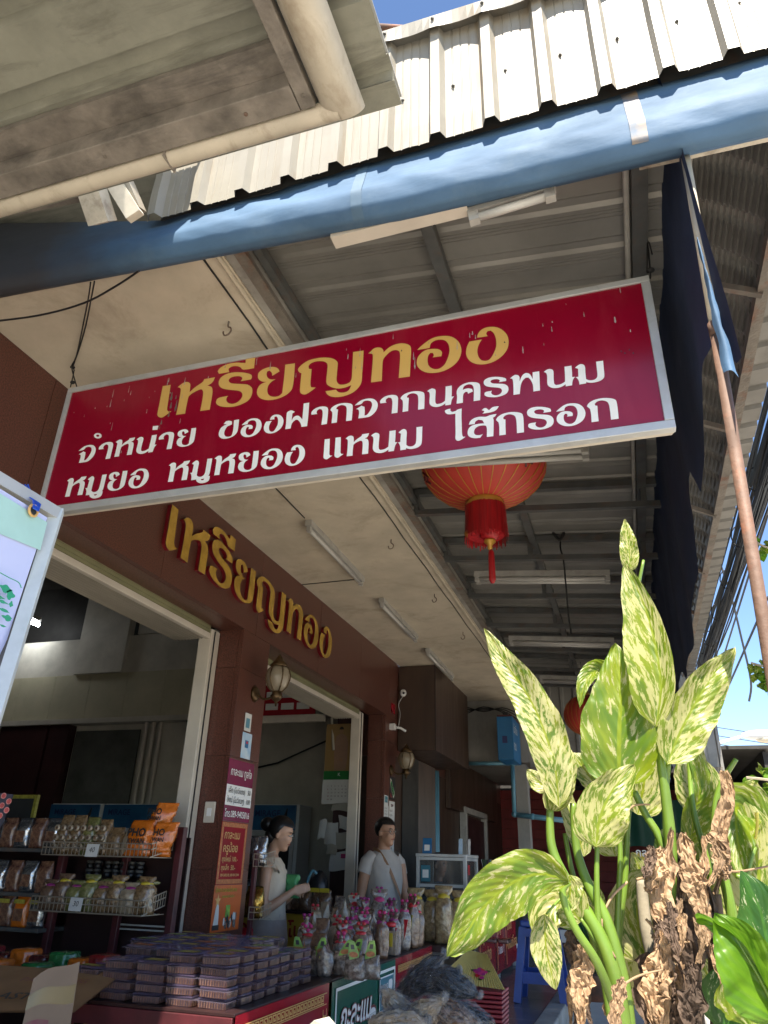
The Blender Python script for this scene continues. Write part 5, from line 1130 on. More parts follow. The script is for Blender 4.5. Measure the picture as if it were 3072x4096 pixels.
# ------------------------------------------------------------------ front counter
tb_ = thing('front_counter', 'long dark topped counter with red and green vinyl banners, piled with boxed sweets', 'counter', (-1.83, 4.2, 0))
TX0, TX1, TY0, TY1, TZ = -2.22, -1.45, 2.80, 5.62, 0.80
box('counter_top', M['board_dark'], tb_, TX0, TX1, TY0, TY1, TZ - 0.012, TZ, 0.002)
box('front_rail', M['maroon_wood'], tb_, TX0, TX1 - 0.006, TY0 - 0.004, TY0 + 0.02, TZ - 0.075, TZ - 0.013, 0.003)
for x in (TX0 + 0.03, TX1 - 0.06):
    for y in (TY0 + 0.03, TY1 - 0.06): box('leg', M['maroon_wood'], tb_, x - 0.025, x + 0.025, y - 0.025, y + 0.025, 0.0, TZ - 0.013, 0.003)
box('lower_shelf', M['yellow_paint'], tb_, TX0 + 0.05, TX1 - 0.05, TY0 + 0.12, TY1, 0.30, 0.70)
def banner(y0, y1, m, nm='vinyl_banner', z1=TZ - 0.006, z0=0.18, x=TX1 + 0.004, wav=0.006):
    b = MB().sheet(lambda u, v: (x + wav * sin(u * 7) * (1 - v) + 0.004 * noise.noise(Vector((u * 5, v * 4, y0))), y0 + (y1 - y0) * u, z0 + (z1 - z0) * v), 16, 8).build(nm, m, tb_, True)
    return b
b1 = banner(2.80, 3.70, M['vinyl_red']); b2 = banner(3.72, 4.73, M['vinyl_green'], z1=TZ - 0.006, x=TX1 + 0.012); b3 = banner(4.745, 5.60, M['vinyl_red'])
XB = TX1 + 0.016
def frame_ink(par, y0, y1, z0, z1, t_, m, x):
    for a in ((y0, y1, z1 - t_, z1), (y0, y0 + t_, z0, z1 - t_), (y1 - t_, y1, z0, z1 - t_)):
        MB().box(x, x + 0.0012, *a).build('border_line', m, par)
# Greek key border in gold on the red banner
def key(par, y0, y1, z, s, x, vert=False):
    n_ = int((y1 - y0) / s); g = MB(); t_ = s * 0.13
    for i in range(n_):
        a = y0 + i * s
        segs = [(0.05, 0.95, 0.05, 0.05 + .13), (0.05, 0.18, 0.05, 0.92), (0.05, 0.85, 0.79, 0.92), (0.72, 0.85, 0.30, 0.92), (0.32, 0.85, 0.30, 0.43), (0.32, 0.45, 0.30, 0.62)]
        for k, (c0, c1, d0, d1) in enumerate(segs):
            if vert: g.box(x, x + 0.0010 + k * 0.0001, z + d0 * s, z + d1 * s, a + c0 * s, a + c1 * s)
            else: g.box(x, x + 0.0010 + k * 0.0001, a + c0 * s, a + c1 * s, z + d0 * s, z + d1 * s)
    ln = [(y0, y1, z - 0.1 * s, z - 0.02 * s), (y0, y1, z + s, z + 1.1 * s)]
    for (c0, c1, d0, d1) in ln:
        if vert: g.box(x, x + 0.0009, d0, d1, c0, c1)
        else: g.box(x, x + 0.0009, c0, c1, d0, d1)
    return g.build('key_border', M['gold_print'], par)
key(tb_, 2.83, 3.66, 0.72, 0.038, XB - 0.004); key(tb_, 0.25, 0.70, 3.625, 0.036, XB - 0.004, True)
key(tb_, 4.78, 5.58, 0.725, 0.03, XB - 0.004)
frame_ink(tb_, 3.76, 4.70, 0.2, 0.765, 0.014, M['print_white'], XB + 0.002)
def outlined(body, o, U, V, W, size, par, m, mo, squeeze=None, b_=0.03):
    text('lettering_outline', body, o, U, V, W, size, mo, par, bold=b_, squeeze=squeeze)
    return text('lettering', body, o + W * 0.0012, U, V, W, size, m, par, bold=b_ * 0.3, squeeze=squeeze)
sl_ = (UZ + UY * 0.22)
outlined('กะละแม', Vector((XB + 0.002, 3.82, 0.585)), UY, sl_, UX, 0.15, tb_, M['print_white'], M['letter_red'], 0.46)
outlined('ทูลใจ', Vector((XB + 0.002, 3.80, 0.33)), UY, sl_, UX, 0.34, tb_, M['print_white'], M['letter_red'], 0.85)
MB().box(XB + 0.002, XB + 0.0035, 4.42, 4.67, 0.575, 0.735).build('badge', M['print_white'], tb_)
MB().box(XB + 0.0035, XB + 0.0042, 4.427, 4.663, 0.582, 0.728).build('badge_field', defm('badge_teal', (0.02, 0.16, 0.22), 0.4), tb_)
text('lettering', 'OTOP', (XB + 0.0045, 4.44, 0.655), UY, UZ, UX, 0.065, M['print_white'], tb_, squeeze=0.12)
text('lettering', '★★★★★', (XB + 0.0045, 4.44, 0.60), UY, UZ, UX, 0.016, M['print_white'], tb_)
MB().lathe([(0.002, -0.045), (0.012, -0.03), (0.034, 0.005), (0.036, 0.025), (0.026, 0.035), (0.002, 0.036)], 14, (XB + 0.004, 4.61, 0.675), 0.05, 1).build('badge_emblem', M['print_white'], tb_)
text('lettering', 'หมูยอทอด', (XB - 0.003, 4.83, 0.60), UY, UZ, UX, 0.085, M['gold_print'], tb_, bold=0.01)
MB().lathe([(0.022, 0), (0.022, 0.001), (0.001, 0.0015)], 14, (0, 0, 0))
text('lettering', 'แหนม ไส้กรอก', (XB - 0.003, 4.83, 0.44), UY, UZ, UX, 0.085, M['gold_print'], tb_, bold=0.01)
for z in (0.62, 0.46):
    mesh('bullet', [Vector((XB - 0.0025, 4.795 + 0.016 * cos(k * pi / 6), z + 0.016 * sin(k * pi / 6))) for k in range(12)], [tuple(range(12))], M['gold_print'], tb_)

# clear boxes of brown sweets
def candy_box():
    t = thing('candy_box', 'x', 'box', (0, 0, 0)); W_, D_, H_ = 0.125, 0.092, 0.030
    # ribbed tray: outline zigzags, tapering down
    P = []; nx, ny = 22, 16
    for k in range(nx): P.append((-W_ / 2 + W_ * k / nx, -D_ / 2, 0, -1))
    for k in range(ny): P.append((W_ / 2, -D_ / 2 + D_ * k / ny, 1, 0))
    for k in range(nx): P.append((W_ / 2 - W_ * k / nx, D_ / 2, 0, 1))
    for k in range(ny): P.append((-W_ / 2, D_ / 2 - D_ * k / ny, -1, 0))
    n = len(P); v = []
    for z, s in ((0, 0.86), (H_ * 0.78, 0.96)):
        for k, (x, y, a, b) in enumerate(P): o = 0.0012 * (1 if k % 2 else -1); v.append((x * s + a * o, y * s + b * o, z))
    mesh('tray', v, [(k, (k + 1) % n, n + (k + 1) % n, n + k) for k in range(n)] + [tuple(range(n))[::-1]], M['clear_plastic'], t)
    # filling of wrapped sticks seen through the tray
    g = MB()
    for k in range(14):
        x = -W_ * 0.43 + W_ * 0.86 * k / 13; g.box(x - 0.0036, x + 0.0036, -D_ * 0.43, D_ * 0.43, 0.001, H_ * 0.76)
    g.build('sweets', M['candy_brown'], t)
    g = MB()
    for k in range(10):
        x = -W_ * 0.40 + W_ * 0.80 * k / 9; g.box(x - 0.0016, x + 0.0016, -D_ * 0.462, -D_ * 0.455, 0.003, H_ * 0.72)
    for k in range(7):
        y = -D_ * 0.38 + D_ * 0.76 * k / 6; g.box(W_ * 0.458, W_ * 0.465, y - 0.0016, y + 0.0016, 0.003, H_ * 0.72)
    g.build('tray_ribs', M['rib_tan'], t)
    MB().box(-W_ / 2 - 0.006, W_ / 2 + 0.006, -D_ / 2 - 0.006, D_ / 2 + 0.006, H_ * 0.79, H_ * 0.84, 0.0).build('flange', M['clear_plastic'], t)
    g = MB().box(-W_ * 0.46, W_ * 0.46, -D_ * 0.45, D_ * 0.45, H_ * 0.86, H_ * 1.12, 0.003); g.build('lid', M['lid_plastic'], t)
    return t
cb0 = candy_box()
lab_me = {}
def boxlabel(par, m):
    o = link('paper_label', lab_me.setdefault(m.name, None) or lab_me.__setitem__(m.name, _lm(m)) or lab_me[m.name], None, par); return o
def _lm(m):
    me = bpy.data.meshes.new('paper_label'); v = [(-0.042, -0.026, 0.0345), (0.042, -0.026, 0.0345), (0.042, 0.026, 0.0345), (-0.042, 0.026, 0.0345)]
    me.from_pydata(v, [], [(0, 1, 2, 3)]); me.materials.append(m); return me
rb = random.Random(11); first = True; GRP = 'clear boxes of brown sweets stacked on the counter'
lv = ['bottom', 'second', 'third', 'fourth', 'fifth', 'sixth']
NX, NY = 5, 7
for i in range(NX):
    for j in range(NY):
        hgt = 5 if i > 0 else (3 if j < 3 else 5)
        if i == 1 and j == 0: hgt = 4
        if i == 2 and j == 0: hgt = 4
        if i in (1, 2, 3) and 3 <= j <= 5: hgt = 5
        if j == 6 and i < 4: hgt = 5
        if i == 4 and j > 3: hgt = 4
        for k in range(hgt):
            vis = (j == 0) or (i == NX - 1) or k >= hgt - 1 or (i == 0 and k >= 2) or (j == 1 and k > 2)
            if not vis: continue
            x = TX0 + 0.085 + i * 0.142 + rb.uniform(-.006, .006); y = TY0 + 0.075 + j * 0.118 + rb.uniform(-.006, .006); z = TZ + 0.001 + k * 0.0345
            row = ('front row', 'second row back', 'third row back', 'fourth row back', 'fifth row back', 'sixth row back', 'last row back')[j]
            lb = 'clear sweet box, %s, %s stack from left, %s box up' % (row, ORD[i], ORD[k])
            if first: o = cb0; o.location = (x, y, z); o['label'] = lb; o['group'] = GRP; first = False
            else: o = dup(cb0, (x, y, z), None, lb, GRP)
            o.rotation_euler = (rb.uniform(-.02, .02), rb.uniform(-.02, .02), rb.uniform(-.10, .10))
            if k == hgt - 1 and rb.random() < 0.75: boxlabel(o, M[rb.choice(['label_yellow', 'label_orange', 'label_lime', 'label_yellow'])])

# wrapped sweets in dolls, bags with carrier tops, on the counter beyond the boxes
def dollbag(x, y, h_, label, m=None, flower=None, grp='gift bags of sweets on the counter', w_=0.09, z=TZ, sash=True):
    t = bag('gift_bag', (x, y, z), w_, w_ * 0.75, h_, m or M['bag_wrapdoll'], label, 'gift bag', grp, top=0.2, ax=Vector((cos(x * 40), sin(x * 40), 0)), lump=0.2, tie=M[flower] if flower else None)
    if sash:
        a = rb.uniform(-0.9, 0.1); U = Vector((cos(a), sin(a), 0)); V = (UZ + U * 0.2).normalized(); W_ = U.cross(V)
        if W_.dot(Vector((-x, -y, 0))) < 0: U = -U; W_ = -W_
        card('sash', M[rb.choice(['ribbon_red', 'label_orange', 'label_yellow', 'pink'])], t, Vector((x, y, z + h_ * 0.15)) + W_ * w_ * 0.42 - U * 0.014, U, V, 0.028, h_ * 0.5, 0.003, W_)
    if flower:
        g = MB(); c = Vector((x, y, z + h_ * 0.98))
        for k in range(5): g.ellip(c + Vector((0.016 * cos(k * 1.257), 0.012 * sin(k * 1.257), 0.012 * cos(k * 2.1))), 0.012, 0.009, 0.010, 7, 5)
        g.build('flower', M[rb.choice(['pink', 'ribbon_red', 'magenta', 'ribbon_red'])], t, True)
    return t
spots = []
for i in range(40):
    yy = 3.84 + (i // 5) * 0.215 + rb.uniform(-.04, .04); xx = TX1 - 0.06 - (i % 5) * 0.135 + rb.uniform(-.03, .03)
    spots.append((xx, yy, i))
rowsn = ['nearest', 'second', 'third', 'fourth', 'fifth', 'sixth', 'seventh', 'farthest']; coln = ['right edge', 'next to the right edge', 'centre', 'next to the left edge', 'left edge']
for xx, yy, i in spots:
    if xx / yy < -0.43: continue
    h_ = 0.12 + 0.022 * (i // 5) + rb.uniform(-.02, .03)
    m = rb.choice([M['bag_wrapdoll'], M['bag_brown'], M['bag_cream'], M['bag_wrapdoll']])
    dollbag(xx, yy, h_, 'wrapped gift bag of sweets, %s row on the counter, %s' % (rowsn[i // 5], coln[i % 5]), m, rb.choice(['ribbon_red', 'magenta', 'pink', None, 'ribbon_red']))
# taller flowered ones at the back
for k, (px, py, yy, hh) in enumerate(((1205, 2005, 4.9, 0.30), (1110, 2010, 4.7, 0.2))): pass
dollbag(-1.72, 5.25, 0.34, 'tallest gift bag with pink flowers at the back of the counter', M['bag_wrapdoll'], 'pink', w_=0.11)
dollbag(-1.86, 5.32, 0.27, 'gift bag with red flowers beside the tallest one', M['bag_wrapdoll'], 'ribbon_red', w_=0.10)
dollbag(-1.52, 5.45, 0.25, 'brown gift bag at the far right corner of the counter', M['bag_brown'], 'ribbon_red', w_=0.12)
# bags with lime green handle tops
for k, (px, py, yy) in enumerate(((650, 2030, 3.85), (695, 2040, 3.86), (742, 2055, 3.92), (768, 2068, 3.80), (800, 2070, 3.86), (765, 2035, 4.0))):
    q = at(px, py, 'Y', yy); q.z = TZ
    t = bag('handle_pack', (q.x, yy, TZ), 0.10, 0.06, 0.10, M['bag_wrapdoll'], 'clear sweet pack with lime green handle top, %s from left on the counter' % ORD[k], 'pack', 'packs with lime green handle tops', lump=0.2)
    a = 0.35 * ((k % 3) - 1); U = Vector((cos(a), 0.2, 0)).normalized(); V = (UZ + UX * (0.35 * ((k * 7 % 3) - 0.6))).normalized(); W_ = -UY
    o = Vector((q.x, yy - 0.01, TZ + 0.075))
    P = [(-.022, 0), (.022, 0), (.026, .03), (.018, .065), (0.010, .085), (-.010, .085), (-.018, .065), (-.026, .03)]; I = [(-.009, .05), (.009, .05), (.008, .07), (-.008, .07)]
    g = MB()
    for w2 in (0, 0.002):
        pass
    v = [o + U * x + V * y + W_ * d for d in (0, 0.002) for x, y in P]
    n = len(P); mesh('handle_top', v, [tuple(range(n))[::-1], tuple(range(n, 2 * n))] + [(k_, (k_ + 1) % n, n + (k_ + 1) % n, n + k_) for k_ in range(n)], M['leaf_pack'], t)
    mesh('handle_slot', [o + U * x + V * y + W_ * 0.0035 for x, y in I], [(0, 1, 2, 3)], M['black_plastic'], t)
    mesh('round_label', [o + U * (0.022 * cos(z_ * pi / 6)) + V * (0.028 + 0.012 * sin(z_ * pi / 6)) + W_ * 0.0035 for z_ in range(12)], [tuple(range(12))], M['label_orange'], t)
jar = thing('square_jar', 'square clear jar with yellow label at the counter front beside the gift bags', 'jar', (-1.50, 4.85, TZ))
MB().box(-1.565, -1.455, 4.80, 4.89, TZ, TZ + 0.15, 0.01).build('jar_body', M['clear_plastic'], jar); MB().box(-1.555, -1.465, 4.81, 4.88, TZ + 0.005, TZ + 0.13).build('contents', M['bag_cream'], jar)
MB().box(-1.55, -1.48, 4.794, 4.798, TZ + 0.05, TZ + 0.12).build('yellow_label', M['ribbon_yellow'], jar); MB().lathe([(0.03, 0.0), (0.034, 0.004), (0.034, 0.02), (0.02, 0.026)], 14, (-1.51, 4.845, TZ + 0.15)).build('lid', M['ribbon_red'], jar, True)
bw = thing('white_bowl', 'white plastic bowl between the packs on the counter', 'bowl', (-1.66, 4.45, TZ))
MB().lathe([(0.045, 0), (0.05, 0.005), (0.085, 0.075), (0.092, 0.078), (0.080, 0.076), (0.045, 0.012), (0.002, 0.01)], 24, (-1.60, 4.40, TZ)).build('bowl', M['print_white'], bw, True)
# noodle bags at the far end
for k, (x, y, h_) in enumerate(((-1.60, 5.75, 0.34), (-1.50, 5.85, 0.33), (-1.40, 5.78, 0.36), (-1.31, 5.9, 0.33))):
    bag('noodle_bag', (x, y, 0.80), 0.13, 0.11, h_, M['bag_noodle'], 'tall clear bag of fried noodle strips, %s from left behind the counter' % ORD[k], 'bag', 'bags of fried noodle strips', lump=0.15, tie=M['ribbon_yellow'])
sd_t = thing('side_table', 'dark table behind the counter holding noodle bags and meat trays', 'table', (-1.3, 6.2, 0))
box('table_top', M['board_dark'], sd_t, -1.70, -1.24, 5.65, 6.2, 0.755, 0.795, 0.003)
for x in (-1.66, -1.28):
    for y in (5.70, 6.15): box('leg', M['board_dark'], sd_t, x - 0.02, x + 0.02, y - 0.02, y + 0.02, 0.45, 0.755)
for k in range(5):
    t = thing('meat_tray', 'low dark red wrapped tray on the side table, %s from left' % ORD[k], 'tray', (-1.5 + k * 0.1, 6.1, 0.8), 'wrapped trays on the side table')
    x = -1.36 + k * 0.085; MB().box(x - 0.038, x + 0.038, 6.0, 6.14, 0.797, 0.825, 0.006).build('tray', M['bag_maroon'], t)

# ------------------------------------------------------------------ posters on the column between the shutters
ps = thing('price_poster', 'tall maroon poster strip with white price panel and phone number on the column', 'poster', (-2.297, 4.2, 1.6))
px_ = WX + 0.001
card('maroon_sheet', defm('poster_maroon', (0.20, 0.018, 0.06), 0.2), ps, (px_, 4.055, 1.50), UY, UZ, 0.325, 0.345, 0.002, UX)
card('white_panel', M['print_white'], ps, (px_ + 0.0022, 4.057, 1.585), UY, UZ, 0.321, 0.115, 0.0008, UX)
U_, V_, W_ = UY, UZ, UX
text('lettering', 'กาละแม ทูลใจ', (px_ + 0.0024, 4.085, 1.755), U_, V_, W_, 0.062, M['print_white'], ps, bold=0.008, squeeze=0.265)
text('lettering', 'เล็ก (โบว์แดง)   50', (px_ + 0.0034, 4.08, 1.655), U_, V_, W_, 0.042, M['print_black'], ps, bold=0.004, squeeze=0.275)
text('lettering', 'ใหญ่ (โบว์ชมพู)  100', (px_ + 0.0034, 4.075, 1.602), U_, V_, W_, 0.042, M['print_black'], ps, bold=0.004, squeeze=0.285)
text('lettering', 'โทร.089-9405816', (px_ + 0.0024, 4.065, 1.522), U_, V_, W_, 0.052, M['print_white'], ps, bold=0.006, squeeze=0.305)
p2_ = thing('red_poster', 'red and gold framed poster with bag prices below the maroon one', 'poster', (-2.297, 4.2, 1.35))
card('red_sheet', M['vinyl_red'], p2_, (px_, 4.052, 1.165), UY, UZ, 0.318, 0.33, 0.002, UX)
for a in ((4.056, 4.366, 1.468, 1.492), (4.056, 4.366, 1.168, 1.192), (4.056, 4.078, 1.193, 1.467), (4.344, 4.366, 1.193, 1.467)):
    MB().box(px_ + 0.002, px_ + 0.0028, *a).build('gold_border', M['label_orange'], p2_)
for b_, z, s in (('กาละแม', 1.405, 0.062), ('ครูน้อย', 1.335, 0.062), ('ถุงใหญ่ 100.-', 1.285, 0.036), ('ถุงเล็ก  50.-', 1.24, 0.036), ('089-5692100, 089-8413044', 1.207, 0.02)):
    text('lettering', b_, (px_ + 0.003, 4.09, z), U_, V_, W_, s, M['gold_print'], p2_, bold=0.006, squeeze=0.245)
p3_ = thing('orange_poster', 'orange poster with a star trophy and wrapped sweets at the foot of the column', 'poster', (-2.297, 4.2, 1.05))
card('orange_sheet', defm('poster_orange', (0.55, 0.11, 0.02), 0.3), p3_, (px_, 4.05, 0.93), UY, UZ, 0.325, 0.232, 0.002, UX)
outlined('ตุ๊กตา กาละแมโบราณ', Vector((px_ + 0.0024, 4.06, 1.128)), U_, V_, W_, 0.030, p3_, M['ribbon_yellow'], M['print_black'], 0.30, 0.01)
outlined('รองชนะเลิศอันดับ 1', Vector((px_ + 0.0024, 4.14, 1.098)), U_, V_, W_, 0.020, p3_, M['ribbon_yellow'], M['print_black'], 0.20, 0.01)
st = [Vector((px_ + 0.0035, 4.10 + (0.036 if k % 2 == 0 else 0.014) * cos(pi / 2 + k * pi / 5), 1.085 + (0.036 if k % 2 == 0 else 0.014) * sin(pi / 2 + k * pi / 5))) for k in range(10)]
mesh('star', st, [tuple(range(10))], M['gold_print'], p3_)
mesh('trophy', [Vector((px_ + 0.003, y, z)) for y, z in ((4.07, .945), (4.13, .945), (4.128, 1.0), (4.118, 1.06), (4.10, 1.07), (4.086, 1.05), (4.078, 1.0))], [tuple(range(7))], M['paper'], p3_)
mesh('trophy_base', [Vector((px_ + 0.0035, y, z)) for y, z in ((4.065, .94), (4.14, .94), (4.14, .965), (4.065, .965))], [(0, 1, 2, 3)], M['print_black'], p3_)
rq = random.Random(4)
for k in range(16):
    y = 4.18 + rq.random() * 0.16; z = 0.955 + rq.random() * 0.055
    mesh('printed_sweet', [Vector((px_ + 0.003 + k * 0.0001, y + 0.016 * cos(a) * .6, z + 0.022 * sin(a))) for a in [i * pi / 4 for i in range(8)]], [tuple(range(8))], M[('bag_wrapdoll', 'print_black', 'paper')[k % 3]], p3_)
MB().box(px_ + 0.003, px_ + 0.0038, 4.20, 4.25, 1.0, 1.06).build('printed_pack', M['leaf_pack'], p3_)
s1_ = thing('white_sticker', 'small white sticker with tiny print near the top of the column', 'sticker', (-2.297, 4.23, 2.09)); card('sticker', M['paper'], s1_, (px_, 4.195, 2.03), UY, UZ, 0.085, 0.11, 0.0015, UX)
card('printed_block', M['pipe_blue'], s1_, (px_ + 0.0016, 4.21, 2.05), UY, UZ, 0.05, 0.06, 0.0005, UX)
s2_ = thing('blue_sticker', 'light blue sticker sheet just above the maroon poster', 'sticker', (-2.297, 4.24, 1.94)); card('sticker', defm('sky_blue', (0.22, 0.42, 0.62), 0.35, col2=(0.6, 0.66, 0.7), scale=9), s2_, (px_, 4.185, 1.865), UY, UZ, 0.125, 0.155, 0.0015, UX)
card('printed_mark', M['box_blue'], s2_, (px_ + 0.0016, 4.225, 1.93), UY, UZ, 0.045, 0.045, 0.0005, UX); card('printed_mark', M['ribbon_red'], s2_, (px_ + 0.0024, 4.24, 1.955), UY, UZ, 0.02, 0.014, 0.0004, UX)
sw = thing('light_switch', 'cream wall switch on the dark side of the column by the shutter rail', 'switch', (-2.35, 4.06, 1.53))
box('switch_plate', M['cream'], sw, -2.425, -2.355, 4.05, 4.06, 1.485, 1.60, 0.004); box('rocker', M['print_white'], sw, -2.405, -2.375, 4.045, 4.05, 1.52, 1.565, 0.002)

# ------------------------------------------------------------------ wire rack in the first doorway
rk = thing('snack_rack', 'maroon post rack with two cream wire baskets inside the first shutter opening', 'rack', (-2.7, 3.7, 0))
def basket(x0, x1, y0, y1, z0, z1, slope=0.04, nm='wire_basket'):
    g = MB(); r = 0.0022
    def rail_(z, dz=0): g.tube([(x0, y1, z + slope * 0 + dz), (x0, y0, z), (x1, y0, z), (x1, y1, z + slope)], r * 1.5, 5)
    rail_(z1); rail_(z0); rail_((z0 + z1) / 2 + 0.005)
    n = int((x1 - x0) / 0.024)
    for k in range(n + 1):
        x = x0 + (x1 - x0) * k / n; g.tube([(x, y0, z0), (x, y0, z1)], r, 4, False); g.tube([(x, y0, z0), (x, y1, z0)], r, 4, False)
    n = int((y1 - y0) / 0.02)
    for k in range(n + 1):
        y = y0 + (y1 - y0) * k / n; g.tube([(x1, y, z0 + slope * k / n), (x1, y, z1 + slope * k / n)], r, 4, False)
    return g.build(nm, M['wire_metal'], rk)
basket(-3.12, -2.43, 3.58, 3.78, 1.295, 1.358); basket(-3.12, -2.43, 3.58, 3.78, 1.028, 1.095)
for x in (-2.40, -3.16): box('post', M['maroon_wood'], rk, x - 0.02, x + 0.02, 3.79, 3.83, 0.02, 1.45, 0.003)
for x in (-2.78,): box('post', M['maroon_wood'], rk, x - 0.02, x + 0.02, 3.86, 3.89, 0.02, 1.4, 0.003)
box('back_mesh', M['board_dark'], rk, -3.16, -2.42, 3.93, 3.94, 0.3, 1.40)
for z in (0.945, 0.965): box('shelf_rail', M['tube_body'], rk, -2.7, -2.42, 3.80, 3.815, z, z + 0.007)
names_top = [('bag_tan', 'square pack of coiled wafer rolls'), ('bag_tan', 'pack of round rolls'), ('bag_green', 'pack of rolls with greenish filling'), ('bag_tan', 'pack of crisp curls'), ('bag_tan', 'low bag of puffed rice'), ('bag_cream', 'pale bag of puffed rice')]
for k, (m, lb) in enumerate(names_top):
    x = -3.05 + k * 0.087; h_ = (0.20, 0.20, 0.19, 0.18, 0.14, 0.12)[k]
    t = bag('snack_bag', (x, 3.66, 1.298), 0.088, 0.07, h_, M[m], lb + ', %s from left in the upper basket' % ORD[k], 'snack bag', 'snacks in the upper wire basket', lump=0.05)
    if k < 4:
        for a in range(2):
            for b_ in range(3):
                c = Vector((x - 0.02 + a * 0.04, 3.615, 1.335 + b_ * 0.048)); MB().tube([c, c - Vector((0, 0.012, 0))], 0.017, 10).build('wafer_roll', M['bag_cream'], t, True); MB().tube([c - Vector((0, .0125, 0)), c - Vector((0, 0.0135, 0))], 0.008, 8).build('roll_centre', M['bag_brown'], t)
for k, (x, y, z, s) in enumerate(((-2.54, 3.62, 1.30, 1.0), (-2.47, 3.70, 1.30, 0.95), (-2.44, 3.66, 1.32, 0.85), (-2.50, 3.70, 1.43, 0.8))):
    t = bag('orange_snack_bag', (x, y, z), 0.15 * s, 0.055, 0.175 * s, M['bag_orange'], ('large orange crisp bag at the front right of the upper basket', 'orange crisp bag tucked behind the front orange one', 'orange crisp bag at the right end of the upper basket', 'orange crisp bag lying on top of the others')[k], 'snack bag', 'orange crisp bags', lump=0.30, lean=(0.10, -0.12, 0.22, 0.35)[k], ax=Vector((cos(0.2 * k), sin(0.25 * k), 0)))
    text('lettering', 'PHO', (x - 0.05 * s, y - 0.043, z + 0.095 * s), UX, (UZ + UX * 0.15), -UY, 0.055 * s, M['print_black'], t, bold=0.02)
    text('lettering', 'KWAN', (x - 0.045 * s, y - 0.043, z + 0.06 * s), UX, (UZ + UX * 0.15), -UY, 0.034 * s, M['print_black'], t, bold=0.02)
for k in range(8):
    x = -3.07 + k * 0.085
    bag('nut_bag', (x, 3.66, 1.03), 0.102, 0.085, 0.145 + 0.03 * (k % 2), M[('bag_brown', 'bag_brown', 'bag_green', 'bag_green', 'bag_tan', 'bag_tan', 'bag_cream', 'bag_tan')[k]], 'ribbon tied bag of crunchy snack, %s from left in the lower basket' % ORD[k], 'snack bag', 'tied bags in the lower wire basket', tie=M[('magenta', 'ribbon_yellow')[k % 2]], lump=0.12)
for k in range(2):
    t = thing('flat_snack_pack', ('flat green snack pack lying on top at the right of the lower basket', 'flat green snack pack lying across the middle of the lower basket')[k], 'snack bag', (-2.52 - 0.2 * k, 3.72, 1.20))
    MB().ellip((-2.50 - 0.22 * k, 3.70, 1.175), 0.075, 0.05, 0.016, 14, 6).build('pack', M['bag_green'], t, True)
# jars on the back shelf
for k in range(14):
    x = -3.02 + (k % 7) * 0.052 + (0.02 if k % 7 > 1 else 0); z = 1.19 + (k // 7) * 0.042
    t = thing('small_jar', 'small dark jar with grey lid, %s row, %s from left' % (('lower', 'upper')[k // 7], ORD[k % 7]), 'jar', (x, 3.88, z), 'dark jars between the baskets')
    MB().lathe([(0.02, 0), (0.022, 0.003), (0.022, 0.024), (0.018, 0.026)], 12, (x, 3.88, z)).build('glass', M['black_plastic'], t, True); MB().lathe([(0.022, 0.026), (0.023, 0.028), (0.022, 0.037), (0.018, 0.039)], 12, (x, 3.88, z)).build('lid', M['steel_grey'], t, True)
for i, (px, py, tx) in enumerate(((885, 0, '40'), (440, 0, '30'))):
    pass
for (x, z, tx, lb) in ((-2.83, 1.29, '40', 'handwritten price card reading 40 on the upper basket'), (-2.87, 1.035, '30', 'handwritten price card reading 30 on the lower basket')):
    t = thing('price_card', lb, 'price card', (x, 3.57, z)); card('paper_card', M['paper'], t, (x, 3.574, z), UX, (UZ + UX * 0.08).normalized(), 0.078, 0.062, 0.001, -UY); text('lettering', tx, (x + 0.022, 3.5725, z + 0.022), UX, (UZ + UX * 0.2), -UY, 0.036, M['print_black'], t)
# left shelf unit with foil bags
ls = thing('left_shelf_unit', 'dark shelf unit with three boards left of the wire rack', 'shelf', (-3.6, 3.9, 0))
for z in (1.325, 1.10, 0.93): box('shelf_board', M['steel_grey'], ls, -4.2, -3.16, 3.72, 4.0, z - 0.02, z, 0.003)
box('back_board', M['board_dark'], ls, -4.2, -3.16, 4.0, 4.02, 0.2, 1.5); box('shelf_board', M['steel_grey'], ls, -4.2, -3.16, 3.72, 4.0, 0.62, 0.64)
for r_, z in enumerate((1.326, 1.101, 0.931)):
    for k in range(6):
        x = -3.22 - k * 0.105; m = (M['silver_foil'], M['bag_mixed'])[(k + r_) % 2] if r_ < 2 else M[('silver_foil', 'bag_orange', 'bag_mixed')[k % 3]]
        t = bag('foil_bag', (x, 3.76, z), 0.10, 0.045, 0.16, m, 'foil backed snack pouch, %s shelf, %s from right' % (('top', 'middle', 'lower')[r_], ORD[k]), 'snack bag', 'foil pouches on the left shelves', lump=0.15)
        MB().box(x - 0.028, x + 0.03, 3.728, 3.732, z + 0.03, z + 0.09).build('window_print', M['bag_mixed'], t)
        if r_ == 2: MB().box(x - 0.035, x + 0.035, 3.722, 3.726, z + 0.115, z + 0.135).build('yellow_strip', M['label_yellow'], t)
pf = thing('picture_frame', 'dark picture with a thin wooden frame behind the left shelves', 'picture', (-4.1, 4.6, 1.5))
q = at(0, 1725, 'Y', 4.6); q2 = at(62, 1790, 'Y', 4.6); box('canvas', M['interior_dark'], pf, q.x, q2.x, 4.60, 4.61, q2.z, q.z)
for a in ((q.x, q2.x, 4.59, 4.615, q.z, q.z + 0.025), (q2.x, q2.x + 0.025, 4.59, 4.615, q2.z, q.z + 0.025)): box('frame', M['label_yellow'], pf, *a)
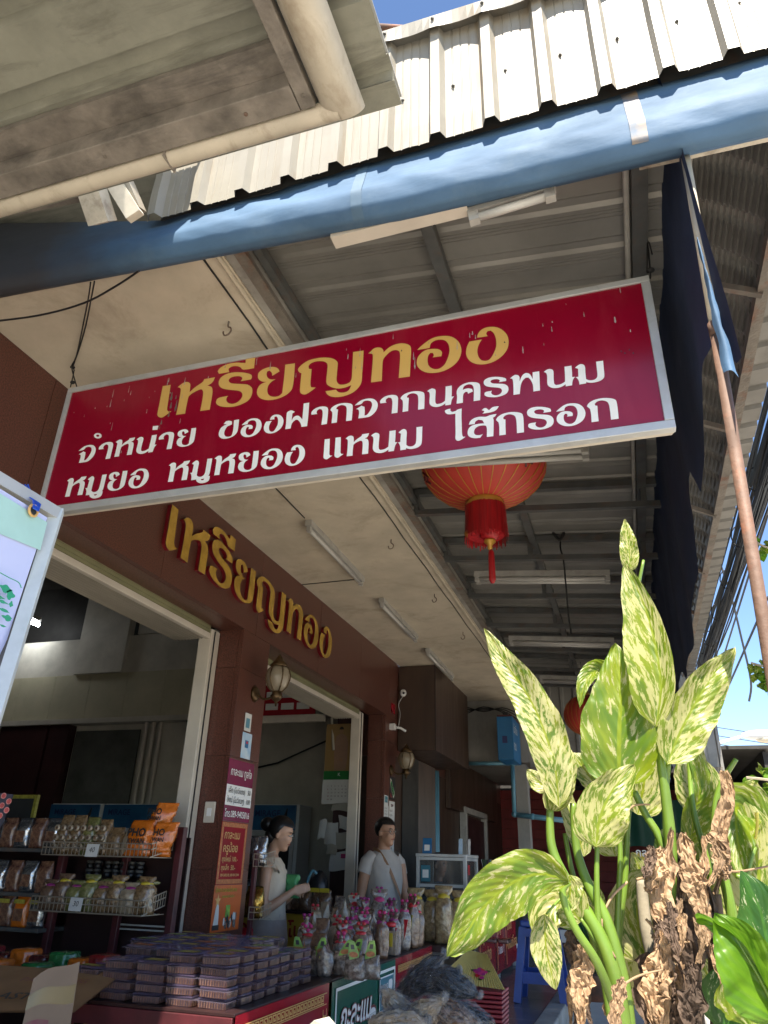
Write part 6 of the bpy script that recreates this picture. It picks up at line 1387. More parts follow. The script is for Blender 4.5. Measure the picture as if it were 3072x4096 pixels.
# low row of packets before the rack
lt = thing('low_display_table', 'low table of bright packets between the carton and the rack', 'table', (-2.8, 3.35, 0))
box('table_top', M['board_dark'], lt, -3.3, -2.36, 3.10, 3.50, 0.70, 0.72); 
for x in (-3.26, -2.4): box('leg', M['board_dark'], lt, x - 0.02, x + 0.02, 3.14, 3.18, 0.02, 0.70)
cols = ['bag_greenpack', 'bag_red', 'bag_maroon', 'bag_orange', 'bag_maroon', 'bag_greenpack', 'bag_orange', 'bag_red']; cn = ['green', 'red', 'maroon', 'orange', 'maroon', 'green', 'orange', 'red']
for r_ in range(2):
    for k in range(8):
        t = thing('wrapped_packet', '%s wrapped packet, %s row, %s from left on the low table' % (cn[k], ('front', 'back')[r_], ORD[k]), 'packet', (-3.22 + k * 0.112, 3.2, 0.72), 'bright packets on the low table')
        x = -3.22 + k * 0.112 + 0.01 * (r_ % 2); y = 3.18 + r_ * 0.16
        MB().box(x - 0.05, x + 0.05, y - 0.06, y + 0.06, 0.722, 0.722 + 0.115 + 0.03 * r_ + 0.02 * (k % 2), 0.014).build('packet', M[cols[k]], t, True); card('printed_band', M['label_yellow'] if k % 2 else M['print_white'], t, (x - 0.03, y - 0.0605, 0.755), UX, UZ, 0.06, 0.02, 0.0006, -UY)
# carton
ct = thing('open_carton', 'open brown cardboard box with a torn pale flap in the lower left corner', 'carton', (-2.1, 2.35, 0.5))
c0 = at(0, 2140, 'Y', 2.2)
box('carton_body', M['carton'], ct, -2.55, -1.93, 2.05, 2.55, 0.30, 0.72, 0.004)
MB().add([(-2.75, 2.35, 0.78), (-1.98, 2.60, 0.80), (-2.0, 2.88, 0.885), (-2.8, 2.75, 0.89)], [(0, 1, 2, 3)]).add([(-2.75, 2.35, 0.775), (-1.98, 2.60, 0.795), (-2.0, 2.88, 0.88), (-2.8, 2.75, 0.885)], [(3, 2, 1, 0)]).build('top_flap', M['carton'], ct)
text('lettering', 'IN PLASTIC', (-2.45, 2.50, 0.822), (UX + UY * 0.3).normalized(), (UY + UZ * 0.28).normalized(), UZ, 0.07, M['print_black'], ct, bold=0.01)
text('lettering', 'PACKAGING', (-2.30, 2.66, 0.862), (UX + UY * 0.3).normalized(), (UY + UZ * 0.28).normalized(), UZ, 0.045, M['letter_red'], ct)
fA, fB, fC, fD = at(72, 2115, 'Y', 2.28), at(174, 2070, 'Y', 2.42), at(150, 2230, 'Y', 2.45), at(42, 2240, 'Y', 2.25)
def lerp4(u, v, off=0): 
    p = fA.lerp(fB, u).lerp(fD.lerp(fC, u), v); return p + Vector((0.0, -0.012 * sin(pi * u) - off, 0.01 * sin(u * 5)))
MB().sheet(lambda u, v: lerp4(u, v), 6, 8).build('side_flap', M['carton_inner'], ct, True)
MB().sheet(lambda u, v: lerp4(u, 0.30 + 0.26 * v, 0.003), 6, 3).build('tape', M['tape'], ct, True)
fl = Vector(lerp4(0.1, 0.8)); MB().sheet(lambda u, v: lerp4(0.08 + 0.5 * u, 0.80 + 0.18 * v, 0.003), 4, 3).build('pink_print', defm('pink_ink', (0.15, 0.04, 0.06), 0.8, col2=(0.17, 0.11, 0.09), scale=30), ct, True)

# ------------------------------------------------------------------ banner on stand, top left of the doorway
bs = thing('white_banner_stand', 'pale lilac vinyl banner with a green line drawing tied to a grey metal frame', 'banner', (-0.9, 0.9, 0))
BX = -0.98
A = at(122, 1112, 'X', BX); B = at(0, 1040, 'X', BX)
dirv = (B - A).normalized(); AL = A + (B - A) * 3.2
MB().bar(A, AL, 0.022, 0.022).build('top_bar', M['alu'], bs)
PF = at(2, 1500, 'X', BX + 0.04); PF = A + (PF - A) * (A.z / (A.z - PF.z))
MB().bar(A + UZ * 0.01, PF, 0.022, 0.016).build('post', defm('post_pale', (0.50, 0.55, 0.56), 0.4, var=0.1, scale=14), bs)
MB().bar(A + Vector((-0.019, -0.004, 0)), PF + Vector((-0.019, -0.004, 0)), 0.010, 0.014).build('post_inner', M['steel_grey'], bs)
bm_v = defm('banner_vinyl', (0.52, 0.56, 0.80), 0.45, var=0.04, scale=2)
z1 = A.z - 0.012; y1 = A.y - 0.035
MB().sheet(lambda u, v: (BX + 0.016 + 0.010 * sin(v * 9) * (1 - u), y1 - 0.030 * (v * (1 - v)) * 4 * u - 0.9 * (1 - u), z1 - 1.15 * v - 0.012 * (1 - v) * u), 10, 24).build('banner_sheet', bm_v, bs, True)
MB().sheet(lambda u, v: (BX + 0.0185, y1 - 0.0 - 0.55 * (1 - u), z1 - 0.01 - (0.055 + 0.06 * (1 - u)) * v - 0.012 * u), 8, 3).build('green_arc', defm('banner_green', (0.42, 0.66, 0.60), 0.45), bs)
gi = defm('green_ink', (0.02, 0.30, 0.16), 0.5)
for k, (px, py, w2, h2) in enumerate(((12, 1272, 16, 8), (22, 1285, 12, 10), (6, 1300, 14, 3), (24, 1305, 6, 6), (8, 1318, 18, 3), (16, 1335, 14, 6), (6, 1352, 10, 2), (0, 1290, 12, 3))):
    q = at(px, py, 'X', BX + 0.030); s_ = 0.9 / 1560 * 1.3
    P = [q + UY * (w2 * s_ * cos(a) * (1 + 0.3 * sin(a * 3 + k))) + UZ * (h2 * s_ * sin(a) * (1 + 0.3 * cos(a * 4))) for a in [i * pi / 7 for i in range(14)]]
    mesh('printed_drawing', P, [tuple(range(14))], gi, bs)
MB().tube(catmull([at(0, 1237, 'X', BX + 0.03), at(20, 1248, 'X', BX + 0.03), at(40, 1258, 'X', BX + 0.03), at(46, 1270, 'X', BX + 0.03)], 4), 0.0008, 4).build('printed_line', gi, bs)
e = at(72, 1103, 'X', BX + 0.024)
tp = [e + UY * 0.010 * cos(a) + UZ * 0.010 * sin(a) for a in [i * pi / 6 for i in range(13)]]
MB().tube(tp, 0.0025, 6, False).build('eyelet', M['gold_print'], bs); mesh('eyelet_hole', tp[:-1], [tuple(range(12))], M['print_black'], bs)
bl = defm('blue_string', (0.01, 0.10, 0.62), 0.5)
g = MB()
for k in range(7):
    g.tube([at(72, 1098, 'X', BX + 0.03) + UY * 0.002 * k, at(72, 1080, 'X', BX + 0.02) + UY * 0.003 * k, at(56, 1068, 'X', BX) + UY * 0.003 * k, at(48 + k * 2, 1046 + (k % 3) * 3, 'X', BX)], 0.0013, 4)
g.build('blue_string', bl, bs)
fp = thing('fruit_print_board', 'small board printed with pink fruit slices at the left edge', 'board', tuple(at(0, 1740, 'Y', 2.2)))
P = [at(-30, 1710, 'Y', 2.2), at(28, 1716, 'Y', 2.2), at(6, 1775, 'Y', 2.2), at(-8, 1800, 'Y', 2.2), at(-30, 1800, 'Y', 2.2)]
mesh('board', P + [p + UY * 0.004 for p in P], [tuple(range(5)), tuple(range(9, 4, -1))], defm('dark_print', (0.05, 0.05, 0.07), 0.5), fp)
for k, (px, py) in enumerate(((8, 1719), (19, 1731), (4, 1740), (14, 1750), (0, 1762), (-8, 1730))):
    for rr, mm_ in ((0.010, 'slice_rim'), (0.0078, 'slice_in')):
        if mm_ not in M: defm(mm_, (0.75, 0.35, 0.30) if mm_ == 'slice_rim' else (0.55, 0.10, 0.10), 0.5, var=0.2, scale=80)
        q = at(px, py, 'Y', 2.2 - 0.002 - (0.001 if rr < .009 else 0)); mesh('fruit_slice', [q + UX * rr * 1.2 * cos(a) + UZ * rr * sin(a) for a in [i * pi / 6 for i in range(12)]], [tuple(range(12))], M[mm_], fp)

# ------------------------------------------------------------------ inside the second doorway
def fridge(px0, px1, py, lb):
    a = at(px0, py, 'Y', 8.9); b = at(px1, py, 'Y', 8.9); t = thing('drinks_fridge', lb, 'fridge', ((a.x + b.x) / 2, 9.1, 0), 'upright drinks fridges along the back wall'); zt = 1.93
    box('cabinet', M['print_white'], t, a.x, b.x + 0.04, 8.92, 9.30, 0.03, zt, 0.01)
    box('header', defm('header_blue', (0.04, 0.17, 0.32), 0.3, col2=(0.02, 0.09, 0.2), scale=3) if 'header_blue' not in M else M['header_blue'], t, a.x, b.x, 8.895, 8.92, zt - 0.30, zt - 0.01, 0.003)
    text('lettering', 'MIRAGE', (a.x + 0.08, 8.893, zt - 0.14), UX, UZ, -UY, 0.10, defm('navy', (0.02, 0.03, 0.12), 0.5) if 'navy' not in M else M['navy'], t, bold=0.01)
    for k in range(4): MB().ellip((b.x - 0.10 - k * 0.06, 8.89, zt - 0.22 + 0.01 * k), 0.035, 0.004, 0.03, 10, 6).build('printed_fruit', M[('bag_red', 'bag_green', 'ribbon_red', 'label_yellow')[k]], t, True)
    MB().tube([(b.x - 0.16, 8.888, zt - 0.22), (b.x - 0.13, 8.888, zt - 0.12), (b.x - 0.115, 8.888, zt - 0.05)], [0.022, 0.018, 0.008], 8).build('printed_bottle', M['black_plastic'], t, True)
    box('header_panel', M['foam'], t, a.x, b.x, 8.90, 8.918, zt - 0.38, zt - 0.305)
    box('door_frame', M['foam'], t, a.x, b.x, 8.885, 8.91, 0.15, zt - 0.39, 0.004); box('door_glass', M['print_black'], t, a.x + 0.05, b.x - 0.05, 8.875, 8.884, 0.22, zt - 0.45)
    return t
fridge(540, 640, 1745, 'white drinks fridge with blue header behind the woman'); fridge(225, 375, 1745, 'drinks fridge with blue header behind the snack rack'); fridge(110, 215, 1745, 'dark drinks fridge farthest left behind the shelves')
# hanging red price board
rpb = thing('red_price_board', 'red board with white price boxes above the second doorway', 'price board', (-3.6, 7.4, 2.9))
box('board', M['vinyl_red'], rpb, -4.3, -3.22, 7.42, 7.44, 2.74, 3.20)
for i in range(3):
    for j in range(5): box('price_panel', M['paper'], rpb, -4.2 + j * 0.19, -4.2 + j * 0.19 + 0.15, 7.412, 7.419, 2.80 + i * 0.13, 2.87 + i * 0.13)
    text('lettering', 'ราคา', (-4.1, 7.4105, 2.883 + i * 0.13), UX, UZ, -UY, 0.04, M['label_orange'], rpb)
box('board_rail', M['cream'], rpb, -4.4, -3.1, 7.41, 7.45, 2.66, 2.74, 0.004)
MB().bar((-3.02, 7.42, 2.70), (-2.95, 7.35, 2.35), 0.02, 0.02).build('stay', M['cream'], rpb)
# calendar
cl = thing('wall_calendar', 'wall calendar with a tan portrait photo, green band and white date sheet', 'calendar', (-2.86, 7.38, 2.2))
box('photo_sheet', defm('calendar_tan', (0.30, 0.19, 0.07), 0.35, col2=(0.22, 0.14, 0.06), scale=1.5), cl, -3.055, -2.70, 7.38, 7.384, 2.145, 2.62)
box('green_band', defm('calendar_green', (0.01, 0.16, 0.03), 0.4), cl, -3.057, -2.70, 7.376, 7.384, 2.06, 2.145)
MB().sheet(lambda u, v: (-3.065 + 0.355 * u, 7.378 - 0.012 * sin(pi * u) * v, 2.06 - 0.235 * v + 0.02 * v * u * u), 6, 5).build('date_sheet', M['paper'], cl, True)
text('lettering', 'K', (-2.90, 7.3755, 2.095), UX, UZ, -UY, 0.045, M['print_white'], cl)
for i in range(5):
    for j in range(7): text('date_number', str(i * 7 + j + 1), (-3.0 + j * 0.038, 7.362, 1.99 - i * 0.032), UX, UZ, -UY, 0.02, M['bag_red'] if j == 0 else M['print_black'], cl) if (i * 7 + j) < 30 else None
sk = defm('figure_print', (0.30, 0.18, 0.12), 0.5); sk2 = defm('figure_skin', (0.32, 0.18, 0.10), 0.5)
def flat(nm, P, m, par, y): return mesh(nm, [Vector((x, y, z)) for x, z in P], [tuple(range(len(P)))], m, par)
flat('portrait_robe', [(-2.945, 2.15), (-2.82, 2.15), (-2.805, 2.25), (-2.80, 2.42), (-2.82, 2.49), (-2.865, 2.52), (-2.895, 2.52), (-2.94, 2.49), (-2.955, 2.40), (-2.95, 2.25)], sk, cl, 7.3785)
flat('portrait_head', [(-2.88 + 0.024 * cos(a), 2.552 + 0.032 * sin(a)) for a in [i * pi / 6 for i in range(12)]], sk2, cl, 7.378); flat('portrait_hair', [(-2.88 + 0.025 * cos(a), 2.562 + 0.03 * sin(a)) for a in [i * pi / 6 for i in range(7)]], M['print_black'], cl, 7.3775)
flat('portrait_hands', [(-2.90, 2.25), (-2.86, 2.235), (-2.85, 2.26), (-2.88, 2.275)], sk2, cl, 7.377)
# papers pinned on the inner post
for k, (x0, z0, w2, h2, lb, m) in enumerate(((-3.0, 1.765, 0.21, 0.125, 'blank cream paper pinned below the calendar', 'paper_old'), (-2.90, 1.594, 0.10, 0.125, 'small white note on the right of the inner post', 'paper'), (-3.05, 1.45, 0.16, 0.21, 'thick hanging wad of white bags on the inner post', 'paper'), (-2.93, 1.42, 0.15, 0.15, 'cream envelope pinned beside the hanging bags', 'paper_old'), (-2.96, 1.22, 0.20, 0.17, 'white sheet with a small pink stamp low on the inner post', 'paper'), (-3.10, 1.50, 0.08, 0.18, 'creased sheet hanging left of the inner post', 'paper'), (-3.0, 1.36, 0.11, 0.09, 'crumpled note tucked under the hanging bags', 'paper_old'))):
    t = thing('pinned_paper', lb, 'paper', (x0, 7.49, z0)); yy = 7.485 - 0.012 * k
    MB().sheet(lambda u, v: (x0 + w2 * u + 0.01 * sin(v * 3 + k), yy - (0.012 + (0.03 if k == 2 else 0)) * sin(pi * u), z0 + h2 * v + 0.01 * sin(u * 4 + k)), 6, 6).build('sheet', M[m], t, True)
    if k == 4: MB().box(x0 + 0.12, x0 + 0.175, yy - 0.02, yy - 0.018, z0 + 0.11, z0 + 0.15).build('pink_stamp', M['pink'], t)
# papers on the second column
def colpaper(nm, lb, y0, y1, z0, z1, m, cat='paper'):
    t = thing(nm, lb, cat, (-2.297, (y0 + y1) / 2, z0)); card('sheet', m, t, (px_, y0, z0), UY, UZ, y1 - y0, z1 - z0, 0.002, UX); return t
t = colpaper('payment_sign', 'small blue and white payment sign on the far column', 7.10, 7.22, 1.80, 1.89, M['paper'], 'sign'); card('teal_panel', M['badge_teal'], t, (px_ + 0.0022, 7.12, 1.825), UY, UZ, 0.08, 0.055, 0.0006, UX)
text('lettering', 'K+', (px_ + 0.003, 7.14, 1.84), UY, UZ, UX, 0.03, M['print_white'], t)
t = colpaper('note_sheet', 'tilted handwritten note on the far column', 7.10, 7.24, 1.63, 1.80, M['paper'])
for k in range(5): text('lettering', 'ขนมหมูยอ', (px_ + 0.0022, 7.115, 1.77 - k * 0.026), UY, UZ, UX, 0.018, M['print_black'], t)
t = colpaper('price_list', 'long white price list with red title on the far column', 7.26, 7.44, 1.36, 1.85, M['paper'], 'price list')
text('lettering', 'ราคา', (px_ + 0.0022, 7.31, 1.80), UY, UZ, UX, 0.04, M['bag_red'], t, bold=.01)
for k in range(9): text('lettering', 'หมู   %d' % (20 + 15 * k), (px_ + 0.0022, 7.275, 1.755 - k * 0.042), UY, UZ, UX, 0.026, M['bag_red'], t)
t = colpaper('guitar_poster', 'dark poster with a pale outlined drawing above the price list', 7.26, 7.44, 1.865, 2.08, M['print_black'], 'poster')
flat_ = [(7.28, 2.06), (7.32, 2.05), (7.36, 2.0), (7.42, 1.95), (7.425, 1.90), (7.39, 1.88), (7.34, 1.93), (7.30, 1.98), (7.275, 2.02)]
mesh('drawing_outline', [Vector((px_ + 0.0026, y, z)) for y, z in flat_], [tuple(range(9))], M['paper_old'], t)
mesh('drawing', [Vector((px_ + 0.0034, 7.35 + (y - 7.35) * 0.72, 1.97 + (z - 1.97) * 0.75)) for y, z in flat_], [tuple(range(9))], M['bag_greenpack'], t)
text('lettering', 'ยิ้ม', (px_ + 0.004, 7.27, 1.885), UY, UZ, UX, 0.045, M['ribbon_red'], t, bold=.01)
t = colpaper('red_tag', 'small red square tag high on the far column', 7.26, 7.40, 2.70, 2.80, M['vinyl_red'], 'tag')
cmr = thing('security_camera', 'small white dome camera on the brown box above the far column', 'camera', (-2.18, 7.54, 3.0))
q = at(871, 1497, 'Y', 7.53); MB().ellip(q, 0.035, 0.035, 0.04, 14, 10).build('housing', M['print_white'], cmr, True); MB().ellip(q + Vector((0.012, -0.028, -0.006)), 0.014, 0.01, 0.014, 10, 6).build('lens', M['black_plastic'], cmr, True)
MB().tube(catmull([q - UZ * 0.03, q + Vector((-0.05, 0, -0.12)), q + Vector((-0.03, 0, -0.22)), q + Vector((-0.035, -0.04, -0.36))], 4), 0.003, 5).build('cable', M['print_white'], cmr, True)
sk_ = thing('wall_socket', 'white plug box with short arm on the far column', 'socket', (-2.28, 7.42, 2.5)); q = at(850, 1570, 'X', -2.26)
box('socket_box', M['print_white'], sk_, -2.298, -2.24, q.y - 0.03, q.y + 0.03, q.z - 0.03, q.z + 0.03, 0.006); MB().tube([(-2.25, q.y + 0.02, q.z), (-2.20, q.y + 0.06, q.z - 0.005), (-2.16, q.y + 0.1, q.z - 0.03)], 0.012, 8).build('plug_arm', M['print_white'], sk_, True)
# inner counter
ic = thing('inner_counter', 'yellow fronted counter inside the second doorway with red lettering', 'counter', (-2.9, 6.2, 0))
box('counter_body', M['yellow_paint'], ic, -3.5, -2.35, 6.0, 6.6, 0.3, 0.92, 0.004); box('counter_top', M['board_dark'], ic, -3.52, -2.33, 5.98, 6.62, 0.922, 0.94)
text('lettering', 'กาละแมโบราณ', (-3.15, 5.999, 0.76), UX, UZ, -UY, 0.14, M['bag_red'], ic, bold=.01)
for k in range(7):
    x = -2.95 + k * 0.085; t = bag('sausage_bag', (x, 6.08 + 0.05 * (k % 2), 0.941), 0.10, 0.09, 0.15, M['bag_brown'], 'clear bag of brown sausages with yellow header, %s from left on the inner counter' % ORD[k], 'bag', 'sausage bags on the inner counter', lump=0.2)
    MB().box(x - 0.04, x + 0.04, 6.04, 6.044, 1.075, 1.105).build('yellow_header', M['ribbon_yellow'], t)
for k in range(4):
    x = -3.3 + k * 0.11; bag('wrapped_bundle', (x, 6.35, 0.941), 0.16, 0.14, 0.2 + 0.03 * (k % 2), M[('bag_grey', 'film', 'bag_wrapdoll', 'bag_grey')[k]], 'heap of clear wrapped goods behind the sausage bags, %s from left' % ORD[k], 'bundle', 'wrapped goods at the back of the inner counter', lump=0.5)
bp_ = thing('backpack', 'dark grey backpack with teal strap standing on the inner counter', 'backpack', (-2.66, 6.5, 1.0))
MB().ellip((-2.66, 6.45, 1.08), 0.09, 0.07, 0.15, 16, 10).build('bag_body', M['black_plastic'], bp_, True); MB().tube(catmull([(-2.72, 6.37, 0.97), (-2.73, 6.36, 1.12), (-2.69, 6.36, 1.22), (-2.65, 6.37, 1.20)], 5), 0.012, 6).build('strap', M['pipe_blue'], bp_, True)
# small rack of foil bags between column and woman
fr_ = thing('foil_bag_rack', 'slim maroon post with two wire baskets of foil bags beside the column', 'rack', (-2.28, 4.55, 0))
pA = at(553, 1840, 'Y', 4.5); pB = at(512, 2030, 'Y', 4.5)
box('post', M['maroon_wood'], fr_, pA.x - 0.012, pA.x + 0.012, 4.49, 4.52, 0.02, pA.z + 0.01, 0.002)
rk_save = rk; rk = fr_
basket(pA.x + 0.005, pA.x + 0.075, 4.47, 4.62, 1.26, 1.33, 0.02); basket(pA.x + 0.005, pA.x + 0.075, 4.47, 4.62, 0.975, 1.04, 0.02); rk = rk_save
for k in range(2):
    bag('silver_bag', (pA.x - 0.035 + k * 0.05, 4.55, 1.265), 0.07, 0.05, 0.17, M['silver_foil'], 'crinkled silver foil bag, %s from left in the small upper basket' % ORD[k], 'bag', 'silver bags beside the column', lump=0.25)
for k in range(2):
    bag('gold_bag', (pA.x - 0.03 + k * 0.05, 4.55, 0.98), 0.07, 0.05, 0.17, M['gold_foil'], 'shiny gold foil bag, %s from left in the small lower basket' % ORD[k], 'bag', 'gold bags beside the column', lump=0.25)
rb_ = bag('red_plastic_bag', tuple(at(525, 2060, 'Y', 4.7)), 0.10, 0.08, 0.14, M['ribbon_red'], 'crumpled red plastic bag hanging low beside the orange poster', 'bag', None, lump=0.5)

# ------------------------------------------------------------------ brown hanging box, folded shutters, pipes beyond
bb = thing('brown_hanging_box', 'large dark brown boxed signboard hung from the porch ceiling beyond the far column', 'box', (-2.1, 8.4, 2.8))
box('box_body', M['brown_board'], bb, -2.315, -1.905, 7.56, 9.25, 2.36, 3.247, 0.004)
box('corner_trim', M['grout'], bb, -1.909, -1.902, 7.556, 7.575, 2.362, 3.245)
fs = thing('folding_shutter', 'folded brown accordion shutter standing beyond the far column', 'shutter', (-2.25, 8.3, 0))
for k in range(16):
    y = 7.75 + k * 0.075; MB().add([(-2.31, y, 0.3), (-2.25, y + 0.037, 0.3), (-2.25, y + 0.037, 2.34), (-2.31, y, 2.34), (-2.31, y + 0.074, 0.3), (-2.31, y + 0.074, 2.34)], [(0, 1, 2, 3), (1, 4, 5, 2)]).build('fold', M['interior_dark'] if k < 6 else M['brown_board'], fs)
for y in (9.05, 9.15): MB().tube([(-2.28, y, 0.5), (-2.28, y, 2.33)], 0.02, 8).build('cable_pipe', M['pipe_blue'], fs, True)
od = thing('brown_lintel_panel', 'dark brown panel over the grey framed doorway at the end wall', 'panel', (-2.2, 10.5, 2.2))
box('panel', M['brown_board'], od, -2.315, -2.25, 9.7, 13.2, 1.95, 2.58, 0.004)
dr = thing('grey_door', 'grey framed door standing ajar past the folded shutter', 'door', (-2.27, 11, 0))
box('door_leaf', M['brown_post'], dr, -2.30, -2.26, 10.6, 12.0, 0.45, 1.90); 
for y in (10.5, 12.0): box('door_frame', M['tube_body'], dr, -2.31, -2.22, y, y + 0.10, 0.45, 1.94, 0.004)
box('door_frame', M['tube_body'], dr, -2.31, -2.22, 10.5, 12.1, 1.942, 2.02, 0.004)
ub = thing('blue_wall_box', 'blue sign box with white print mounted on the end wall', 'sign box', (-1.38, 9.4, 2.7))
box('box_body', M['box_blue'], ub, -1.49, -1.30, 8.95, 9.54, 2.43, 2.93, 0.006); box('box_top', M['maroon_wood'], ub, -1.485, -1.305, 8.96, 9.53, 2.932, 2.95)
text('lettering', 'น้ำดื่ม', (-1.299, 9.0, 2.75), UY, UZ, UX, 0.14, M['print_white'], ub); text('lettering', 'RO', (-1.299, 9.0, 2.55), UY, UZ, UX, 0.12, M['print_white'], ub)
box('speaker_mesh', M['navy'], ub, -1.43, -1.37, 8.947, 8.949, 2.62, 2.70); box('antenna_block', M['print_black'], ub, -1.42, -1.36, 9.0, 9.1, 2.95, 2.99)
pp = thing('blue_water_pipe', 'pale blue water pipe running along and down the end wall', 'pipe', (-1.4, 9.45, 2.4))
MB().tube([(-1.97, 9.45, 2.455), (-1.42, 9.45, 2.45)], 0.024, 12).build('pipe', M['pipe_blue'], pp, True); MB().tube([(-1.40, 9.45, 2.44), (-1.405, 9.45, 1.88)], 0.026, 12).build('pipe', M['pipe_blue'], pp, True)
MB().tube([(-1.39, 9.45, 1.86), (-0.80, 9.45, 1.80)], 0.030, 12).build('pipe', M['pipe_blue'], pp, True)
for c in ((-1.40, 9.45, 2.45), (-1.403, 9.45, 1.865), (-1.19, 9.45, 1.84)): MB().ellip(c, 0.04, 0.035, 0.036, 12, 8).build('elbow', M['pipe_blue'], pp, True)
wc = thing('wall_cables', 'dark cables sagging along the top of the pale end wall', 'cable', (-1.8, 9.4, 3.2))
for k in range(4): MB().tube(catmull([(-2.30, 9.5, 3.19 - 0.01 * k), (-2.0, 9.5, 3.17 - 0.03 * k), (-1.75, 9.5, 3.14 + 0.02 * k - 0.04), (-1.5, 9.5, 3.14 - 0.02 * k), (-1.3, 9.5, 3.06 - 0.04 * k)], 4), 0.006, 5).build('cable', M['cable'], wc)

# glass cabinet
gc = thing('glass_cabinet', 'aluminium framed glass display cabinet with payment cards on top', 'cabinet', (-1.7, 7.2, 0.9))
gx0, gx1, gy0, gy1, gz0, gz1 = -1.93, -1.50, 7.0, 7.5, 0.86, 1.365
for x in (gx0, gx1):
    for y in (gy0, gy1): box('upright', M['alu'], gc, x - 0.015, x + 0.015, y - 0.015, y + 0.015, gz0, gz1, 0.002)
for z in (gz0, gz1 - 0.02, 1.13):
    for y in (gy0, gy1): box('rail', M['alu'], gc, gx0 + 0.016, gx1 - 0.016, y - 0.012, y + 0.012, z - 0.012, z + 0.012)
    for x in (gx0, gx1): box('rail', M['alu'], gc, x - 0.012, x + 0.012, gy0 + 0.016, gy1 - 0.016, z - 0.012, z + 0.012)
box('cabinet_top', M['alu'], gc, gx0 - 0.02, gx1 + 0.02, gy0 - 0.02, gy1 + 0.02, gz1 - 0.005, gz1 + 0.02, 0.003)
box('glass', M['glass_pane'], gc, gx0 + 0.02, gx1 - 0.02, gy0 - 0.003, gy0 + 0.001, gz0 + 0.02, gz1 - 0.03); box('glass', M['glass_pane'], gc, gx1 - 0.001, gx1 + 0.003, gy0 + 0.02, gy1 - 0.02, gz0 + 0.02, gz1 - 0.03)
box('cabinet_base', M['alu'], gc, gx0, gx1, gy0, gy1, 0.46, gz0 - 0.015)
t = thing('payment_card_stand', 'green payment card taped inside the cabinet glass', 'card', (-1.85, 6.98, 1.2)); card('green_card', M['badge_teal'], t, (-1.90, 6.99, 1.16), UX, UZ, 0.085, 0.13, 0.003, -UY); card('white_square', M['print_white'], t, (-1.885, 6.985, 1.19), UX, UZ, 0.055, 0.065, 0.001, -UY)
for k, (x, y, m, lb) in enumerate(((-1.86, 7.05, 'box_blue', 'blue payment card standing on the left of the cabinet'), (-1.56, 7.1, 'sky_blue', 'pale blue card standing on the right of the cabinet'), (-1.49, 7.15, 'paper', 'narrow white card at the right edge of the cabinet top'))):
    t = thing('standing_card', lb, 'card', (x, y, gz1 + 0.02)); w2 = (0.085, 0.035, 0.02)[k]; mm_ = bpy.data.materials[m] if m in bpy.data.materials else M[m]
    card('card', mm_, t, (x - w2 / 2, y, gz1 + 0.021), UX, (UZ + UY * 0.15).normalized(), w2, 0.13, 0.004, -UY)
    if k == 0: card('white_square', M['print_white'], t, (x - 0.025, y - 0.004, gz1 + 0.045), UX, (UZ + UY * 0.15).normalized(), 0.05, 0.05, 0.001, -UY)
for k in range(3):
    t = thing('hanging_tag', 'small %s tag hanging in the side of the cabinet, %s' % (('red', 'white', 'red')[k], ('top', 'middle', 'bottom')[k]), 'tag', (-1.5, 7.2, 1.25 - 0.13 * k)); card('tag', M[('ribbon_red', 'paper', 'ribbon_red')[k]], t, (-1.495, 7.1 + 0.1 * (k % 2), 1.22 - 0.12 * k), UY, UZ, 0.07, 0.08, 0.002, UX)

# far tables with red banners, white crate, jars
ft = thing('far_banner_table', 'table with three red banners of gold Thai words beside the blue stool', 'table', (-1.3, 7.2, 0.44))
TZ2 = 1.09
box('table_top', M['steel_grey'], ft, -1.48, -1.255, 6.25, 8.15, TZ2 - 0.03, TZ2, 0.003)
for y in (6.3, 7.2, 8.1): box('leg', M['alu'], ft, -1.29, -1.26, y - 0.015, y + 0.015, 0.45, TZ2 - 0.031)
for k, (y0, y1) in enumerate(((6.25, 6.98), (7.0, 7.43), (7.45, 8.12))):
    MB().sheet(lambda u, v: (-1.25 + 0.008 * sin(u * 6) * (1 - v), y0 + (y1 - y0) * u, 0.49 + (TZ2 - 0.50) * v), 8, 4).build('banner', M['vinyl_red'], ft, True)
    MB().box(-1.240, -1.2385, y0 + 0.01, y1 - 0.01, TZ2 - 0.045, TZ2 - 0.03).build('gold_line', M['gold_print'], ft); MB().box(-1.240, -1.2385, y0 + 0.01, y0 + 0.02, 0.52, TZ2 - 0.046).build('gold_line', M['gold_print'], ft)
    for j, tx in enumerate((('กาละแม', 'ครูน้อย', 'ของฝาก'), ('ไส้กรอกปลา', 'ใหญ่', '3 แถม 1'), ('•หมูยอ', '•แหนม', '•แหนมซี่โครง'))[k]):
        text('lettering', tx, (-1.239, y0 + 0.04, 0.93 - j * 0.15), UY, UZ, UX, (0.13, 0.085, 0.11)[k], M['gold_print'] if not (k == 1 and j == 2) else M['print_white'], ft, bold=.008, squeeze=(y1 - y0) * 0.85)
ft2 = thing('second_banner_table', 'smaller red and black banner table behind the blue stool', 'table', (-0.9, 9.6, 0.44))
box('table_top', M['cream'], ft2, -1.3, -0.62, 8.9, 9.5, 0.97, 0.99); box('red_banner', M['vinyl_red'], ft2, -1.12, -0.92, 8.88, 8.885, 0.5, 0.965); box('black_banner', M['print_black'], ft2, -0.915, -0.62, 8.88, 8.885, 0.72, 0.965); box('white_panel', M['paper'], ft2, -0.915, -0.62, 8.876, 8.884, 0.60, 0.715); box('black_banner', M['print_black'], ft2, -0.915, -0.62, 8.88, 8.885, 0.5, 0.595)
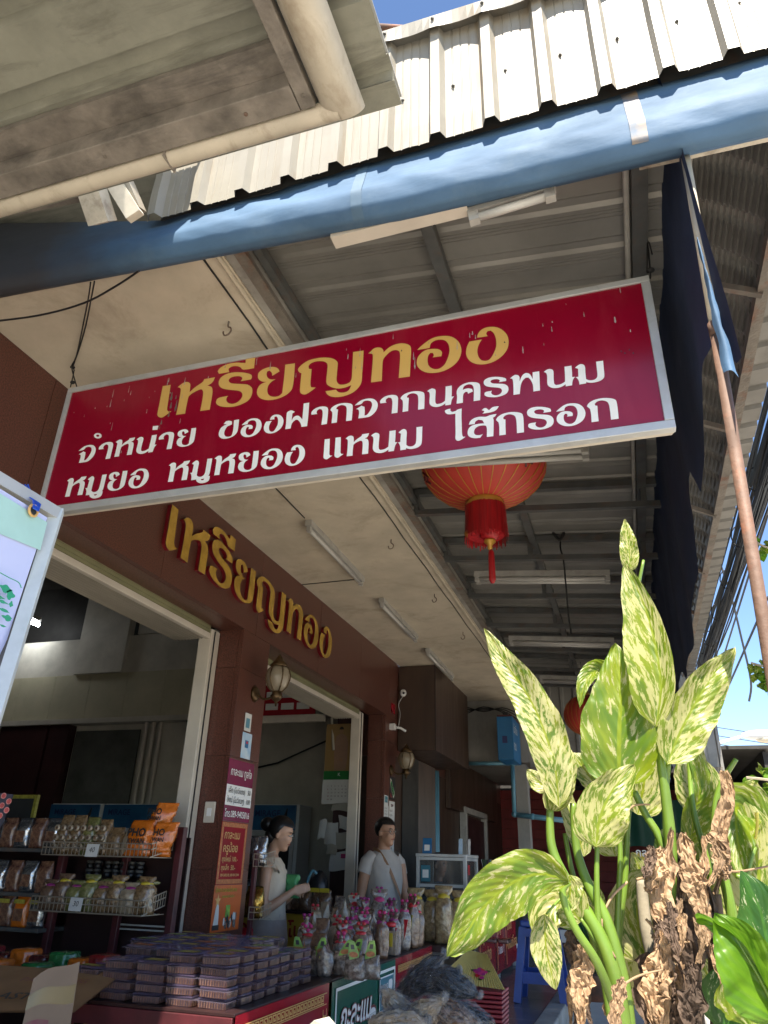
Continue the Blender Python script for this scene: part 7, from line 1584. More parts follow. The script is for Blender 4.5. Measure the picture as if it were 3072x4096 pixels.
text('lettering', 'หมูแดดเดียว', (-1.10, 8.879, 0.86), UX, UZ, -UY, 0.05, M['gold_print'], ft2); text('lettering', 'ทองจิ', (-0.90, 8.879, 0.85), UX, UZ, -UY, 0.08, M['gold_print'], ft2); text('lettering', 'Ducati', (-0.86, 8.8745, 0.64), UX, UZ, -UY, 0.05, M['print_black'], ft2)
for k, (x, y, r, h_, m, lb) in enumerate(((-1.36, 6.9, 0.05, 0.13, 'silver_foil', 'silver tin on the far banner table'), (-1.36, 7.3, 0.06, 0.14, 'silver_foil', 'wider silver tin with utensils on the far banner table'), (-1.34, 7.65, 0.05, 0.10, 'gold_foil', 'brass coloured tin near the edge of the far table'), (-1.34, 7.95, 0.06, 0.2, 'figure_print', 'tall stack of pink tubs on the far table'))):
    t = thing('tin', lb, 'tin', (x, y, TZ2)); mm_ = M.get(m) or bpy.data.materials[m]
    MB().lathe([(r, 0), (r * 1.03, 0.003), (r, h_ * 0.5), (r * 1.03, h_ * 0.52), (r, h_), (r * .9, h_)], 18, (x, y, TZ2)).build('body', mm_, t, True)
    if k == 1:
        for j in range(6): MB().bar((x + 0.02 * cos(j), y + 0.02 * sin(j), TZ2 + h_), (x + 0.05 * cos(j), y + 0.05 * sin(j), TZ2 + h_ + 0.12), 0.02, 0.004).build('utensil', M[('ribbon_yellow', 'pipe_blue', 'stalk_dark', 'alu', 'stalk_dark', 'black_plastic')[j]], t)
fm = thing('foam_crate', 'two stacked white foam crates before the dark red wall', 'crate', (-1.6, 10.5, 0.9))
q = at(1095, 1842, 'Y', 10.5); q2 = at(1145, 1900, 'Y', 10.5)
for k in range(2):
    z0 = q2.z - 0.15 + k * 0.22; box('crate', M['foam'], fm, q.x, q2.x, 10.5, 10.85, z0, z0 + 0.215, 0.01)
box('stand', M['steel_grey'], fm, q.x - 0.3, q2.x + 0.3, 10.4, 10.95, 0.44, q2.z - 0.155)
for k in range(5):
    q = at(1040 + k * 14, 1905, 'Y', 9.0); bag('clear_bag', (q.x, 9.0, q.z - 0.14), 0.09, 0.08, 0.15, M['film'] if k % 2 else M['bag_grey'], 'glossy clear food bag, %s from left below the foam crates' % ORD[k], 'bag', 'clear food bags below the foam crates', lump=0.3, tie=M['ribbon_yellow'])
shf = thing('back_stand', 'dark stand carrying clear food bags below the foam crates', 'stand', (-1.5, 9.1, 0.44)); q = at(1070, 1920, 'Y', 9.0)
box('stand_top', M['board_dark'], shf, q.x - 0.45, q.x + 0.4, 8.92, 9.3, q.z - 0.13, q.z - 0.10)
ys = thing('yellow_shop_sign', 'yellow sign with white Thai lettering seen between the plant stems', 'sign', tuple(at(1440, 1837, 'Y', 11.0)))
a = at(1362, 1842, 'Y', 11.0); b = at(1560, 1862, 'Y', 11.0); box('board', M['ribbon_yellow'], ys, a.x, b.x, 11.0, 11.03, b.z, a.z); text('lettering', 'กลางวันมีอาหาร', (a.x + 0.06, 10.998, b.z + 0.045), UX, UZ, -UY, 0.13, M['print_white'], ys, bold=.01)
ga = thing('green_awning', 'dark green awning cloth behind the plant stems', 'awning', tuple(at(1440, 1790, 'Y', 12.0))); a = at(1340, 1730, 'Y', 12); b = at(1600, 1835, 'Y', 12)
MB().sheet(lambda u, v: (a.x + (b.x - a.x) * u, 12 + 0.03 * sin(u * 30), a.z + (b.z - a.z) * v + 0.02 * sin(u * 14)), 30, 6).build('cloth', defm('awning_green', (0.006, 0.07, 0.045), 0.6), ga, True)

# blue stool
so = thing('blue_stool', 'tall blue plastic stool on the tiled walkway beside the red banners', 'stool', (-0.80, 6.25, 0.45))
sx_, sy_, sw_, sh_ = -0.775, 6.15, 0.125, 0.50
g = MB().box(sx_ - sw_, sx_ + sw_, sy_ - sw_, sy_ + sw_, 0.45 + sh_ - 0.045, 0.45 + sh_, 0.012); g.build('seat', M['blue_plastic'], so)
for a in (-1, 1):
    for b_ in (-1, 1):
        MB().bar((sx_ + a * (sw_ - 0.02), sy_ + b_ * (sw_ - 0.02), 0.45 + sh_ - 0.046), (sx_ + a * (sw_ + 0.035), sy_ + b_ * (sw_ + 0.035), 0.451), 0.05, 0.045, UY).build('leg', M['blue_plastic'], so)
for b_ in (-1, 1):
    MB().bar((sx_ - sw_ - 0.01, sy_ + b_ * (sw_ + 0.012), 0.60), (sx_ + sw_ + 0.01, sy_ + b_ * (sw_ + 0.012), 0.60), 0.014, 0.07).build('stretcher', M['blue_plastic'], so)
    MB().bar((sx_ + b_ * (sw_ + 0.012), sy_ - sw_ - 0.01, 0.60), (sx_ + b_ * (sw_ + 0.012), sy_ + sw_ + 0.01, 0.60), 0.014, 0.07).build('stretcher', M['blue_plastic'], so)
    MB().bar((sx_ - sw_ + 0.02, sy_ + b_ * (sw_ + 0.002), 0.875), (sx_ + sw_ - 0.02, sy_ + b_ * (sw_ + 0.002), 0.875), 0.014, 0.05).build('skirt', M['blue_plastic'], so)

# hats stack and bundled dried goods before the counter
hr = defm('hat_red', (0.26, 0.02, 0.035), 0.45, var=0.2, scale=8); hy = defm('hat_yellow', (0.50, 0.40, 0.12), 0.5, var=0.1, scale=6)
HC = at(1048, 2120, 'Y', 4.25)
for k in range(17):
    z = 0.735 - k * 0.019
    t = thing('stacked_fan', 'dark red ribbed fan in the stack, %s from the top' % ORD[k], 'fan', (HC.x, 4.25, z), 'dark red fans stacked under the yellow one')
    MB().box(HC.x - 0.115, HC.x + 0.10 - 0.0008 * k, 4.16, 4.36, z, z + 0.0135, 0.004).build('fan_body', hr, t)
t = thing('yellow_fan', 'ribbed yellow paper fan with a pink flower on top of the red stack', 'fan', (HC.x, 4.25, 0.75))
g = MB(); n = 26; ap = Vector((HC.x - 0.075, 4.33, 0.885)); v = []
A_, B_, C_, D_ = Vector((HC.x - 0.235, 4.16, 0.775)), Vector((HC.x + 0.115, 4.16, 0.757)), Vector((HC.x + 0.0, 4.33, 0.885)), Vector((HC.x - 0.10, 4.33, 0.90))
nr_ = (B_ - A_).cross(D_ - A_).normalized()
v = []
for i in range(2 * n + 1):
    u = i / (2 * n); o = nr_ * (0.004 if i % 2 else 0); v += [A_.lerp(B_, u) + o, D_.lerp(C_, u) + o]
mesh('pleated_paper', v, [(2 * i, 2 * i + 2, 2 * i + 3, 2 * i + 1) for i in range(2 * n)], hy, t)
cc = (A_ * 0.26 + B_ * 0.38 + C_ * 0.36) + nr_ * 0.006
eu = (B_ - A_).normalized(); ev = nr_.cross(eu)
for k in range(11):
    a = k * 2.4; r = 0.008 + 0.0022 * k; p = cc + eu * r * cos(a) + ev * r * sin(a)
    mesh('petal', [p + eu * 0.013 * cos(b_) + ev * 0.010 * sin(b_) + nr_ * (0.0015 * k % 0.004 + 0.001 * (11 - k)) for b_ in [i * pi / 4 for i in range(8)]], [tuple(range(8))], M[('pink', 'magenta', 'pink', 'ribbon_red')[k % 4]], t)
for k in range(3): p = cc + eu * 0.045 * cos(k * 2.1 + 0.6) + ev * 0.035 * sin(k * 2.1 + 0.6); mesh('printed_leaf', [p + eu * 0.012 * cos(b_) + ev * 0.006 * sin(b_) for b_ in [i * pi / 4 for i in range(8)]], [tuple(range(8))], M['stalk_dark'], t)
bench = thing('goods_bench', 'low bench under the bundled dried goods and fans in front of the counter', 'bench', (-1.15, 4.0, 0))
box('bench_top', M['board_dark'], bench, -1.42, -0.75, 3.3, 4.5, 0.36, 0.40); 
for x in (-1.38, -0.8):
    for y in (3.35, 4.45): box('leg', M['board_dark'], bench, x - 0.02, x + 0.02, y - 0.02, y + 0.02, 0.0, 0.36)

def bundle(c, d, L_, R, kind, label, seed):
    """strands of dried goods in clear film, gathered at one end"""
    t = thing('dried_goods_bundle', label, 'bundle', tuple(c), 'film wrapped bundles before the counter'); r_ = random.Random(seed); c = Vector(c); d = Vector(d).normalized(); s_ = d.cross(UZ).normalized(); u_ = s_.cross(d)
    g = MB()
    for k in range(110 if kind == 'dark' else 90):
        a = r_.uniform(0, 2 * pi); rr = R * sqrt(r_.random()) * 0.95; pts = []
        for i in range(7):
            q = i / 6; f_ = sin(pi * min(1, q * 0.86 + 0.14)) ** 0.5; pts.append(c + d * (q - 0.5) * L_ + (s_ * cos(a) * 1.2 + u_ * sin(a) * 0.7) * rr * f_ + Vector((r_.uniform(-1, 1), r_.uniform(-1, 1), r_.uniform(-1, 1))) * 0.010)
        g.tube(pts, 0.0042 if kind == 'dark' else 0.0065, 5)
    g.build('dried_strands', M[('black_plastic' if kind == 'dark' else 'bag_cream')] if kind != 'roll' else M['bag_brown'], t, kind='stuff')
    v = []; n = 22; Rn = 16
    for j in range(Rn + 1):
        q = j / Rn; f_ = 0.12 + sin(pi * min(1, q * 0.86 + 0.14)) ** 0.5 if q < 0.93 else 0.34
        for k in range(n):
            a = 2 * pi * k / n; cr = 1 + 0.24 * noise.noise(Vector((cos(a) * 3 + seed, sin(a) * 3, q * 7))) + 0.14 * noise.noise(Vector((a * 6, q * 18, seed)))
            v.append(c + d * (q - 0.5) * L_ * 1.12 + (s_ * cos(a) * 1.25 + u_ * sin(a) * 0.8) * R * f_ * cr)
    f = [(j * n + k, j * n + (k + 1) % n, (j + 1) * n + (k + 1) % n, (j + 1) * n + k) for j in range(Rn) for k in range(n)]
    mesh('clear_film', v, f, M['film'], t, False)
    e_ = c + d * L_ * 0.58; g = MB()
    for k in range(6): g.ellip(e_ + Vector((r_.uniform(-1, 1), r_.uniform(-1, 1), r_.uniform(-.5, 1))) * 0.012, 0.011, 0.010, 0.018, 6, 4)
    g.build('twisted_end', M['film'], t)
    return t
def atY(px, py, y): return at(px, py, 'Y', y)
bundle(atY(912, 2108, 3.75), (0.75, 0.25, 0.65), 0.24, 0.066, 'dark', 'largest dark bundle of dried strands leaning up towards the hanging leaf', 1)
bundle(atY(940, 2118, 3.65), (0.9, 0.1, 0.35), 0.20, 0.06, 'dark', 'dark bundle lying just right of the largest bundle', 2)
bundle(atY(985, 2128, 3.6), (0.9, -0.1, -0.25), 0.18, 0.06, 'dark', 'dark bundle beside the red fan stack', 3)
bundle(atY(862, 2180, 3.35), (-0.5, -0.4, 0.6), 0.17, 0.062, 'pale', 'pale film wrapped bundle at the left of the heap', 4)
bundle(atY(925, 2185, 3.3), (0.6, -0.3, 0.4), 0.17, 0.062, 'pale', 'pale crinkled bundle in the middle of the heap', 5)
bundle(atY(985, 2195, 3.3), (0.8, -0.2, -0.2), 0.16, 0.055, 'roll', 'brown rolled bundle low at the front of the heap', 6)
bundle(atY(1022, 2205, 3.35), (0.8, 0.1, -0.3), 0.18, 0.06, 'dark', 'small dark bundle at the front foot of the fan stack', 7)
bundle(atY(860, 2212, 3.2), (0.8, 0.1, 0.1), 0.20, 0.06, 'pale', 'pale bundle cut by the bottom edge of the view', 8)
# white sheet corner at the very bottom
wp_ = thing('white_sheet', 'folded white plastic sheet poking up at the bottom edge before the red banner', 'sheet', tuple(atY(690, 2200, 2.7)))
P = [atY(678, 2204, 2.62), atY(710, 2196, 2.66), atY(740, 2230, 2.66), atY(640, 2240, 2.6)]
mesh('sheet', P + [p + UY * 0.003 for p in P], [(0, 1, 2, 3), (7, 6, 5, 4)], M['paper_old'], wp_)

# ------------------------------------------------------------------ people
defm('skin_man', (0.38, 0.20, 0.12), 0.5, var=0.08, scale=9); defm('skin_woman', (0.50, 0.29, 0.19), 0.5, var=0.06, scale=9)
defm('hair', (0.010, 0.008, 0.008), 0.4, var=0.2, scale=60); defm('tee_white', (0.37, 0.34, 0.31), 0.85, var=0.06, scale=10); defm('blouse', (0.62, 0.52, 0.40), 0.8, var=0.08, scale=12)
defm('shorts_taupe', (0.40, 0.33, 0.29), 0.85, var=0.08, scale=10); defm('trousers', (0.04, 0.045, 0.06), 0.8); defm('strap_brown', (0.26, 0.13, 0.06), 0.6); defm('lips', (0.28, 0.08, 0.06), 0.5); defm('eye_white', (0.6, 0.58, 0.55), 0.3)
defm('shoe', (0.05, 0.04, 0.04), 0.6); defm('green_film', (0.02, 0.20, 0.06), 0.3, col2=(0.10, 0.35, 0.14), scale=20, bump=1.0, bscale=18)

def fuse(name, g, m, parent, vox=0.008, sm=6):
    """one continuous skin out of overlapping limbs: voxel remesh, then smoothing"""
    tmp = g.build('tmp', m, None, True); md = tmp.modifiers.new('r', 'REMESH'); md.mode = 'VOXEL'; md.voxel_size = vox; md.use_smooth_shade = True
    s_ = tmp.modifiers.new('s', 'SMOOTH'); s_.factor = 0.5; s_.iterations = sm
    dg = bpy.context.evaluated_depsgraph_get(); me = bpy.data.meshes.new_from_object(tmp.evaluated_get(dg)); off = wloc(parent)
    for v in me.vertices: v.co -= off
    me.materials.clear(); me.materials.append(m); smooth_by(me, True); bpy.data.objects.remove(tmp)
    return link(name, me, None, parent)

class Fig:
    def __init__(s, o, ang):
        s.w = 1.0; s.o = Vector(o); s.F = Vector((cos(ang), sin(ang), 0)); s.L = Vector((-sin(ang), cos(ang), 0))
    def p(s, f, l, z): return s.o + s.F * f + s.L * l * s.w + UZ * z
    def loft(s, g, rings, n=28, cap=True, fold=0.0, seed=0):
        v = []
        for j, (f, l, z, rf, rl) in enumerate(rings):
            for k in range(n):
                a = 2 * pi * k / n; e = 1 + fold * noise.noise(Vector((cos(a) * 3, sin(a) * 3 + seed, z * 7))) 
                v.append(s.p(f + math.copysign(abs(cos(a)) ** 0.85, cos(a)) * rf * e, l + math.copysign(abs(sin(a)) ** 0.85, sin(a)) * rl * e, z))
        m_ = len(rings); f_ = [(j * n + k, j * n + (k + 1) % n, (j + 1) * n + (k + 1) % n, (j + 1) * n + k) for j in range(m_ - 1) for k in range(n)]
        if cap: f_ += [tuple(range(n))[::-1], tuple((m_ - 1) * n + k for k in range(n))]
        g.add(v, f_); return g

def hand(g, w_, d, nrm, s=1.0, curl=0.5, side=1):
    """palm and five bent fingers, wrist at w_, pointing along d, palm facing nrm"""
    d = d.normalized(); nrm = (nrm - d * nrm.dot(d)).normalized(); x = d.cross(nrm) * side
    pc = w_ + d * 0.045 * s
    g.obox(pc, d * 0.042 * s, x * 0.036 * s, nrm * 0.012 * s)
    for k, L_ in enumerate((0.066, 0.075, 0.070, 0.055)):
        b = w_ + d * 0.084 * s + x * (0.027 - 0.018 * k) * s; P = [b - d * 0.02 * s, b]; dd = d.copy()
        for q in range(3):
            dd = (Matrix.Rotation(curl * (0.5 + 0.3 * q), 3, d.cross(nrm)) @ dd).normalized()
            b = b + dd * L_ * s / 3; P.append(b)
        g.tube(P, [0.0085 * s, 0.0085 * s, 0.008 * s, 0.0075 * s, 0.006 * s], 7)
    b = w_ + d * 0.02 * s + x * 0.030 * s; t1 = (d * 0.6 + x * 0.7 + nrm * 0.3).normalized()
    g.tube([w_ + d * 0.01 * s + x * 0.012 * s, b + t1 * 0.012 * s, b + t1 * 0.036 * s, b + (t1 + nrm * 0.5).normalized() * 0.056 * s], [0.012 * s, 0.011 * s, 0.009 * s, 0.007 * s], 7)

def head(fig, g, c, yaw, pitch, s=1.0):
    """skull, jaw, nose, brow, ears; returns the head's axes"""
    F = (Matrix.Rotation(yaw, 3, UZ) @ fig.F); L = UZ.cross(F); F = (Matrix.Rotation(pitch, 3, L) @ F).normalized(); U = F.cross(L).normalized()
    def E(f, l, u, rf, rl, ru, n=18, m_=12):
        v = []
        for i in range(m_ + 1):
            th = pi * i / m_
            for k in range(n):
                a = 2 * pi * k / n; v.append(c + F * (f + rf * sin(th) * cos(a)) * s + L * (l + rl * sin(th) * sin(a)) * s + U * (u - ru * cos(th)) * s)
        g.add(v, [(i * n + k, i * n + (k + 1) % n, (i + 1) * n + (k + 1) % n, (i + 1) * n + k) for i in range(m_) for k in range(n)])
    E(-0.008, 0, 0.035, 0.092, 0.074, 0.082); E(0.018, 0, -0.025, 0.070, 0.058, 0.078); E(0.045, 0, -0.085, 0.036, 0.034, 0.022)
    for q in (-1, 1): E(0.052, q * 0.034, -0.018, 0.026, 0.022, 0.022, 10, 8); E(-0.008, q * 0.074, -0.008, 0.016, 0.008, 0.030, 10, 8)
    v = [c + (F * f + L * l + U * u) * s for f, l, u in ((0.080, 0.0, 0.026), (0.106, 0.0, -0.020), (0.080, 0.017, -0.026), (0.080, -0.017, -0.026), (0.070, 0.012, 0.02), (0.070, -0.012, 0.02), (0.06, 0, -0.035))]
    g.add(v, [(0, 1, 2), (0, 3, 1), (1, 3, 6), (1, 6, 2), (0, 2, 4), (0, 5, 3), (4, 2, 6), (5, 6, 3), (0, 4, 5), (4, 6, 5)])
    return F, L, U
def face_bits(par, c, F, L, U, s, hairm, glasses=False, woman=False):
    for q in (-1, 1):
        e = c + (F * 0.079 + L * q * 0.032 + U * 0.010) * s
        MB().ellip(e, 0.011 * s, 0.011 * s, 0.0065 * s, 10, 6).build('eye', M['eye_white'], par, True); MB().ellip(e + F * 0.006 * s, 0.0058 * s, 0.0058 * s, 0.0058 * s, 8, 6).build('iris', M['print_black'], par, True)
        MB().tube([c + (F * 0.085 + L * q * 0.016 + U * 0.030) * s, c + (F * 0.086 + L * q * 0.034 + U * 0.034) * s, c + (F * 0.074 + L * q * 0.05 + U * 0.028) * s], 0.0035 * s, 5).build('eyebrow', hairm, par)
    MB().tube([c + (F * 0.074 + L * -0.022 - U * 0.050) * s, c + (F * 0.086 - U * 0.048) * s, c + (F * 0.074 + L * 0.022 - U * 0.050) * s], [0.003 * s, 0.0062 * s, 0.003 * s], 6).build('mouth', M['lips'], par, True)
    if glasses:
        gl_ = MB()
        for q in (-1, 1):
            P = [c + (F * (0.098 - 0.006 * abs(cos(a))) + L * (q * 0.034 + 0.025 * cos(a)) + U * (0.006 + 0.019 * sin(a))) * s for a in [i * pi / 8 for i in range(17)]]
            gl_.tube(P, 0.0018, 5, False); gl_.tube([c + (F * 0.09 + L * q * 0.060 + U * 0.012) * s, c + (F * 0.0 + L * q * 0.078 + U * 0.010) * s], 0.0018, 5)
        gl_.tube([c + (F * 0.10 - L * 0.010 + U * 0.012) * s, c + (F * 0.10 + L * 0.010 + U * 0.012) * s], 0.0018, 5); gl_.build('glasses', M['steel_grey'], par)

# man: white cap-sleeved tee, glasses, brown strap, left hand reaching down to the bags
q = at(835, 1808, 'Y', 6.55); mo = Vector((q.x - 0.02, 6.55, 0.0))
man = thing('person', 'man in glasses and white cap sleeve tee with brown strap, beside the far column', 'person', tuple(mo))
fg = Fig(mo, -0.60); fg.w = 0.86
g = MB()
fg.loft(g, [(0, 0, 0.80, .10, .15), (0, 0, 0.92, .105, .16), (0, 0, 1.02, .10, .145), (0.01, 0, 1.16, .11, .16), (0.0, 0, 1.28, .105, .175), (-0.01, 0, 1.36, .08, .15), (-0.01, 0, 1.40, .055, .07)])
g.tube([fg.p(-0.015, 0, 1.36), fg.p(0.0, 0, 1.43), fg.p(0.01, 0, 1.49)], [.062, .052, .054], 14)
hc = fg.p(0.02, 0, 1.535)
aF, aL, aU = head(fg, g, hc, 0.22, 0.02, 1.0)
# right arm hangs (image left), left arm goes forward and down
g.tube([fg.p(-0.01, -0.155, 1.34), fg.p(-0.01, -0.205, 1.29), fg.p(-0.03, -0.245, 1.05), fg.p(0.0, -0.25, 0.82)], [.055, .052, .040, .026], 12)
hand(g, fg.p(0.0, -0.25, 0.82), Vector((0.05, 0, -1)), fg.L, 1.0, 0.35, -1)
g.tube([fg.p(-0.01, 0.155, 1.34), fg.p(0.0, 0.205, 1.29), fg.p(0.02, 0.255, 1.06), fg.p(0.14, 0.28, 0.88)], [.055, .052, .040, .026], 12)
hand(g, fg.p(0.14, 0.28, 0.88), (fg.F * 0.6 - UZ * 0.8), -fg.L, 1.0, 0.5, 1)
for q_ in (-1, 1):
    g.tube([fg.p(0, q_ * 0.085, 0.85), fg.p(0.01, q_ * 0.095, 0.45), fg.p(-0.01, q_ * 0.10, 0.09)], [.085, .058, .040], 14); g.tube([fg.p(-0.05, q_ * 0.10, 0.045), fg.p(0.06, q_ * 0.105, 0.04), fg.p(0.16, q_ * 0.11, 0.03)], [.038, .040, .028], 10)
fuse('body', g, M['skin_man'], man)
g = MB(); fg.loft(g, [(0, 0, 0.76, .135, .19), (0, 0, 0.9, .13, .185), (0.005, 0, 1.02, .125, .170), (0.012, 0, 1.16, .130, .178), (0.002, 0, 1.27, .122, .192), (-0.008, 0, 1.345, .098, .170), (-0.008, 0, 1.385, .075, .105), (-0.008, 0, 1.402, .062, .072)], 36, False, 0.10, 3)
for q_ in (-1, 1):
    a_ = fg.p(-0.008, q_ * 0.13, 1.345); b_ = fg.p(-0.010, q_ * 0.20, 1.30); c_ = fg.p(-0.015, q_ * 0.232, 1.215); g.tube([a_, b_, c_], [.060, .060, .060], 18, False)
g.build('tee_shirt', M['tee_white'], man, True)
g = MB(); fg.loft(g, [(0, 0, 0.80, .125, .175), (0, 0, 0.60, .12, .17)], 24, False)
for q_ in (-1, 1): g.tube([fg.p(0, q_ * 0.085, 0.72), fg.p(0.01, q_ * 0.095, 0.42), fg.p(-0.01, q_ * 0.10, 0.09)], [.105, .085, .072], 16, False)
g.build('trousers', M['trousers'], man, True)
for q_ in (-1, 1): MB().ellip(fg.p(0.05, q_ * 0.105, 0.045), 0.10, 0.10, 0.045, 14, 8).build('shoe', M['shoe'], man, True)
P = [fg.p(-0.05, -0.085, 1.405), fg.p(0.035, -0.09, 1.385), fg.p(0.112, -0.055, 1.28), fg.p(0.146, 0.01, 1.15), fg.p(0.138, 0.09, 1.03), fg.p(0.10, 0.165, 0.92), fg.p(0.02, 0.195, 0.84)]
P = catmull(P, 5); g = MB()
v = []
for i, p in enumerate(P):
    tg = (P[min(i + 1, len(P) - 1)] - P[max(i - 1, 0)]).normalized(); out = (p - fg.p(0, 0, p.z)).normalized(); sd_ = tg.cross(out).normalized() * 0.013; v += [p - sd_ + out * .006, p + sd_ + out * .006]
mesh('shoulder_strap', v, [(2 * i, 2 * i + 1, 2 * i + 3, 2 * i + 2) for i in range(len(P) - 1)], M['strap_brown'], man, True)
def cap_hair(par, c, F, L, U, s, low=-0.02, back=0.0, m=None):
    v = []; n = 26; mm_ = 12
    for i in range(mm_ + 1):
        th = pi * 0.62 * i / mm_
        for k in range(n):
            a = 2 * pi * k / n; fr = cos(a); lim = 1.0
            t_ = th * (0.66 if fr > 0.35 else 0.86 if fr > -0.1 else 1.22)
            r_ = 1 + 0.025 * noise.noise(Vector((a * 3, th * 5, 2)))
            v.append(c + (F * (-0.010 + 0.101 * r_ * sin(t_) * cos(a)) + L * (0.083 * r_ * sin(t_) * sin(a)) + U * (0.037 + 0.092 * r_ * cos(t_))) * s)
    return mesh('hair', v, [(i * n + k, i * n + (k + 1) % n, (i + 1) * n + (k + 1) % n, (i + 1) * n + k) for i in range(mm_) for k in range(n)], m or M['hair'], par, True)
cap_hair(man, hc, aF, aL, aU, 1.0); face_bits(man, hc, aF, aL, aU, 1.0, M['hair'], True)

# woman: sleeveless ruffled beige top, taupe shorts, hair in a bun, looking down at what she holds
q = at(590, 1810, 'Y', 5.25); wo_ = Vector((q.x + 0.01, 5.25, 0.0))
wm = thing('person', 'woman with tied hair in beige ruffled top and taupe shorts, holding green packing', 'person', tuple(wo_))
fg = Fig(wo_, 0.28); g = MB()
fg.loft(g, [(0, 0, 0.74, .10, .15), (0, 0, 0.84, .105, .155), (0, 0, 0.96, .085, .125), (0.0, 0, 1.10, .095, .135), (0.0, 0, 1.22, .085, .150), (-0.01, 0, 1.29, .065, .12), (-0.01, 0, 1.33, .045, .06)])
g.tube([fg.p(-0.02, 0, 1.29), fg.p(0.0, 0, 1.36), fg.p(0.02, 0, 1.42)], [.048, .042, .046], 14)
hc = fg.p(0.045, 0, 1.465); aF, aL, aU = head(fg, g, hc, -0.05, 0.22, 0.97)
for q_ in (-1, 1):
    g.tube([fg.p(-0.01, q_ * 0.13, 1.27), fg.p(-0.01, q_ * 0.17, 1.225), fg.p(-0.01, q_ * 0.195, 0.985)], [.044, .042, .034], 12); g.tube([fg.p(-0.012, q_ * 0.195, 0.975), fg.p(0.09, q_ * 0.165, 1.04), fg.p(0.185, q_ * 0.10, 1.11)], [.035, .031, .022], 12)
    hand(g, fg.p(0.185, q_ * 0.10, 1.11), (fg.F - fg.L * 0.35 * q_ + UZ * 0.25), -fg.L * q_, 0.9, 0.85, q_)
    g.tube([fg.p(0, q_ * 0.075, 0.80), fg.p(0.01, q_ * 0.08, 0.44), fg.p(-0.01, q_ * 0.085, 0.08)], [.085, .052, .034], 14); g.tube([fg.p(-0.05, q_ * 0.085, 0.04), fg.p(0.05, q_ * 0.09, 0.035), fg.p(0.14, q_ * 0.095, 0.025)], [.032, .034, .024], 10)
fuse('body', g, M['skin_woman'], wm)
g = MB(); fg.loft(g, [(0, 0, 0.93, .125, .165), (0, 0, 1.0, .118, .155), (0.0, 0, 1.10, .115, .155), (0.0, 0, 1.20, .105, .162), (-0.006, 0, 1.27, .088, .145), (-0.01, 0, 1.315, .062, .085)], 36, False, 0.12, 9)
g.build('blouse', M['blouse'], wm, True)
g = MB()
for q_ in (-1, 1):
    g.sheet(lambda u, v: fg.p(-0.01 + 0.075 * cos(pi * 2 * u) * (1 + 0.3 * v), q_ * (0.125 + 0.05 * v + 0.012 * sin(u * 44) * v) , 1.30 - 0.035 * v + 0.012 * cos(u * 40) * v - 0.05 * (1 - abs(sin(pi * u)))), 48, 4)
g.build('ruffle', M['blouse'], wm, True)
g = MB(); fg.loft(g, [(0, 0, 0.965, .120, .150), (0, 0, 0.90, .130, .165), (0, 0, 0.80, .140, .175), (0, 0, 0.74, .140, .18)], 30, False, 0.06, 4)
for q_ in (-1, 1): g.tube([fg.p(0, q_ * 0.085, 0.80), fg.p(0.0, q_ * 0.09, 0.70), fg.p(0.0, q_ * 0.092, 0.60)], [.10, .105, .110], 18, False)
g.build('shorts', M['shorts_taupe'], wm, True)
for q_ in (-1, 1): MB().ellip(fg.p(0.045, q_ * 0.09, 0.03), 0.09, 0.09, 0.03, 12, 6).build('shoe', M['shoe'], wm, True)
cap_hair(wm, hc, aF, aL, aU, 1.02); g = MB(); bc = hc - aF * 0.115 + aU * 0.045; g.ellip(bc, 0.055, 0.055, 0.05, 14, 10); g.ellip(hc - aF * 0.065 - aU * 0.02, 0.05, 0.06, 0.06, 14, 10); g.build('hair_bun', M['hair'], wm, True)
face_bits(wm, hc, aF, aL, aU, 0.97, M['hair'])
gb = bag('green_packing', fg.p(0.15, 0.02, 1.06), 0.10, 0.08, 0.15, M['green_film'], 'crumpled green packing held in the woman\'s hands', 'packing', None, lump=0.5)
# third person, only half seen through the cabinet glass
q = at(945, 1865, 'Y', 8.3); w3 = Vector((q.x, 8.3, 0.0)); p3 = thing('person', 'person in a dark top seen through the glass cabinet', 'person', tuple(w3)); fg = Fig(w3, -0.25); g = MB(); hh = q.z - 1.47
zz = q.z - 0.17
fg.loft(g, [(0, 0, zz - 0.62, .10, .15), (0, 0, zz - 0.4, .09, .14), (0, 0, zz - 0.12, .10, .17), (0, 0, zz - 0.04, .07, .12), (0, 0, zz, .05, .06)]); g.tube([fg.p(0, 0, zz - 0.03), fg.p(0.01, 0, zz + 0.08)], [.05, .05], 12)
hc = fg.p(0.02, 0, zz + 0.15); aF, aL, aU = head(fg, g, hc, 0.0, 0.1, 0.97)
for q_ in (-1, 1):
    g.tube([fg.p(0, q_ * 0.15, zz - 0.07), fg.p(0.0, q_ * 0.19, zz - 0.3), fg.p(0.2, q_ * 0.12, zz - 0.36)], [.045, .038, .024], 10); hand(g, fg.p(0.2, q_ * 0.12, zz - 0.36), fg.F, -fg.L * q_, 0.9, 0.8, q_)
    g.tube([fg.p(0, q_ * 0.08, zz - 0.58), fg.p(0.0, q_ * 0.085, 0.06)], [.08, .04], 12); g.tube([fg.p(-0.04, q_ * 0.085, 0.045), fg.p(0.14, q_ * 0.09, 0.03)], [.035, .026], 8)
fuse('body', g, M['skin_woman'], p3, 0.010)
g = MB(); fg.loft(g, [(0, 0, zz - 0.6, .13, .18), (0, 0, zz - 0.35, .12, .17), (0, 0, zz - 0.12, .125, .20), (0, 0, zz - 0.03, .085, .14), (0, 0, zz + 0.0, .06, .075)], 28, False, 0.1, 2)
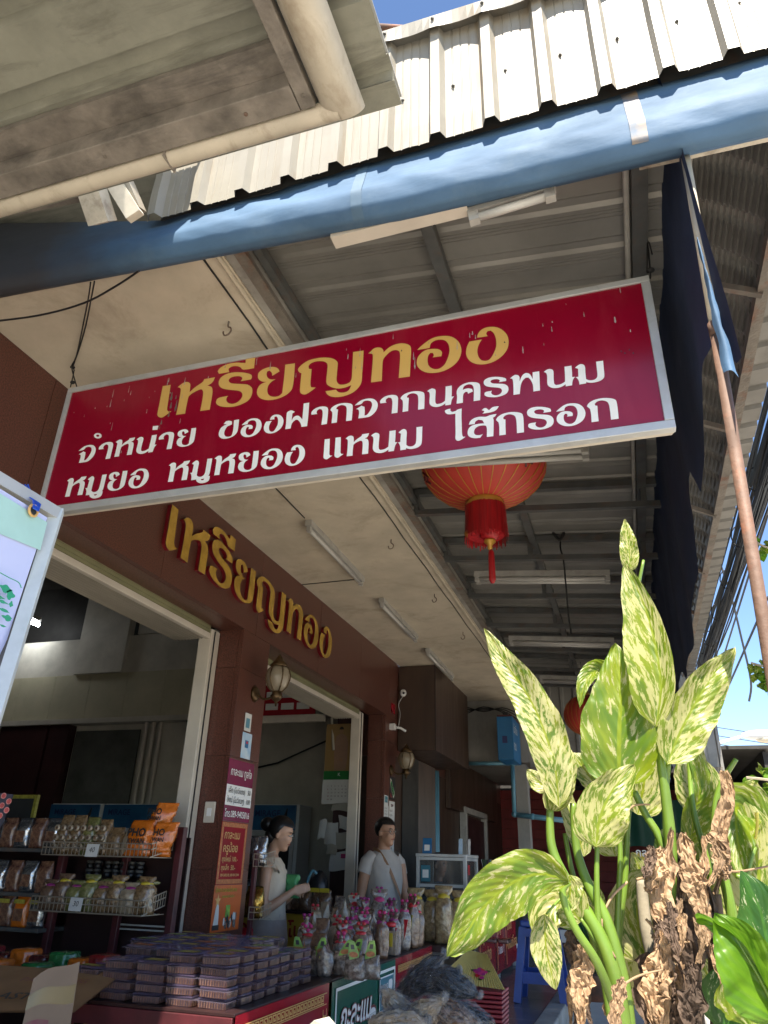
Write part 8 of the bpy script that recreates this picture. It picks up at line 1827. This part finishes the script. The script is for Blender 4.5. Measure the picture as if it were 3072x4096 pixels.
for q_ in (-1, 1): g.tube([fg.p(0, q_ * 0.13, zz - 0.06), fg.p(0, q_ * 0.19, zz - 0.22)], [.068, .062], 14, False)
g.build('dark_top', M['tarp_dark'], p3, True); cap_hair(p3, hc, aF, aL, aU, 1.0); face_bits(p3, hc, aF, aL, aU, 0.97, M['hair'])

# lit lamp deep in the first doorway
q = at(60, 1330, 'Y', 9.0); ll = thing('lit_ceiling_lamp', 'bright lit fluorescent lamp inside the shop near the banner post', 'lamp', tuple(q)); qa = at(20, 1322, 'Y', 8.8); qb = at(86, 1348, 'Y', 9.1)
MB().bar(qa + UZ * 0.06, qb + UZ * 0.06, 0.16, 0.06).build('housing', M['tube_body'], ll); em = defm('lit_tube', (0.9, 0.95, 1.0), 0.4, var=0.0, emit=30.0)
MB().tube([qa - UZ * 0.02, qb - UZ * 0.02], 0.03, 10).build('tube', em, ll, True)
# ------------------------------------------------------------------ distance beyond the street
for k, (x0, x1, y, h_, c) in enumerate(((4.2, 9.0, 48, 3.2, 'interior_band'), (9.5, 16, 55, 5.0, 'plaster'), (-8, 2.5, 60, 5.0, 'plaster_grey'))):
    t = thing('distant_building', ('low cream building far down the street', 'pale two storey house far down the street at right', 'grey block far beyond the porch')[k], 'building', ((x0 + x1) / 2, y, 0))
    box('wall', M[c], t, x0, x1, y, y + 6, 0, h_); box('roof', M['roof_under'], t, x0 - 0.4, x1 + 0.4, y - 0.5, y + 6.5, h_, h_ + 0.25)
    n = int((x1 - x0) / 1.6)
    for i in range(n):
        for j in range(int(h_ // 2.4)): box('window', M['interior_dark'], t, x0 + 0.5 + i * 1.6, x0 + 1.5 + i * 1.6, y - 0.03, y, 1.0 + j * 2.6, 2.1 + j * 2.6)
tr = thing('street_tree', 'dark green tree far down the street at the right', 'tree', (7.5, 40, 0)); MB().tube([(7.5, 40, 0), (7.4, 40, 1.6), (7.6, 40, 2.8)], [0.2, 0.15, 0.08], 8).build('trunk', M['trunk_pale'], tr, True)
g = MB(); r_ = random.Random(6)
for k in range(1500):
    a = r_.uniform(0, 2 * pi); b_ = r_.uniform(-1, 1); rr = r_.random() ** 0.4 * (1 + 0.3 * sin(a * 3)); c = Vector((7.5 + 2.0 * rr * cos(a) * sqrt(1 - b_ * b_), 40 + 1.5 * rr * sin(a) * sqrt(1 - b_ * b_), 2.9 + 1.1 * rr * b_)); u = Vector((r_.gauss(0, 1), r_.gauss(0, 1), r_.gauss(0, 1))).normalized() * 0.14; w_ = u.orthogonal().normalized() * 0.09
    g.add([c - u, c + w_, c + u, c - w_], [(0, 1, 2, 3)])
g.build('crown', M['stalk_dark'], tr)
